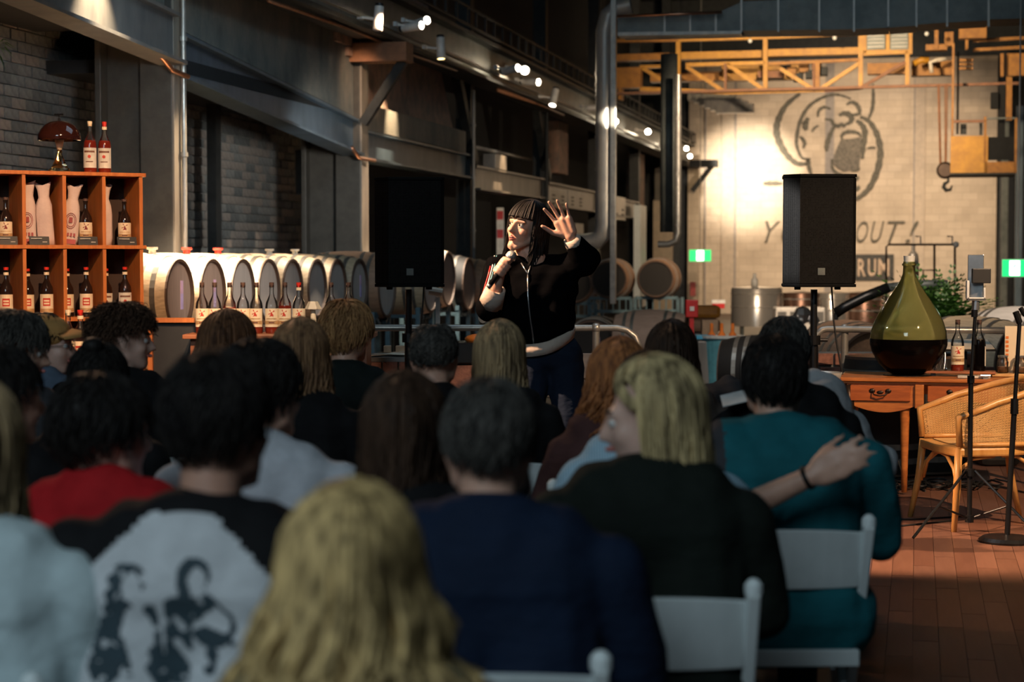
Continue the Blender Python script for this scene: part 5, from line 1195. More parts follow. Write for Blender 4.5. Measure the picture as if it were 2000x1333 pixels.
# cables on the floor
rnd = random.Random(4)
for i in range(9):
    x0 = rnd.uniform(1600, 1750); d0 = 11.9+rnd.random()*.5; pts = []
    for k in range(26):
        t_ = k/25; pts.append(G(x0+t_*rnd.uniform(180, 240)+14*math.sin(k*1.1+i), d0+.18*math.sin(k*.9+i*2)+rnd.uniform(-.03, .03), .008+.012*(i % 3)))
    for _ in range(2): pts = [pts[0]]+[(pts[j-1]+pts[j]*2+pts[j+1])/4 for j in range(1, 25)]+[pts[-1]]
    o = MB().tube(pts, .006, 6).build('cable', 'cable', smooth=True); tag(o, '%s black cable of the tangle on the floor under the desk' % ordinal(i), 'cable', 'tangled cables under the desk')
for i, (pts, lab) in enumerate((([G(1640, 10.6, .006), G(1780, 10.55, .006), G(1900, 10.7, .006)], 'upper thin cable lying across the planks before the desk'), ([G(1640, 10.25, .006), G(1760, 10.3, .006), G(1860, 10.5, .006)], 'lower thin cable lying across the planks before the desk'))):
    cable(pts, lab, .006)
pts = [G(1745+18*math.cos(a_*.5), 12.0+.12*math.sin(a_*.5), .03+.16*max(0, math.sin(a_*.5))) for a_ in range(14)]; cable(pts, 'loop of black cable standing up under the desk')
# ================================================================ far background objects
def steel_tank(x, y0, r, d, h, lab, m_='steel', grp='tanks at the back'):
    q = P(x, y0, d); t_ = thing('tank', lab, 'tank', (q.x, q.y, 0), group=grp); H = q.z
    o = MB().lathe([(0, H-h), (r, H-h), (r, H-.03), (r*.96, H), (0, H+.03)], 28).build('drum', m_, t_); smooth_by_angle(o)
    for z_ in (H-.12, H-h*.5): MB().lathe([(r, -.012), (r+.012, -.012), (r+.012, .012), (r, .012)], 28, (0, 0, z_)).build('band', 'galv', t_)
    for k in range(4): MB().tube([(r*.8*math.cos(k*PI/2+.7), r*.8*math.sin(k*PI/2+.7), 0), (r*.8*math.cos(k*PI/2+.7), r*.8*math.sin(k*PI/2+.7), H-h+.02)], .03, 8).build('leg', 'galv_dark', t_)
    return t_
steel_tank(1478, 562, .50, 36, .75, 'short shining steel tank left of the right loudspeaker'); steel_tank(1565, 572, .36, 36, .7, 'brownish steel drum behind the right loudspeaker pole', 'copper_dk')
steel_tank(1625, 572, .36, 36.5, .7, 'steel drum just right of the speaker pole'); steel_tank(1690, 572, .38, 36.5, .7, 'brown drum behind the demijohn neck', 'copper_dk'); steel_tank(1750, 574, .36, 36.5, .7, 'steel drum behind the demijohn neck, right one')
q = P(1474, 535, 36); t_ = thing('spray_bottle', 'small white bottle standing on the shining steel tank', 'bottle', (q.x, q.y, P(1474, 562, 36).z+.03)); MB().lathe([(0, 0), (.07, 0), (.07, .12), (.03, .18), (.04, .24), (0, .25)], 12).build('bottle', 'white', t_, smooth=True)
q = P(1560, 600, 30); t_ = thing('white_crate', 'pale grey crate stacked behind the right speaker pole', 'crate', (q.x, q.y, 0)); MB().box((0, 0, q.z/2), (.8, .4, q.z)).build('crate', 'lampw', t_, bevel=.03)
for k in range(4): MB().box((-.3+k*.2, -.205, q.z-.15), (.14, .01, .16)).build('recess', 'grey_steel', t_)
# foil bag
q = P(1570, 600, 24); t_ = thing('foil_bundle', 'crumpled shiny foil bundle beside the right speaker pole', 'bundle', (q.x, q.y, .3)); rnd = random.Random(2); e = MB()
for k in range(9): e.ball((rnd.uniform(-.15, .15), rnd.uniform(-.1, .1), .25+rnd.uniform(0, .30)), rnd.uniform(.06, .12), 8)
e.build('foil', 'silver', t_); MB().box((0, 0, -.03), (.5, .4, .5)).build('crate', 'crate', t_)
# tub with orange things, red stand, sign posts
q = G(1408, 22, 0); t_ = thing('blue_tub', 'round blue tub with a pale rim and orange tops', 'tub', q); zt = 1.5-150*22/3600
MB().lathe([(0, 0), (.20, 0), (.23, zt-.03), (0, zt-.03)], 24).build('tub', 'bin_blue', t_, smooth=False); MB().lathe([(0, zt-.03), (.27, zt-.03), (.28, zt), (0, zt)], 24).build('rim', 'chair_white', t_)
for dx in (-.12, .0, .13): MB().lathe([(0, 0), (.05, 0), (.02, .05), (.02, .14), (0, .15)], 12, (dx, -.05, zt)).build('orange_top', 'orange', t_)
q = G(1375, 22, 0); t_ = thing('grey_bin', 'grey bin with a cyan lid left of the blue tub', 'bin', q); MB().box((0, 0, zt/2-.03), (.2, .25, zt-.06)).build('bin', 'grey_steel', t_, bevel=.02); MB().box((0, 0, zt-.02), (.22, .27, .05)).build('lid', 'cyan', t_, bevel=.01)
q = G(1350, 21, 0); t_ = thing('red_stand', 'narrow red stand with a red case right of the dark barrels', 'stand', q)
MB().box((0, 0, .42), (.05, .05, .84)).build('post', 'red', t_); MB().box((0, 0, .93), (.14, .1, .2)).build('case', 'red', t_, bevel=.01); MB().box((0, -.055, .93), (.05, .01, .05)).build('mark', 'white', t_)
q = P(1353, 565, 47); o = MB().box((0, 0, 0), (.14, .08, .36)).build('red_sign', 'red', mx=Matrix.Translation(q)); tag(o, 'small dark red wall sign below the left green exit sign', 'sign')
q = P(1403, 598, 30); o = MB().box((0, 0, 0), (.2, .05, .08)).build('red_label', 'red', mx=Matrix.Translation(q)); tag(o, 'small red and white label plate above the blue tub', 'sign'); MB().box((0, -.0, .07), (.22, .04, .06)).build('white_band', 'white', o)
q = G(1375, 27, 0); t_ = thing('yellow_sacks', 'dull yellow sacks stacked beyond the red stand', 'sacks', q)
for k, m_ in enumerate(('crate', 'crate', 'barrel_brown', 'yellow_dk')): o = MB().box((0, 0, .12+k*.2), (.45, .4, .19)).build('sack', m_, t_, bevel=.06)
q = P(1385, 660, 24); t_ = thing('cardboard_box', 'tan carton beside the red stand', 'box', (q.x-.0, q.y, 0)); MB().box((0, 0, .35), (.2, .2, .7)).build('box', 'papyrus', t_)
# exit signs
def exit_sign(p, wd, lab, arrow=False):
    t_ = thing('exit_sign', lab, 'sign', p); h = wd*.52
    MB().tube([(0, .03, h/2), (0, .03, 8.5-p.z)], .01, 6).build('hanger_rod', 'galv', t_)
    MB().box((0, .03, 0), (wd+.02, .05, h+.02)).build('housing', 'lampw', t_); MB().box((0, 0, 0), (wd, .01, h)).build('green_face', 'green_sign', t_)
    x0 = -.0 if not arrow else -.12*wd; s_ = h
    MB().box((x0, -.008, -.0), (s_*.62, .006, s_*.9)).build('doorway', 'white_sign', t_)
    f_ = MB(); f_.ball((x0+.02*s_, -.013, s_*.27), (s_*.06, .003, s_*.06), 8)
    for a_, b_ in (((0, .2), (-.04, -.05)), ((-.04, -.05), (.12, -.2)), ((.12, -.2), (.10, -.38)), ((-.04, -.05), (-.14, -.22)), ((-.14, -.22), (-.24, -.30)), ((0, .17), (.15, .08)), ((0, .17), (-.14, .05))):
        f_.bar((x0+a_[0]*s_, -.013, a_[1]*s_), (x0+b_[0]*s_, -.013, b_[1]*s_), .004, s_*.06)
    f_.build('running_figure', 'green_sign', t_)
    if arrow:
        MB().tube([(wd*.3, -.012, 0), (wd*.48, -.012, 0)], s_*.05, 6).build('arrow', 'white_sign', t_); MB().add([(wd*.22, -.012, 0), (wd*.32, -.012, .12*s_), (wd*.32, -.012, -.12*s_)], [(0, 2, 1)]).build('arrow_head', 'white_sign', t_)
exit_sign(P(1367.5, 499.5, 44), 42/3600*44, 'lit green exit sign above the pale pillar, left of the two')
exit_sign(P(1989, 524, 22), 62/3600*22, 'lit green exit sign at the right edge of the picture', True)
# still: glass column on pipe frame
q = P(1783, 548, 28); st = thing('glass_still', 'tall glass and steel still column before the pale wall', 'still', (q.x, q.y, 0)); zt = P(1783, 480, 28).z; zb_ = P(1783, 552, 28).z
MB().lathe([(0, zb_), (.085, zb_), (.085, zt-.2), (.07, zt-.13), (.03, zt-.08), (.03, zt), (0, zt)], 18).build('column', 'steel', st, smooth=False); MB().lathe([(0, 0), (.09, 0), (.09, .22), (0, .22)], 18, (0, 0, zb_)).build('red_collar', 'copper_dk', st); MB().box((0, 0, zb_/2), (.5, .5, zb_)).build('base', 'galv_dark', st, bevel=.03)
fr = thing('still_pipework', 'thin dark pipe frame standing before the pale wall', 'frame'); PD = 27.6
MB().tube([P(1731, 555, PD), P(1731, 482, PD), P(1736, 478, PD), P(1870, 478, PD)], .016, 8).build('pipe', 'bronze', fr, smooth=True)
for x, y1 in ((1825, 560), (1865, 560)):
    MB().tube([P(x, 478, PD), G(x, PD, 0)], .018, 8).build('pipe', 'bronze', fr)
MB().tube([P(1731, 540, PD), G(1731, PD, 0)], .018, 8).build('pipe', 'bronze', fr); MB().tube([P(1803, 560, PD), P(1803, 528, PD), P(1826, 528, PD)], .012, 8).build('pipe', 'bronze', fr)
for x in (1793, 1855): MB().tube([P(x-5, 462, PD), P(x+5, 462, PD), P(x+5, 478, PD)], .012, 8).build('pipe', 'silver', fr)
MB().ball(P(1867, 478, PD), .05, 10).build('gauge', 'white', fr, smooth=True)
# dark hose arm
t_ = thing('hose_arm', 'dark padded hose arm rising behind the demijohn', 'hose'); MB().tube([P(1632, 612, 19), P(1650, 600, 19), P(1690, 580, 19), P(1735, 562, 19)], .055, 10).build('hose', 'pole_black', t_, smooth=True); MB().tube([P(1735, 562, 19), P(1810, 556, 19), P(1850, 556, 19)], .05, 10).build('pipe', 'galv_dark', t_, smooth=True)
MB().tube([P(1632, 612, 19), G(1628, 19, 0)], .03, 8).build('post', 'pole_black', t_); MB().tube([P(1850, 556, 19), G(1850, 19, 0)], .03, 8).build('post', 'pole_black', t_)
# fern
q = G(1818, 18.9, 0); t_ = thing('potted_fern', 'lush green fern in a dark pot behind the demijohn', 'plant', q); zf = 1.5-100*18.9/3600
MB().lathe([(0, 0), (.2, 0), (.27, zf-.25), (.24, zf-.25), (0, zf-.27)], 20).build('pot', 'pot', t_)
rnd = random.Random(11); e = MB()
for k in range(300):
    an = rnd.uniform(0, 2*PI); L0 = rnd.uniform(.35, .80); el = rnd.uniform(.1, 1.3); base = Vector((rnd.uniform(-.22, .22), rnd.uniform(-.15, .15), zf-.27+rnd.uniform(0, .22)))
    d = Vector((math.cos(an)*math.cos(el), math.sin(an)*math.cos(el), math.sin(el))); pts = [base+d*L0*s_/6+Vector((0, 0, -.25*L0*(s_/6)**2.2)) for s_ in range(7)]
    sd = d.cross(Vector((0, 0, 1))).normalized()
    for i in range(1, 7):
        wl_ = .12*(1-i/8)*(1 if i > 1 else .7)
        for s_ in (-1, 1):
            tip = pts[i]+sd*s_*wl_+d*.03+Vector((0, 0, -.015)); m_ = (pts[i]+tip)/2; o_ = (pts[i]-pts[i-1]).normalized()*.022
            e.add([pts[i], m_-o_, tip, m_+o_+Vector((0, 0, .006))], [(0, 1, 2, 3)])
e.build('foliage', 'leaf', t_, stuff=True)
q = P(8, 97, 13.5); t_ = thing('hanging_fern', 'dark spiky plant hanging at the left edge above the shelf', 'plant', q); e = MB()
for k in range(26):
    an = rnd.uniform(0, 2*PI); el = rnd.uniform(-1.1, .5); L0 = rnd.uniform(.12, .24); d = Vector((math.cos(an)*math.cos(el), math.sin(an)*math.cos(el), math.sin(el))); sd = d.cross(Vector((0, 0, 1))).normalized()*.006
    a_ = Vector((-.08, 0, .02)); m_ = a_+d*L0*.6+Vector((0, 0, .02)); t2 = a_+d*L0-Vector((0, 0, .03)); e.add([a_-sd, a_+sd, m_+sd*1.5, m_-sd*1.5], [(0, 1, 2, 3)]).add([m_-sd*1.5, m_+sd*1.5, t2], [(0, 1, 2)])
e.build('leaves', 'leaf', t_, stuff=True); MB().tube([(-.08, 0, 0), (-.08, 0, .9)], .006, 6).ball((-.08, 0, .03), .05, 8).build('hanger', 'cable', t_)
# kegs in front of the stage side
for i, (x, d) in enumerate(((1725, 12.75), (1800, 12.9))):
    make_barrel(('upright dark barrel under the desk, left one', 'upright dark barrel under the desk, right one')[i], Matrix.Translation(G(x, d, .42)) @ Matrix.Rotation(-PI/2, 4, 'Y'), 'barrel_dark', 'barrel_dark', 'upright barrels under the desk', None, r=.30, rh=.25, L=.8, hoopm='galv_dark')
# wide metal bowl behind the white shirt
q = G(1600, 10.9, 1.5-222*10.9/3600-.13); t_ = thing('steel_bowl', 'wide dark metal bowl at the foot of the right speaker pole', 'bowl', (q.x, q.y, 0)); zt = 1.5-222*10.9/3600
MB().lathe([(0, zt-.12), (.06, zt-.12), (.12, zt-.05), (.135, zt), (.13, zt), (.11, zt-.045), (.05, zt-.11), (0, zt-.11)], 28).build('bowl', 'steel', t_, smooth=True); MB().tube([(0, 0, 0), (0, 0, zt-.12)], .02, 10).lathe([(0, 0), (.14, 0), (.14, .02), (0, .02)], 20).build('stand', 'pole_black', t_)
# ================================================================ people
SM = {}
def blob(name, mb, voxel, m, parent=None, smooth=4, factor=.5, mx=None, wrinkle=0, seed=0):
    me = bpy.data.meshes.new('tmp'); me.from_pydata(mb.v, [], mb.f); me.update()
    o = bpy.data.objects.new('tmp', me); COL.objects.link(o)
    r = o.modifiers.new('r', 'REMESH'); r.mode = 'VOXEL'; r.voxel_size = voxel
    if smooth: s_ = o.modifiers.new('s', 'SMOOTH'); s_.factor = factor; s_.iterations = smooth
    dg = bpy.context.evaluated_depsgraph_get(); n = bpy.data.meshes.new_from_object(o.evaluated_get(dg))
    bpy.data.objects.remove(o); bpy.data.meshes.remove(me)
    n.name = name; k = len(n.vertices); co = np.empty(k*3, np.float32); n.vertices.foreach_get('co', co); co = co.reshape(-1, 3)
    if wrinkle:
        no = np.empty(k*3, np.float32); n.vertices.foreach_get('normal', no); no = no.reshape(-1, 3)
        x, y, z = co.T; s0 = seed*1.7
        d = np.sin(z*38+6*np.sin(x*11+s0)+4*y)+.7*np.sin((x-z)*27+5*np.sin(y*13+s0))+.5*np.sin((x+z)*45+s0)
        co = co+no*(d*wrinkle)[:, None]; n.vertices.foreach_set('co', co.ravel())
    n.polygons.foreach_set('use_smooth', [True]*len(n.polygons)); n.materials.clear()
    for q in (m if isinstance(m, (list, tuple)) else [m]): n.materials.append(M[q] if isinstance(q, str) else q)
    n.update(); ob = bpy.data.objects.new(name, n); COL.objects.link(ob)
    if parent is not None: ob.parent = parent
    if mx is not None: ob.matrix_basis = mx
    return ob
class TM:      # shape collector working inside a transform
    def __init__(s, mb, mx): s.mb = mb; s.m = mx; s.k = mx.to_scale().x; s.r = mx.to_3x3().normalized()
    def cap(s, p, r1, q, r2): s.mb.cap(s.m @ Vector(p), r1*s.k, s.m @ Vector(q), r2*s.k)
    def ball(s, p, r, rot=None):
        r = (r, r, r) if not hasattr(r, '__len__') else r
        s.mb.ball(s.m @ Vector(p), tuple(a*s.k for a in r), 16, s.r @ rot if rot is not None else s.r)
def head_shape(T, female=False, detail=True, mouth=0.0):
    T.ball((0, -.018, .03), (.074, .095, .088)); T.ball((0, .028, -.028), (.060, .066, .084))
    jw = .024 if female else .030
    for s_ in (-1, 1):
        T.cap((s_*.046, .008, -.055), jw, (s_*.017, .062, -.094-mouth), jw*.72); T.ball((s_*.034, .058, -.028), (.026, .026, .026))
        T.cap((s_*.012, .088, .022), .010, (s_*.044, .074, .020), .009)
        T.ball((s_*.078, -.004, -.008), (.009, .019, .031), Matrix.Rotation(s_*.25, 3, 'Z')); T.ball((s_*.074, .002, -.03), (.008, .010, .012))
        T.cap((s_*.011, .098, -.036), .008, (s_*.006, .104, -.036), .008)
    T.cap((0, .064, -.098-mouth), .021, (0, .074, -.092-mouth), .016)
    T.cap((0, .088, .012), .0095, (0, .110, -.028), .0115); T.ball((0, .112, -.032), .0125)
    T.cap((0, -.022, -.03), .056, (0, -.038, -.14), .055)
def hand_shape(T, side=1, curl=.5, spread=.12, thumb=(.9, .2)):
    """palm from the origin along +z, palm faces +y; thumb on side*x"""
    T.cap((-.024, 0, .015), .017, (-.030, 0, .075), .015); T.cap((.024, 0, .015), .017, (.030, 0, .075), .015); T.cap((0, 0, .01), .021, (0, 0, .08), .016)
    L = [(.040, .025, .020), (.046, .029, .022), (.043, .027, .021), (.033, .020, .018)]
    for i in range(4):
        x = side*(.031-.0205*i); a = side*spread*(1.5-i); p = Vector((x, 0, .082-.006*abs(i-1.3))); b_ = 0; r = .0092 if i < 3 else .008
        for j in range(3):
            b_ += curl*(.55, .9, .6)[j]; d = Vector((math.sin(a), math.sin(b_)*1.0, math.cos(b_)*math.cos(a))).normalized(); q = p+d*L[i][j]
            T.cap(p, r, q, r*.92); p = q; r *= .92
    p = Vector((side*.028, .004, .022)); d1 = Vector((side*thumb[0], thumb[1], .55)).normalized(); d2 = Vector((side*thumb[0]*.6, thumb[1]*1.3, .8)).normalized()
    T.cap(p, .016, p+d1*.042, .0125); T.cap(p+d1*.042, .0115, p+d1*.042+d2*.032, .0100); T.cap(p+d1*.042+d2*.032, .0100, p+d1*.042+d2*.055, .008)
# ---------------------------------------------------------------- hair
HR = np.array([.083, .103, .099]); HCt = np.array([0, -.017, .030])
def strands(paths, widths, name, m, parent, extra=None):
    n, k, _ = paths.shape
    t = np.gradient(paths, axis=1); t /= np.linalg.norm(t, axis=2, keepdims=True)+1e-9
    up = np.zeros_like(t); up[..., 0] = .3; up[..., 1] = .9; up[..., 2] = .2
    a = np.cross(t, up); a /= np.linalg.norm(a, axis=2, keepdims=True)+1e-9; b = np.cross(t, a)
    V = []
    for j in range(3):
        an = 2*PI*j/3; V.append(paths+(a*math.cos(an)+b*math.sin(an))*widths[..., None])
    V = np.stack(V, 2)                     # n,k,3,3
    idx = np.arange(n*k*3).reshape(n, k, 3); Q = []
    for j in range(3):
        j2 = (j+1) % 3; Q.append(np.stack([idx[:, :-1, j], idx[:, :-1, j2], idx[:, 1:, j2], idx[:, 1:, j]], -1).reshape(-1, 4))
    V = V.reshape(-1, 3); Q = np.concatenate(Q)
    if extra is not None: Q = np.concatenate([Q, extra[1]+len(V)]); V = np.concatenate([V, extra[0]])
    return npmesh(name, V, Q, m, parent, True)
def scalp(ph, th, rf):
    """ph 0 = face, th 0 = crown"""
    ph, th = np.broadcast_arrays(ph, th)
    d = np.stack([np.sin(th)*np.sin(ph), np.sin(th)*np.cos(ph), np.cos(th)], -1); return HCt+HR*rf[..., None]*d
def long_hair(H, parent, m, length=.3, n=420, open_=.95, wave=.012, vol=1.0, taper=.9, seed=1, bangs=False, part=0, back=0, wstr=.0062, clump=0, sweep=None):
    """H maps head space to the person; hair runs over the scalp, then hangs"""
    rg = np.random.default_rng(seed); k = 17
    def make(ph, off, ln, ns, wv):
        s = np.linspace(0, 1, k)[None, :]; rf = vol*(1+off)[:, None]*np.ones((ns, k))
        th_end = PI*.52; arc = .155; tot = arc+ln[:, None]; d = s*tot
        th = np.minimum(d/arc, 1)*th_end; p = scalp(np.repeat(ph[:, None], k, 1), th, rf)
        over = np.maximum(d-arc, 0); f = 1-(1-taper)*np.clip(over/.16, 0, 1)
        p[..., 0] = HCt[0]+(p[..., 0]-HCt[0])*f; p[..., 1] = HCt[1]+(p[..., 1]-HCt[1])*(f*.9+.1)-back*np.clip(over/.2, 0, 1.4)
        p[..., 2] -= over
        w = wv*np.clip(over/.10, 0, 1.6)+wv*.2*s
        phs = rg.uniform(0, 6.28, ns)[:, None] if not clump else (np.round(ph*clump)/clump*17.0)[:, None]
        p[..., 0] += w*np.sin(over*38+phs)+w*.4*np.sin(over*75+phs*2); p[..., 1] += w*.6*np.cos(over*33+phs)
        return p
    lo, hi = open_, 2*PI-open_; ph = rg.uniform(lo, hi, n)
    if sweep: pass
    off = rg.uniform(-.015, .05, n); ln = length*(1+rg.uniform(-.16, .06, n)); ln = ln*(1-.25*np.clip((1.7-np.minimum(ph, 2*PI-ph)), 0, 1)*0)
    P1 = make(ph, off, ln, n, wave*rg.uniform(.5, 1.3, n)[:, None]); W = wstr*rg.uniform(.6, 1.25, n)[:, None]*np.linspace(1, .45, k)[None, :]
    P_all = [P1]; W_all = [W]
    if bangs or True:
        nb = 110 if bangs else 60; pb = rg.uniform(-open_*1.05, open_*1.05, nb); s = np.linspace(0, 1, k)[None, :]
        th = s*(PI*.47 if bangs else PI*.33)*np.ones((nb, 1)); pp = np.repeat(pb[:, None], k, 1)
        if not bangs: pp = pp+np.sign(pb)[:, None]*s**1.5*.9*open_; th = s*PI*.5
        P_all.append(scalp(pp, th, vol*(1.01+rg.uniform(-.01, .04, nb))[:, None]*np.ones((nb, k)))); W_all.append(wstr*np.linspace(1, .6, k)[None, :]*np.ones((nb, 1)))
    Pn = np.concatenate(P_all); Wn = np.concatenate(W_all)
    # underlying sheet
    m_ = 44; phb = np.linspace(lo-.05, hi+.05, m_); Pb = make(phb, np.full(m_, -.035), np.full(m_, length*.9), m_, 0.0*np.ones((m_, 1)))
    th0 = scalp(np.linspace(0, 2*PI, m_)[:, None]*np.ones((1, 6)), np.linspace(0, PI*(.40 if bangs else .30), 6)[None, :]*np.ones((m_, 1)), np.full((m_, 6), vol*.985))
    def grid(Pg, o): a, b = Pg.shape[:2]; i = np.arange(a*b).reshape(a, b)+o; return np.stack([i[:-1, :-1], i[1:, :-1], i[1:, 1:], i[:-1, 1:]], -1).reshape(-1, 4)
    ev = np.concatenate([Pb.reshape(-1, 3), th0.reshape(-1, 3)]); eq = np.concatenate([grid(Pb, 0), grid(th0, Pb.shape[0]*k)])
    A = np.array(H)
    tr = lambda X: X @ A[:3, :3].T + A[:3, 3]
    return strands(tr(Pn), Wn*A[0, :3].dot(A[0, :3])**.5, 'hair', m, parent, (tr(ev), eq))
def short_hair(H, parent, m, n=700, ln=.035, seed=1, curl=0, lift=.25, nape=.66, side=.50, front=.36, vol=1.0, bald=0, w=.0032, topln=1.0):
    rg = np.random.default_rng(seed); k = 7; ph = rg.uniform(0, 2*PI, n); c = np.cos(ph)
    thm = PI*np.where(c > 0, side+(front-side)*c**1.5 if False else side+(front-side)*np.abs(c)**1.2, side+(nape-side)*np.abs(c)**.8)
    u = rg.uniform(0, 1, n)**.6; th0 = u*thm
    if bald: th0 = np.maximum(th0, bald*(.75+.25*rg.uniform(0, 1, n)))
    s = np.linspace(0, 1, k)[None, :]; L = ln*rg.uniform(.6, 1.3, n)*(1+(topln-1)*np.clip(1-th0/1.2, 0, 1)); dth = L/.095
    th = th0[:, None]+s*dth[:, None]*(.9); pp = ph[:, None]+s*rg.uniform(-.35, .35, n)[:, None]
    rf = vol*(.985+lift*s*(1-.45*s)*(L/.05)[:, None]*.6+rg.uniform(0, .03, n)[:, None])
    p = scalp(pp, th, rf)
    if curl: 
        a0 = rg.uniform(0, 6.28, (n, 1)); p += curl*np.stack([np.sin(s*9+a0), np.cos(s*9+a0), np.sin(s*7+a0*2)], -1)*s[..., None]
    W = w*rg.uniform(.7, 1.3, n)[:, None]*np.linspace(1.1, .3, k)[None, :]
    mm = 40; phb = np.linspace(0, 2*PI, mm); cb = np.cos(phb); tb = PI*np.where(cb > 0, side+(front-side)*np.abs(cb)**1.2, side+(nape-side)*np.abs(cb)**.8)
    t0 = bald*.85 if bald else 0
    Pb = scalp(np.repeat(phb[:, None], 10, 1), t0+(tb-t0)[:, None]*np.linspace(0, 1, 10)[None, :], np.full((mm, 10), vol*1.0))
    i = np.arange(mm*10).reshape(mm, 10); q = np.stack([i[:-1, :-1], i[1:, :-1], i[1:, 1:], i[:-1, 1:]], -1).reshape(-1, 4)
    A = np.array(H); tr = lambda X: X @ A[:3, :3].T + A[:3, 3]
    return strands(tr(p), W, 'hair', m, parent, (tr(Pb.reshape(-1, 3)), q))
HM = {'black': hairmat('black_hair', (.022, .019, .017), (.008, .007, .007)), 'dkbrown': hairmat('dark_brown_hair', (.062, .035, .022), (.022, .013, .009)),
 'brown': hairmat('brown_hair', (.20, .095, .048), (.06, .03, .018)), 'ltbrown': hairmat('light_brown_hair', (.36, .20, .10), (.13, .07, .04)),
 'auburn': hairmat('auburn_hair', (.44, .17, .06), (.15, .06, .03)), 'blonde': hairmat('blonde_hair', (.66, .46, .20), (.10, .068, .03)),
 'dkblonde': hairmat('dark_blonde_hair', (.46, .32, .17), (.14, .10, .06)), 'bob': hairmat('streaked_blonde_hair', (.66, .50, .25), (.13, .095, .05), sc=(40, 40, 3)),
 'grey': hairmat('greying_hair', (.085, .078, .068), (.018, .017, .016)), 'sandy': hairmat('sandy_hair', (.48, .26, .11), (.20, .10, .045)), 'curl': hairmat('dark_curly_hair', (.10, .055, .035), (.025, .015, .01), sc=(40, 40, 40))}
CL = {'black': cloth('black_cloth', (.007, .007, .008)), 'navy': cloth('navy_cloth', (.006, .014, .036)), 'dgreen': cloth('dark_green_knit', (.008, .012, .009)), 'teal': cloth('teal_cloth', (.010, .12, .145)),
 'charcoal': cloth('charcoal_cloth', (.045, .045, .05)), 'white': cloth('white_cloth', (.60, .62, .64)), 'grey': cloth('pale_grey_cloth', (.50, .52, .56)), 'red': cloth('red_cloth', (.42, .012, .016)),
 'ltblue': cloth('pale_blue_cloth', (.34, .50, .60)), 'maroon': cloth('maroon_brown_cloth', (.07, .03, .028)), 'taupe': cloth('grey_brown_cloth', (.075, .06, .052)), 'bluegrey': cloth('blue_grey_cloth', (.10, .14, .20)),
 'paleteal': cloth('pale_teal_white_cloth', (.50, .60, .62)), 'jeans': cloth('dark_jeans', (.010, .018, .038)), 'floral': cloth('dark_floral_cloth', (.02, .03, .03), (.05, .07, .06)), 'greenblack': cloth('black_green_cloth', (.008, .013, .012))}
M['shoe'] = mat('dark_shoe', (.03, .028, .026), .5); M['glasses'] = mat('glasses_frame', (.02, .02, .02), .3)
M['capm'] = cloth('tan_cap_cloth', (.50, .27, .09)); M['beige'] = cloth('beige_cuff', (.60, .50, .42))
BADG = {}
def short_label(l):
    l = l.split(',')[0]
    while len(l.split()) > 11:
        for c in (' with ', ' in ', ' of ', ' at ', ' to '):
            if c in l[14:]: l = l[:l.rindex(c)]; break
        else: l = ' '.join(l.split()[:11])
    return l
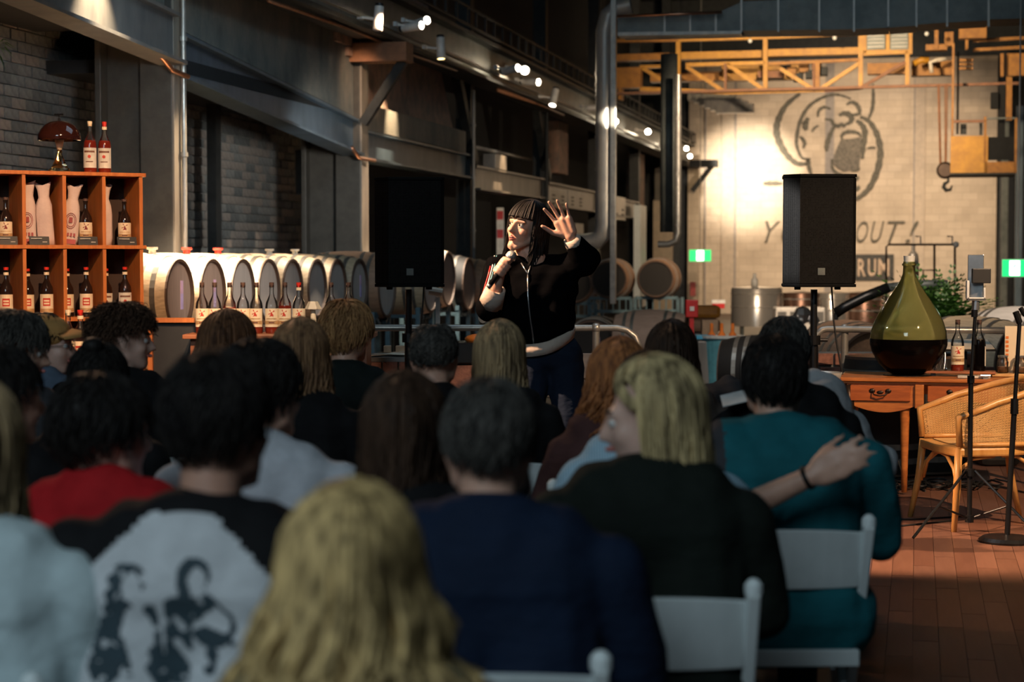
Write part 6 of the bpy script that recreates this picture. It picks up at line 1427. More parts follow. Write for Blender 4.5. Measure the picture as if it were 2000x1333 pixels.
def person(px, py, s, label, hair=None, top='black', hk=None, yaw=0, hyaw=0, pitch=0, lean=.10, wide=1.0, female=False, sleeves='short', skn='skin', face=False, armL=None, armR=None, bottom='jeans', chairlab=None, tilt=0, hump=0, hs=1.0, chair=True, grp='audience members seated in rows', voxel=.011, neck=0, wr=.0022, shoulder_drop=0):
    """seated person whose hair top is seen at (px, py), scale s pixels per metre; faces away from the camera"""
    d = F/s; zt = CAMZ-(py-505)/s; g = G(px, d, zt)
    # default direction: towards the performer
    base_yaw = -math.atan2(.4-g.x*.8, 9.6-g.y+3.0)*.7+yaw
    k = min(1.08, max(.90, zt/1.29)); ln = lean
    hipz = .50
    t_len = (zt-.13*hs-hipz)     # hip to eye level
    hd = Vector((tilt, math.sin(ln)*t_len*.9+.02, hipz+t_len)); nk = Vector((tilt*.8, math.sin(ln)*t_len*.78-.01, hipz+t_len-.150*hs))
    origin = Vector((g.x, g.y, 0))-Matrix.Rotation(base_yaw, 3, 'Z') @ Vector((hd.x, hd.y, 0))
    t_ = thing('person', label, 'person', origin, base_yaw, grp)
    H = Matrix.Translation(hd) @ Matrix.Rotation(hyaw, 4, 'Z') @ Matrix.Rotation(-pitch, 4, 'X') @ Matrix.Scale(1.0*hs, 4)
    sk = MB(); TH_ = TM(sk, H); head_shape(TH_, female)
    chest = Vector((tilt*.45, math.sin(ln)*t_len*.50, hipz+t_len*.56)); sw = (.175 if female else .20)*wide*k; sz = nk.z-.075-shoulder_drop
    sk.cap(H @ Vector((0, -.03, -.10)), .052*hs, nk+Vector((0, -.01, -.03)), .060)
    sk.cap(chest+Vector((-.06, 0, 0)), .09, chest+Vector((.06, 0, 0)), .09); sk.cap((-.05, -.02, .52), .10, (.05, -.02, .52), .10); sk.cap(chest, .10, (0, 0, .55), .10); sk.cap(nk+Vector((0, 0, -.05)), .07, chest, .10)
    sh = MB(); sc = wide
    bodyw = (.115 if female else .135)*wide
    sh.cap(chest+Vector((-bodyw*.62, .0, .04)), .118*sc, chest+Vector((bodyw*.62, 0, .04)), .118*sc); sh.cap((-bodyw*.7, -.02, .53), .125*sc, (bodyw*.7, -.02, .53), .125*sc)
    for s_ in (-1, 1): sh.cap(chest+Vector((s_*bodyw*.6, 0, .03)), .112*sc, (s_*bodyw*.6, -.015, .56), .118*sc)
    sh.ball(chest+Vector((0, -.015, .02)), (.165*wide, .115, .20))
    if hump: sh.ball((0, hd.y-.20, hd.z+.13-.165+hump), (.145*wide, .13, .165)); sh.cap((0, hd.y-.16, hd.z-.06), .12, (0, 0, .60), .14)
    arms = {}
    for s_, spec in ((-1, armL), (1, armR)):
        S0 = Vector((nk.x*.9+s_*sw, nk.y-.012, sz)); 
        if spec:
            iv = t_.matrix_basis.inverted() if False else (Matrix.Translation(origin) @ Matrix.Rotation(base_yaw, 4, 'Z')).inverted()
            E, Wp = [iv @ P(*q) for q in spec[:2]]
        else: E = Vector((s_*(sw+.055), chest.y+.06, .70)); Wp = Vector((s_*.13, .30, .62))
        arms[s_] = (S0, E, Wp)
        sk.cap(S0, .048, E, .040); sk.cap(E, .040, Wp, .027)
        hq = (Wp-E).normalized().to_track_quat('Z', 'Y').to_matrix().to_4x4()
        hm = Matrix.Translation(Wp) @ hq @ (spec[2] if spec and len(spec) > 2 else Matrix.Identity(4))
        hand_shape(TM(sk, hm), -s_, *(spec[3] if spec and len(spec) > 3 else (.35, .1)))
        r0 = .064*wide
        sh.cap(nk+Vector((s_*.045, -.012, -.055)), .052, S0, r0); sh.cap(S0, r0, S0.lerp(E, .9 if sleeves != 'none' else .1), r0*.93)
        sh.cap(chest+Vector((s_*bodyw*.75, 0, .08)), .10*sc, S0+Vector((-s_*.02, 0, -.02)), .062*sc)
        if sleeves == 'short': sh.cap(S0, r0*1.02, S0.lerp(E, .72), r0*1.04)
        if sleeves == 'long': sh.cap(E, r0*.86, Wp-(Wp-E)*.08, r0*.62)
    for s_ in (-1, 1):
        sk.cap((s_*.09, 0, .50), .07, (s_*.12, .42, .49), .05); sk.cap((s_*.12, .42, .49), .05, (s_*.12, .38, .10), .035); sk.cap((s_*.12, .36, .06), .03, (s_*.13, .50, .035), .028)
    bo = blob('body', sk, voxel, skn, t_, 3)
    topo = blob('shirt', sh, voxel, CL[top], t_, 6, wrinkle=wr, seed=px)
    tr = MB(); tr.cap((-.08, -.01, .52), .115, (.08, -.01, .52), .115)
    for s_ in (-1, 1): tr.cap((s_*.09, 0, .52), .098, (s_*.12, .42, .50), .075); tr.cap((s_*.12, .42, .50), .075, (s_*.12, .38, .12), .052)
    blob('trousers', tr, .016, CL[bottom], t_, 4)
    for s_ in (-1, 1): MB().cap((s_*.12, .355, .045), .044, (s_*.13, .53, .038), .037).build('shoe', 'shoe', t_, smooth=True)
    if neck: o = MB().lathe([(.058, -.02), (.068, -.02), (.064, .03), (.056, .03)], 20, nk+Vector((0, -.012, -.015))).build('collar', CL[top], t_, smooth=True)
    if face:
        e = MB(); ir = MB()
        for s_ in (-1, 1): e.ball(H @ Vector((s_*.031, .077, .0)), .0115*hs, 10); ir.ball(H @ Vector((s_*.031, .0845, .0)), .0052*hs, 8)
        ey = e.build('eyes', 'eye_white', bo, smooth=True); ir.build('irises', 'iris', bo, smooth=True)
        MB().cap(H @ Vector((-.018, .088, -.060)), .0055, H @ Vector((.018, .088, -.060)), .0055).ball(H @ Vector((0, .095, -.060)), (.013, .006, .007), 8).build('lips', 'lips', bo, smooth=True)
        b_ = MB()
        for s_ in (-1, 1): b_.cap(H @ Vector((s_*.016, .092, .026)), .004, H @ Vector((s_*.046, .078, .026)), .003)
        b_.build('eyebrows', 'brow', bo, smooth=True)
    if hair:
        kind, col, kw = hair
        (long_hair if kind == 'long' else short_hair)(H, t_, HM[col], **kw)
    if chair: CHAIRS.append((origin, base_yaw, chairlab or ('white folding chair under the %s' % short_label(label))))
    t_['H'] = 0; del t_['H']
    BADG[label] = (t_, topo, H, nk, chest, bo, arms)
    return t_, topo, H, nk, arms
CHAIRS = []
L_ = dict
person(690, 948, 1500, 'woman with long wavy blonde hair nearest the camera, in a dark top', ('long', 'blonde', L_(length=.42, n=620, wave=.016, vol=1.04, taper=1.6, seed=3, back=.02, wstr=.0066, clump=5)), 'floral', female=True, sleeves='long', hyaw=-.1, hs=1.02)
RAG = person(430, 690, 1120, 'black haired man in a white raglan shirt with dark sleeves and a printed back', ('short', 'black', L_(n=900, ln=.045, seed=5, nape=.68, side=.58, front=.36, vol=1.07)), 'white', wide=1.12, skn='skin_b', hyaw=-.35, lean=.06, wr=.0012, tilt=.055)
person(955, 738, 1050, 'greying dark haired man in a navy polo shirt', ('short', 'grey', L_(n=1300, ln=.034, seed=8, nape=.66, side=.50, vol=1.02)), 'navy', wide=1.12, skn='skin', neck=1, wr=.0012)
person(-55, 745, 1130, 'person in a pale teal white shirt at the lower left corner, long light hair', ('long', 'dkblonde', L_(length=.30, n=300, wave=.006, vol=1.06, taper=.95, seed=9)), 'paleteal', female=True, wide=1.1)
B5 = person(1268, 705, 870, 'woman with a streaked blonde bob in a black green jumper, head turned left', ('long', 'bob', L_(length=.145, n=480, wave=.004, vol=1.08, taper=.98, seed=12, open_=1.28, wstr=.0058)), 'dgreen', female=True, sleeves='long', hyaw=1.42, face=True, wide=1.18, pitch=.12, wr=.001, skn='skin_c')
person(1512, 657, 700, 'dark haired man in a teal and charcoal shirt on the right', ('short', 'black', L_(n=1100, ln=.045, seed=14, nape=.70, side=.56, vol=1.06)), 'teal', wide=1.22, lean=.16, wr=.002, hyaw=-.1)
person(205, 738, 880, 'person in a red shirt with black hair, ear and neck showing', ('short', 'black', L_(n=900, ln=.05, seed=15, nape=.68, side=.55, vol=1.12)), 'red', wide=1.0, hyaw=-.7, lean=.05, skn='skin_c')
person(790, 735, 905, 'woman with very long dark hair in the middle', ('long', 'dkbrown', L_(length=.36, n=420, wave=.008, vol=1.08, taper=.95, seed=16)), 'black', female=True, sleeves='long')
person(515, 668, 790, 'black haired person in a pale grey tee shirt', ('short', 'black', L_(n=900, ln=.05, seed=17, nape=.68, side=.58, vol=1.1)), 'grey', hyaw=-.55, wide=1.0)
person(2, 680, 790, 'dark haired person at the left edge, ear showing', ('short', 'black', L_(n=700, ln=.045, seed=18, nape=.66, side=.54, vol=1.08)), 'black', hyaw=-.75, sleeves='long')
B7 = person(1262, 690, 705, 'person in a pale blue striped shirt with one arm around the teal shirted man', ('long', 'dkbrown', L_(length=.10, n=260, wave=.006, vol=1.03, taper=.9, seed=19)), 'ltblue', female=True, wide=1.08, sleeves='short',
            armR=((1438, 1000, 4.86), (1590, 928, 4.78), Matrix.Rotation(-1.6, 4, 'Z'), (.22, .07, (.35, .3))))
person(195, 671, 630, 'dark haired person with hair pinned up, in black', ('short', 'black', L_(n=700, ln=.04, seed=20, nape=.6, side=.55, vol=1.04)), 'black', female=True)
person(1205, 668, 612, 'woman with wavy auburn hair in a maroon top', ('long', 'auburn', L_(length=.28, n=420, wave=.02, vol=1.12, taper=1.1, seed=21)), 'maroon', female=True, sleeves='long', hyaw=.3)
person(33, 612, 560, 'man with swept dark greying hair looking right at the left edge', ('short', 'grey', L_(n=1000, ln=.06, seed=22, nape=.64, side=.52, vol=1.06, lift=.35)), 'charcoal', hyaw=-1.25, face=True, sleeves='long', pitch=.15, skn='skin')
person(1530, 622, 545, 'dark haired person in a black tee in front of the teal shirted man', ('short', 'grey', L_(n=1000, ln=.045, seed=23, nape=.66, side=.54, vol=1.06)), 'black', wide=1.05, lean=.2, shoulder_drop=.04)
person(1310, 631, 535, 'woman with long dark brown hair in a grey brown top', ('long', 'dkbrown', L_(length=.26, n=420, wave=.009, vol=1.08, taper=1.12, seed=24, back=.03)), 'taupe', female=True, sleeves='long', lean=.14)
person(976, 631, 535, 'woman with straight dark blonde hair parted in the middle', ('long', 'dkblonde', L_(length=.26, n=440, wave=.005, vol=1.08, taper=1.08, seed=25)), 'black', female=True, sleeves='long')
person(848, 627, 560, 'balding man with dark cropped hair at the back', ('short', 'grey', L_(n=900, ln=.02, seed=26, nape=.66, side=.54, bald=.62)), 'black', wide=1.1, sleeves='long')
person(680, 590, 490, 'sandy haired person in black with the ear showing', ('short', 'sandy', L_(n=1300, ln=.06, seed=27, nape=.66, side=.54, vol=1.08, lift=.4)), 'greenblack', wide=1.05, hyaw=-.35, sleeves='long')
person(590, 628, 565, 'woman with long light brown hair in a black top', ('long', 'ltbrown', L_(length=.24, n=420, wave=.006, vol=1.10, taper=1.08, seed=28)), 'black', female=True, sleeves='long', hyaw=-.2)
person(450, 613, 525, 'woman with brown hair flicked to the left in a black jacket', ('long', 'brown', L_(length=.20, n=460, wave=.010, vol=1.12, taper=1.25, seed=29, back=.06)), 'greenblack', female=True, sleeves='long', hyaw=-.5, lean=.05)
person(243, 600, 505, 'curly dark haired man in black looking right', ('short', 'curl', L_(n=1500, ln=.05, seed=30, nape=.60, side=.42, front=.34, vol=1.10, curl=.012, lift=.55, w=.0028, topln=1.3)), 'black', hyaw=-1.15, face=True, sleeves='long', wide=1.1, skn='skin_c')
CAP = person(92, 612, 490, 'man in a tan cap and glasses looking right', ('short', 'black', L_(n=700, ln=.035, seed=31, nape=.66, side=.56, vol=1.0)), 'bluegrey', hyaw=-1.3, face=True, sleeves='long', skn='skin_c')
person(1606, 740, 480, 'person hunched forward in a white shirt ahead of the teal shirted man', ('short', 'black', L_(n=500, ln=.03, seed=32)), 'white', lean=.75, wide=1.15, yaw=-.45, wr=.004, hump=.055)
person(1412, 744, 470, 'person in a dark padded jacket bending forward between two heads', ('short', 'black', L_(n=500, ln=.03, seed=33)), 'charcoal', lean=.75, wide=1.1, sleeves='long', wr=.006, hump=.03)
# cap and glasses of the capped man
t_, topo, H, nk, _ = CAP
cp_ = MB(); T = TM(cp_, H); 
for i in range(1): T.ball((0, -.012, .052), (.088, .108, .078))
o = blob('cap', cp_, .008, 'capm', t_, 2)
bm_ = MB(); n = 12; V = []
for i in range(n+1):
    a_ = -1.05+2.1*i/n
    for r_, zz in ((.085, .070), (.165, .052), (.165, .047), (.085, .062)): V.append(H @ Vector((r_*math.sin(a_)*.92, .012+r_*math.cos(a_), zz-.018*abs(a_))))
Fc = []
for i in range(n):
    for j in range(4): Fc.append((i*4+j, i*4+(j+1) % 4, (i+1)*4+(j+1) % 4, (i+1)*4+j))
bm_.add(V, Fc).build('cap_brim', 'capm', t_, smooth=True)
gl = MB()
for s_ in (-1, 1):
    gl.tube([H @ Vector((s_*.032+.021*math.cos(a_*PI/6), .098, .0+.019*math.sin(a_*PI/6))) for a_ in range(13)], .0015, 6); gl.tube([H @ Vector((s_*.053, .096, .003)), H @ Vector((s_*.08, .0, .0))], .0015, 6)
gl.tube([H @ Vector((-.011, .099, .003)), H @ Vector((.011, .099, .003))], .0015, 6).build('glasses', 'glasses', t_)
# bun
t_, topo, H, nk, chest, bo, _ = BADG['dark haired person with hair pinned up, in black']; MB().ball(H @ Vector((0, -.06, .125)), (.035, .035, .028), 14).build('hair_bun', HM['black'], t_, smooth=True)
# wrist band of the arm around
t_, topo, H, nk, arms = B7; S0, E, Wp = arms[1]; q = (Wp-E).normalized().to_track_quat('Z', 'Y').to_matrix(); MB().lathe([(.028, -.006), (.033, -.006), (.033, .006), (.028, .006)], 20, Wp-(Wp-E)*.08, q).build('wristband', 'pole_black', t_)
# striped look of the pale blue shirt
def stripes(m, cA, cB, f=140):
    t = m.node_tree; b = t.nodes['Principled BSDF']; v = coords(t, (1, 1, 1)); wv = t.nodes.new('ShaderNodeTexWave'); wv.inputs['Scale'].default_value = f; t.links.new(v, wv.inputs[0])
    t.links.new(ramp(t, wv.outputs['Fac'], [(.4, cA), (.6, cB)]), b.inputs['Base Color'])
stripes(CL['ltblue'], (.42, .56, .64), (.24, .40, .52), 45)
# raglan: dark sleeves, dark neck band and the printed figures on the back
t_, topo, H, nk, arms = RAG; me = topo.data; me.materials.append(CL['black']); k = len(me.polygons); ce_ = np.empty(k*3, np.float32); me.polygons.foreach_get('center', ce_); ce_ = ce_.reshape(-1, 3)
zc_ = CAMZ-(1000-505)/1150; zt_ = zc_; lim = np.minimum(.055+np.maximum(zc_-ce_[:, 2], 0)*1.05, .170); dark = (np.abs(ce_[:, 0]-.01) > lim) | (ce_[:, 2] > zc_); me.polygons.foreach_set('material_index', dark.astype(np.int32)); me.update()
bv = BVHTree.FromObject(topo, bpy.context.evaluated_depsgraph_get())
def figprint(shapes, x0, x1, z0, z1, step, name, m):
    V = []; Q = []; idx = {}
    def vert(i, j):
        if (i, j) in idx: return idx[(i, j)]
        x = x0+i*step; z = z0+j*step; hit = bv.ray_cast(Vector((x, -1, z)), Vector((0, 1, 0)))
        if hit[0] is None: return None
        V.append(tuple(hit[0]+Vector((0, -.0025, 0)))); idx[(i, j)] = len(V)-1; return idx[(i, j)]
    for i in range(int((x1-x0)/step)):
        for j in range(int((z1-z0)/step)):
            x = x0+(i+.5)*step; z = z0+(j+.5)*step
            v = 0
            for (kind, a, val) in shapes:
                if kind == 'e': ins = ((x-a[0])/a[2])**2+((z-a[1])/a[3])**2 < 1
                elif kind == 'c':
                    p = np.array([x, z]); A = np.array(a[0:2]); B = np.array(a[2:4]); t2 = max(0, min(1, (p-A).dot(B-A)/max((B-A).dot(B-A), 1e-9))); ins = np.linalg.norm(p-A-t2*(B-A)) < a[4]
                elif kind == 'n': ins = noise.noise(Vector((x*a[0], 1.3, z*a[0]))) > a[1] and a[2] < x < a[3] and a[4] < z < a[5] and v
                if ins: v = val
            if v:
                f_ = [vert(i, j), vert(i+1, j), vert(i+1, j+1), vert(i, j+1)]
                if None not in f_: Q.append(f_)
    npmesh(name, np.array(V), np.array(Q), m, t_)
M['print_ink'] = mat('print_ink', (.03, .055, .07), .8)
def PX(x, y): return ((x-365)/1150, CAMZ-(y-505)/1150)     # photo pixel -> shirt back
def E_(x, y, rx, ry, v): a, b = PX(x, y); return ('e', (a, b, rx/1150, ry/1150), v)
def C_(x0, y0, x1, y1, r, v): a, b = PX(x0, y0); c, d = PX(x1, y1); return ('c', (a, b, c, d, r/1150), v)
figs = [C_(268, 1190, 240, 1290, 34, 1), C_(270, 1180, 310, 1200, 22, 1), C_(330, 1180, 345, 1300, 13, 1), E_(284, 1122, 38, 32, 1), C_(255, 1150, 270, 1175, 14, 1), E_(293, 1135, 19, 28, 0), E_(305, 1225, 32, 45, 0), C_(300, 1190, 300, 1300, 20, 0), C_(275, 1240, 290, 1300, 7, 1),
        E_(413, 1112, 32, 34, 1), C_(395, 1130, 398, 1160, 12, 1), E_(420, 1122, 17, 26, 0), C_(385, 1180, 380, 1300, 26, 1), C_(372, 1170, 440, 1165, 16, 1), C_(440, 1160, 470, 1190, 14, 1), E_(452, 1210, 45, 40, 1), E_(457, 1205, 30, 28, 0), C_(425, 1215, 490, 1235, 9, 1), C_(450, 1260, 445, 1290, 12, 1), C_(390, 1300, 360, 1310, 14, 1), C_(330, 1290, 350, 1320, 9, 1), C_(378, 1195, 395, 1215, 6, 0), C_(380, 1240, 410, 1280, 8, 0), ('n', (60, .33, -1, 1, 0, 3), 0)]
figprint(figs, -.15, .13, zt_-.29, zt_-.04, .0035, 'printed_figures', 'print_ink')
# teal shirt with charcoal left sleeve side
t_, topo, H, nk, chest, bo, arms = BADG['dark haired man in a teal and charcoal shirt on the right']; me = topo.data; me.materials.append(CL['charcoal']); k = len(me.polygons); ce_ = np.empty(k*3, np.float32); me.polygons.foreach_get('center', ce_); ce_ = ce_.reshape(-1, 3)
me.polygons.foreach_set('material_index', (ce_[:, 0] < -.155).astype(np.int32)); me.update()
# booklet and paper held in the audience
o = MB().box((0, 0, 0), (.085, .008, .105)).build('booklet', CL['ltblue'], bevel=.002, mx=Matrix.Translation(P(1384, 883, F/705+.02)) @ Matrix.Rotation(.15, 4, 'Y')); tag(o, 'pale blue folded card held up beside the blonde bob', 'card')
o = MB().box((0, 0, 0), (.13, .09, .004)).build('paper_sheet', 'white', mx=Matrix.Translation(P(1445, 776, 6.4)) @ Matrix.Rotation(.35, 4, 'X') @ Matrix.Rotation(-.25, 4, 'Y')); tag(o, 'white paper sheet on the lap of the bending person', 'paper')
# ---------------------------------------------------------------- folding chairs
def make_chair(lab, loc, rz):
    t_ = thing('folding_chair', lab, 'chair', loc, rz, 'white folding chairs of the audience'); m_ = 'chair_white'
    for s_ in (-1, 1):
        o = MB(); o.bar((s_*.205, .20, .0), (s_*.205, -.19, .80), .028, .042, up=(0, 1, 0)); o.lathe([(0, -.01), (.019, -.01), (.019, .012), (.010, .024), (0, .026)], 12, (s_*.205, -.19, .80)); o.build('front_leg', m_, t_, bevel=.006)
        MB().bar((s_*.170, -.27, .0), (s_*.170, .06, .46), .022, .036, up=(0, 1, 0)).build('back_leg', m_, t_, bevel=.005)
    n = 8; v = []
    for i in range(n+1):
        x = -.192+.384*i/n; y = -.165-.035*(1-(2*i/n-1)**2)
        for dz, zz in ((0, .62), (0, .775+.012*(1-(2*i/n-1)**2))): v += [(x, y+(.055 if zz < .7 else 0)-.0, zz), (x, y+(.055 if zz < .7 else 0)-.018, zz)]
    f_ = [(0, 2, 3, 1), (4*n, 4*n+1, 4*n+3, 4*n+2)]
    for i in range(n): b0 = 4*i; f_ += [(b0, b0+4, b0+6, b0+2), (b0+1, b0+3, b0+7, b0+5), (b0+2, b0+6, b0+7, b0+3), (b0, b0+1, b0+5, b0+4)]
    MB().add(v, f_).build('back_slat', m_, t_, smooth=False, bevel=.003)
    MB().box((0, .03, .445), (.38, .40, .022)).build('seat', m_, t_, bevel=.008); MB().box((0, -.175, .440), (.37, .02, .045)).build('seat_rail', m_, t_, bevel=.004)
    MB().tube([(-.17, -.19, .13), (.17, -.19, .13)], .010, 8).build('stretcher', m_, t_); MB().tube([(-.205, .13, .14), (.205, .13, .14)], .010, 8).build('stretcher', m_, t_)
    return t_
CH0 = None
for org, yw, lab in CHAIRS:
    r_ = Matrix.Rotation(yw, 3, 'Z'); loc = org+r_ @ Vector((0, .0, 0)); loc.z = 0
    if CH0 is None: CH0 = make_chair(lab, loc, yw)
    else: dup(CH0, loc, yw, lab)
# the chair beyond the green jumper, angled towards the aisle
# ================================================================ performer
PD_ = 9.23
def Q(x, y, dy=0): return P(x, y, PD_+dy)
rs = MB().box((0, 0, .06), (2.2, 1.4, .12)).build('stage_riser', 'pole_black', bevel=.01, mx=Matrix.Translation((.15, 9.35, 0))); tag(rs, 'low black stage platform under the performer', 'platform')
pf = thing('performer', 'person performing in a black zip jacket and jeans, one hand raised, speaking into a microphone', 'person', (0, 0, 0)); pf.name = 'person'
pl = Q(1075, 700); pf.location = (pl.x, pl.y, .12); OFF = Vector(pf.location)
def q_(x, y, dy=0): return Q(x, y, dy)-OFF
# face centre: eye level pixel (1006,440); face turned to the left of the picture
hc = q_(1027, 446, .0)
Hp = Matrix.Translation(hc) @ Matrix.Rotation(math.radians(11), 4, 'Y') @ Matrix.Rotation(math.radians(180-40), 4, 'Z') @ Matrix.Rotation(math.radians(4), 4, 'X') @ Matrix.Scale(1.0, 4)
sk = MB(); T = TM(sk, Hp); head_shape(T, True, mouth=.012)
shL = q_(1112, 522, .02); shR = q_(975, 525, -.02)       # picture right / left shoulder
nkb = q_(1045, 510, .01)
elL = q_(1143, 508, -.05); wrL = q_(1113, 462, -.13)
elR = q_(956, 602, -.08); wrR = q_(972, 552, -.165)
sk.cap(Hp @ Vector((0, -.03, -.10)), .05, nkb, .058)
hipc = q_(1072, 700, .02); che = q_(1050, 580, .02)
sk.cap(che+Vector((-.06, 0, 0)), .075, che+Vector((.06, 0, 0)), .075); sk.cap(hipc+Vector((-.06, 0, 0)), .08, hipc+Vector((.06, 0, 0)), .08); sk.cap(che, .085, hipc, .085); sk.cap(nkb, .06, che, .08)
sk.cap(nkb+Vector((.03, 0, -.04)), .035, shL, .042); sk.cap(nkb+Vector((-.03, 0, -.04)), .035, shR, .042)
sk.cap(shL, .042, elL, .040); sk.cap(elL, .042, wrL, .027); sk.cap(shR, .042, elR, .040); sk.cap(elR, .042, wrR, .028)
# raised hand: palm towards the camera and left
hup = (q_(1092, 415, -.15)-wrL).normalized(); pn = Vector((-.35, -.93, .05)); xax = pn.cross(hup).normalized()*1; pn = hup.cross(xax).normalized()
# local x must satisfy x × z = -y -> y = z × x
xax = Vector(pn).cross(hup).normalized(); yax = hup.cross(xax).normalized()
Mh = Matrix((( xax.x, yax.x, hup.x, wrL.x), (xax.y, yax.y, hup.y, wrL.y), (xax.z, yax.z, hup.z, wrL.z), (0, 0, 0, 1)))
sgn = 1 if (Mh.to_3x3() @ Vector((1, 0, 0))).x < 0 else -1
hand_shape(TM(sk, Mh @ Matrix.Scale(1.13, 4)), sgn, .13, .17, (.75, .25))
# microphone axis and the fist around it
mh = q_(999, 500, -.22); mt = q_(958, 556, -.20); ax = (mh-mt).normalized(); gp = mt.lerp(mh, .56)
fy = Vector((0, -1, 0)); fx = ax.cross(fy).normalized(); fy = fx.cross(ax).normalized()*1
front = Vector((0, -1, 0)); side_ = ax.cross(front).normalized()   # perpendicular in the picture plane
pc = gp+side_*(-.0)+front*(-.022)
sk.cap(wrR, .027, pc+ax*-.015+front*-.01, .028); sk.cap(pc-ax*.032, .024, pc+ax*.030, .024)
R_ = .027
s0 = 1 if side_.x > 0 else -1
for i in range(4):
    c0 = gp+ax*(-.030+.0195*i); pts = []
    for a_ in (200, 245, 290, 335, 20):     # around the handle: from the back round the near side
        r = math.radians(a_-90); pts.append(c0+side_*s0*(-math.cos(r))*R_*-1*0+side_*(-s0)*math.cos(math.radians(a_-180))*R_+front*math.sin(math.radians(a_-180))*R_)
    for j in range(4): sk.cap(pts[j], .0098-.0006*j, pts[j+1], .0095-.0006*j)
sk.cap(gp-ax*.02+front*-.015+side_*(-s0)*.02, .015, gp+ax*.045+side_*(-s0)*.022+front*.008, .011); sk.cap(gp+ax*.045+side_*(-s0)*.022+front*.008, .011, gp+ax*.055+side_*s0*.006+front*.026, .0095)
hipL = hipc+Vector((.085, 0, -.05)); hipR = hipc+Vector((-.085, 0, -.05)); kL = Vector((.10, .0, .48)); kR = Vector((-.12, -.03, .48)); aL = Vector((.11, .04, .09)); aR = Vector((-.16, .0, .09))
for a_, b_, c_ in ((hipL, kL, aL), (hipR, kR, aR)):
    sk.cap(a_, .062, b_, .050); sk.cap(b_, .050, c_, .038); sk.cap(c_+Vector((0, .01, -.04)), .032, c_+Vector((-.02, -.13, -.055)), .027)
body = blob('body', sk, .0052, 'skin', pf, 2)
e = MB(); ir = MB(); hl = MB()
for s_ in (-1, 1):
    e.ball(Hp @ Vector((s_*.031, .0765, .0)), .0128, 14); ir.ball(Hp @ Vector((s_*.031+.001, .0865, .001)), .0060, 10)
e.build('eyes', 'eye_white', body, smooth=True); ir.build('irises', 'iris', body, smooth=True)
b_ = MB()
for s_ in (-1, 1): b_.cap(Hp @ Vector((s_*.014, .095, .031)), .0042, Hp @ Vector((s_*.034, .090, .035)), .004); b_.cap(Hp @ Vector((s_*.034, .090, .035)), .004, Hp @ Vector((s_*.05, .078, .029)), .0028); b_.cap(Hp @ Vector((s_*.018, .0885, .0085)), .0016, Hp @ Vector((s_*.044, .082, .0085)), .0016)
b_.build('eyebrows', 'brow', body, smooth=True)
lp = MB(); 
for za, r_ in ((-.057, .0045), (-.078, .0058)):
    for s_ in (-1, 1): lp.cap(Hp @ Vector((0, .097, za)), r_, Hp @ Vector((s_*.019, .084, -.067)), .0026)
lp.build('lips', 'lips', body, smooth=True); MB().ball(Hp @ Vector((0, .088, -.067)), (.016, .011, .009), 12, Hp.to_3x3()).build('open_mouth', 'mouth', body, smooth=True)
MB().ball(Hp @ Vector((0, .0945, -.0610)), (.010, .004, .0028), 10, Hp.to_3x3()).build('teeth', 'eye_white', body, smooth=True)
long_hair(Hp, pf, HM['black'], length=.20, n=520, wave=.004, vol=1.14, taper=1.0, seed=40, open_=1.02, bangs=True, back=.03, wstr=.0052)
# jacket
jk = MB(); hem = q_(1058, 668, .0)
jk.cap(che+Vector((-.08, 0, .06)), .125, che+Vector((.085, 0, .06)), .125); jk.cap(che+Vector((-.07, -.02, -.10)), .13, che+Vector((.065, -.02, -.10)), .13)
jk.cap(hem+Vector((-.055, 0, .055)), .105, hem+Vector((.06, 0, .08)), .105); jk.cap(che+Vector((-.05, -.02, 0)), .135, hem+Vector((-.05, 0, .07)), .112); jk.cap(che+Vector((.06, -.01, 0)), .135, hem+Vector((.055, 0, .09)), .112)
jk.cap(nkb+Vector((-.045, .01, -.03)), .058, shR, .072); jk.cap(nkb+Vector((.05, .01, -.03)), .058, shL, .078)
jk.cap(nkb+Vector((0, .045, .0)), .05, nkb+Vector((0, .03, -.08)), .09)
jk.cap(shL, .080, elL, .076); jk.cap(elL, .074, elL.lerp(wrL, .62), .055); jk.cap(shR, .076, elR, .068); jk.cap(elR, .070, elR.lerp(wrR, .35), .056); jk.cap(che+Vector((.08, 0, .05)), .11, shL, .08); jk.cap(che+Vector((-.08, 0, .05)), .11, shR, .07)
CL['jet'] = cloth('jet_black_velour', (.0035, .0035, .004), fold=.3); CL['jet'].node_tree.nodes['Principled BSDF'].inputs['Specular IOR Level'].default_value = 0.0
jko = blob('jacket', jk, .0085, CL['jet'], pf, 5, wrinkle=.0028, seed=2)
def band(c, ax, r0, r1, h, nm, m, sx=1.0, rot=None, par=pf, n=28):
    q = ax.normalized().to_track_quat('Z', 'Y').to_matrix(); o = MB().lathe([(r0-.012, -h/2), (r0, -h/2), (r1, h/2), (r1-.012, h/2)], n, (0, 0, 0)); o.v = [tuple(q @ Vector((v[0]*sx, v[1], v[2]))+c) for v in o.v]; return o.build(nm, m, par, smooth=True)
def hemband():
    n = 40; V = []; 
    for i in range(n):
        a_ = 2*PI*i/n; x = .162*math.cos(a_); y = .118*math.sin(a_); c = hem+Vector((x, y, .028*(x/.16)+.045*(x/.16)**2*(1 if x > 0 else .35)+.012*math.sin(a_)))
        for dr, dz in ((0, .0), (.006, .03), (.004, .062), (-.03, .062), (-.03, 0)): V.append(c+Vector((math.cos(a_)*dr, math.sin(a_)*dr, dz-.05)))
    Fc = [(i*5+j, ((i+1) % n)*5+j, ((i+1) % n)*5+(j+1) % 5, i*5+(j+1) % 5) for i in range(n) for j in range(5)]
    MB().add(V, Fc).build('hem_band', 'beige', pf, smooth=True)
hemband()
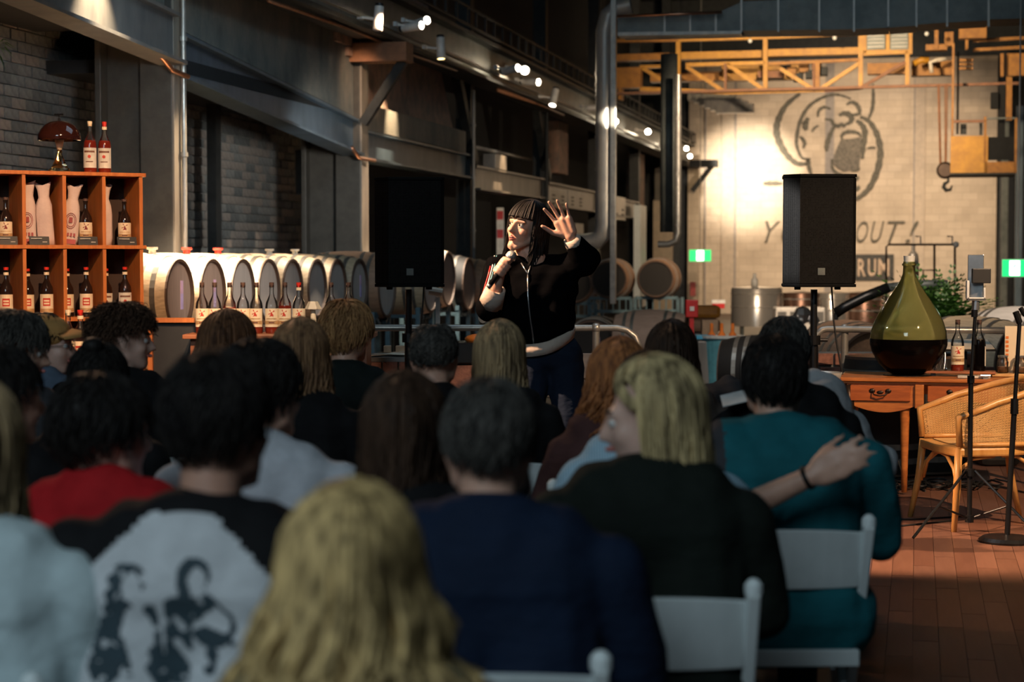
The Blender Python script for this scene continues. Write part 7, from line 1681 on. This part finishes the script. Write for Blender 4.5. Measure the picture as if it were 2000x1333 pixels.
d1 = wrL-elL; band(elL.lerp(wrL, .76), d1, .052, .040, .055, 'cuff', 'beige'); 
d2 = wrR-elR; band(elR.lerp(wrR, .45), d2, .062, .050, .10, 'rolled_lining', 'beige')
bvj = BVHTree.FromObject(jko, bpy.context.evaluated_depsgraph_get())
def onj(x, y, off=.003):
    p0 = Q(x, y, -1.0)-OFF; p1 = Q(x, y, 1.0)-OFF; h = bvj.ray_cast(p0, (p1-p0).normalized()); return (h[0]-(p1-p0).normalized()*off) if h[0] is not None else None
zp = [onj(x, y) for x, y in ((1031, 536), (1031, 550), (1031, 575), (1033, 600), (1036, 625), (1040, 650), (1042, 668), (1043, 684))]; zp = [p for p in zp if p]
MB().tube(zp, .0042, 6).build('zip', 'silver', jko, smooth=True)
for pts in (((1018, 514), (1024, 524), (1031, 536)), ((1038, 513), (1035, 524), (1031, 536))):
    z2 = [p for p in (onj(*p_, .006) for p_ in pts) if p]
    if len(z2) > 1: MB().tube(z2, .0034, 6).build('zip', 'silver', jko, smooth=True)
for k, (m_, dx) in enumerate((('red', -4), ('white', 0), ('bin_blue', 4))):
    z2 = [p for p in (onj(x+dx, y, .003) for x, y in ((966, 500), (962, 520), (957, 540), (951, 560), (946, 578))) if p]
    if len(z2) > 1: MB().tube(z2, .0035, 6).build('sleeve_stripe', m_, jko, smooth=True)
tr = MB()
tr.cap(hipc+Vector((-.06, .0, .02)), .108, hipc+Vector((.065, 0, .02)), .108)
for a_, b_, c_ in ((hipL, kL, aL), (hipR, kR, aR)): tr.cap(a_, .095, b_, .076); tr.cap(b_, .076, c_, .062)
blob('jeans', tr, .010, CL['jeans'], pf, 5, wrinkle=.002)
for c_ in (aL, aR): MB().cap(c_+Vector((0, .03, -.048)), .042, c_+Vector((-.02, -.15, -.055)), .035).build('shoe', 'shoe', pf, smooth=True)
# microphone in the hand (its own thing)
mc = thing('microphone', 'black handheld microphone with a silver mesh head in the performer hand', 'microphone'); mo = OFF
mq = ax.to_track_quat('Z', 'Y').to_matrix()
MB().tube([mt+mo, mt.lerp(mh, .72)+mo], [.013, .018], 16).build('handle', 'pole_black', mc, smooth=True)
M['mesh_head'] = mat('mesh_head', (.50, .49, .47), .4, .7, (.30, .30, .29), (90, 90, 90), 3, .5, 200)
MB().ball(mh+mo, .026, 18).build('mesh_head', 'mesh_head', mc, smooth=True); MB().lathe([(0, -.006), (.0275, -.006), (.0275, .006), (0, .006)], 20, mh+mo-ax*.008, mq).build('ring', 'silver', mc)
MB().tube([mt.lerp(mh, .68)+mo, mh+mo-ax*.014], [.018, .022], 16).build('neck', 'silver', mc, smooth=True)
MB().tube([mt+mo-ax*.02, mt+mo], .013, 12).build('plug', 'silver', mc, smooth=True)
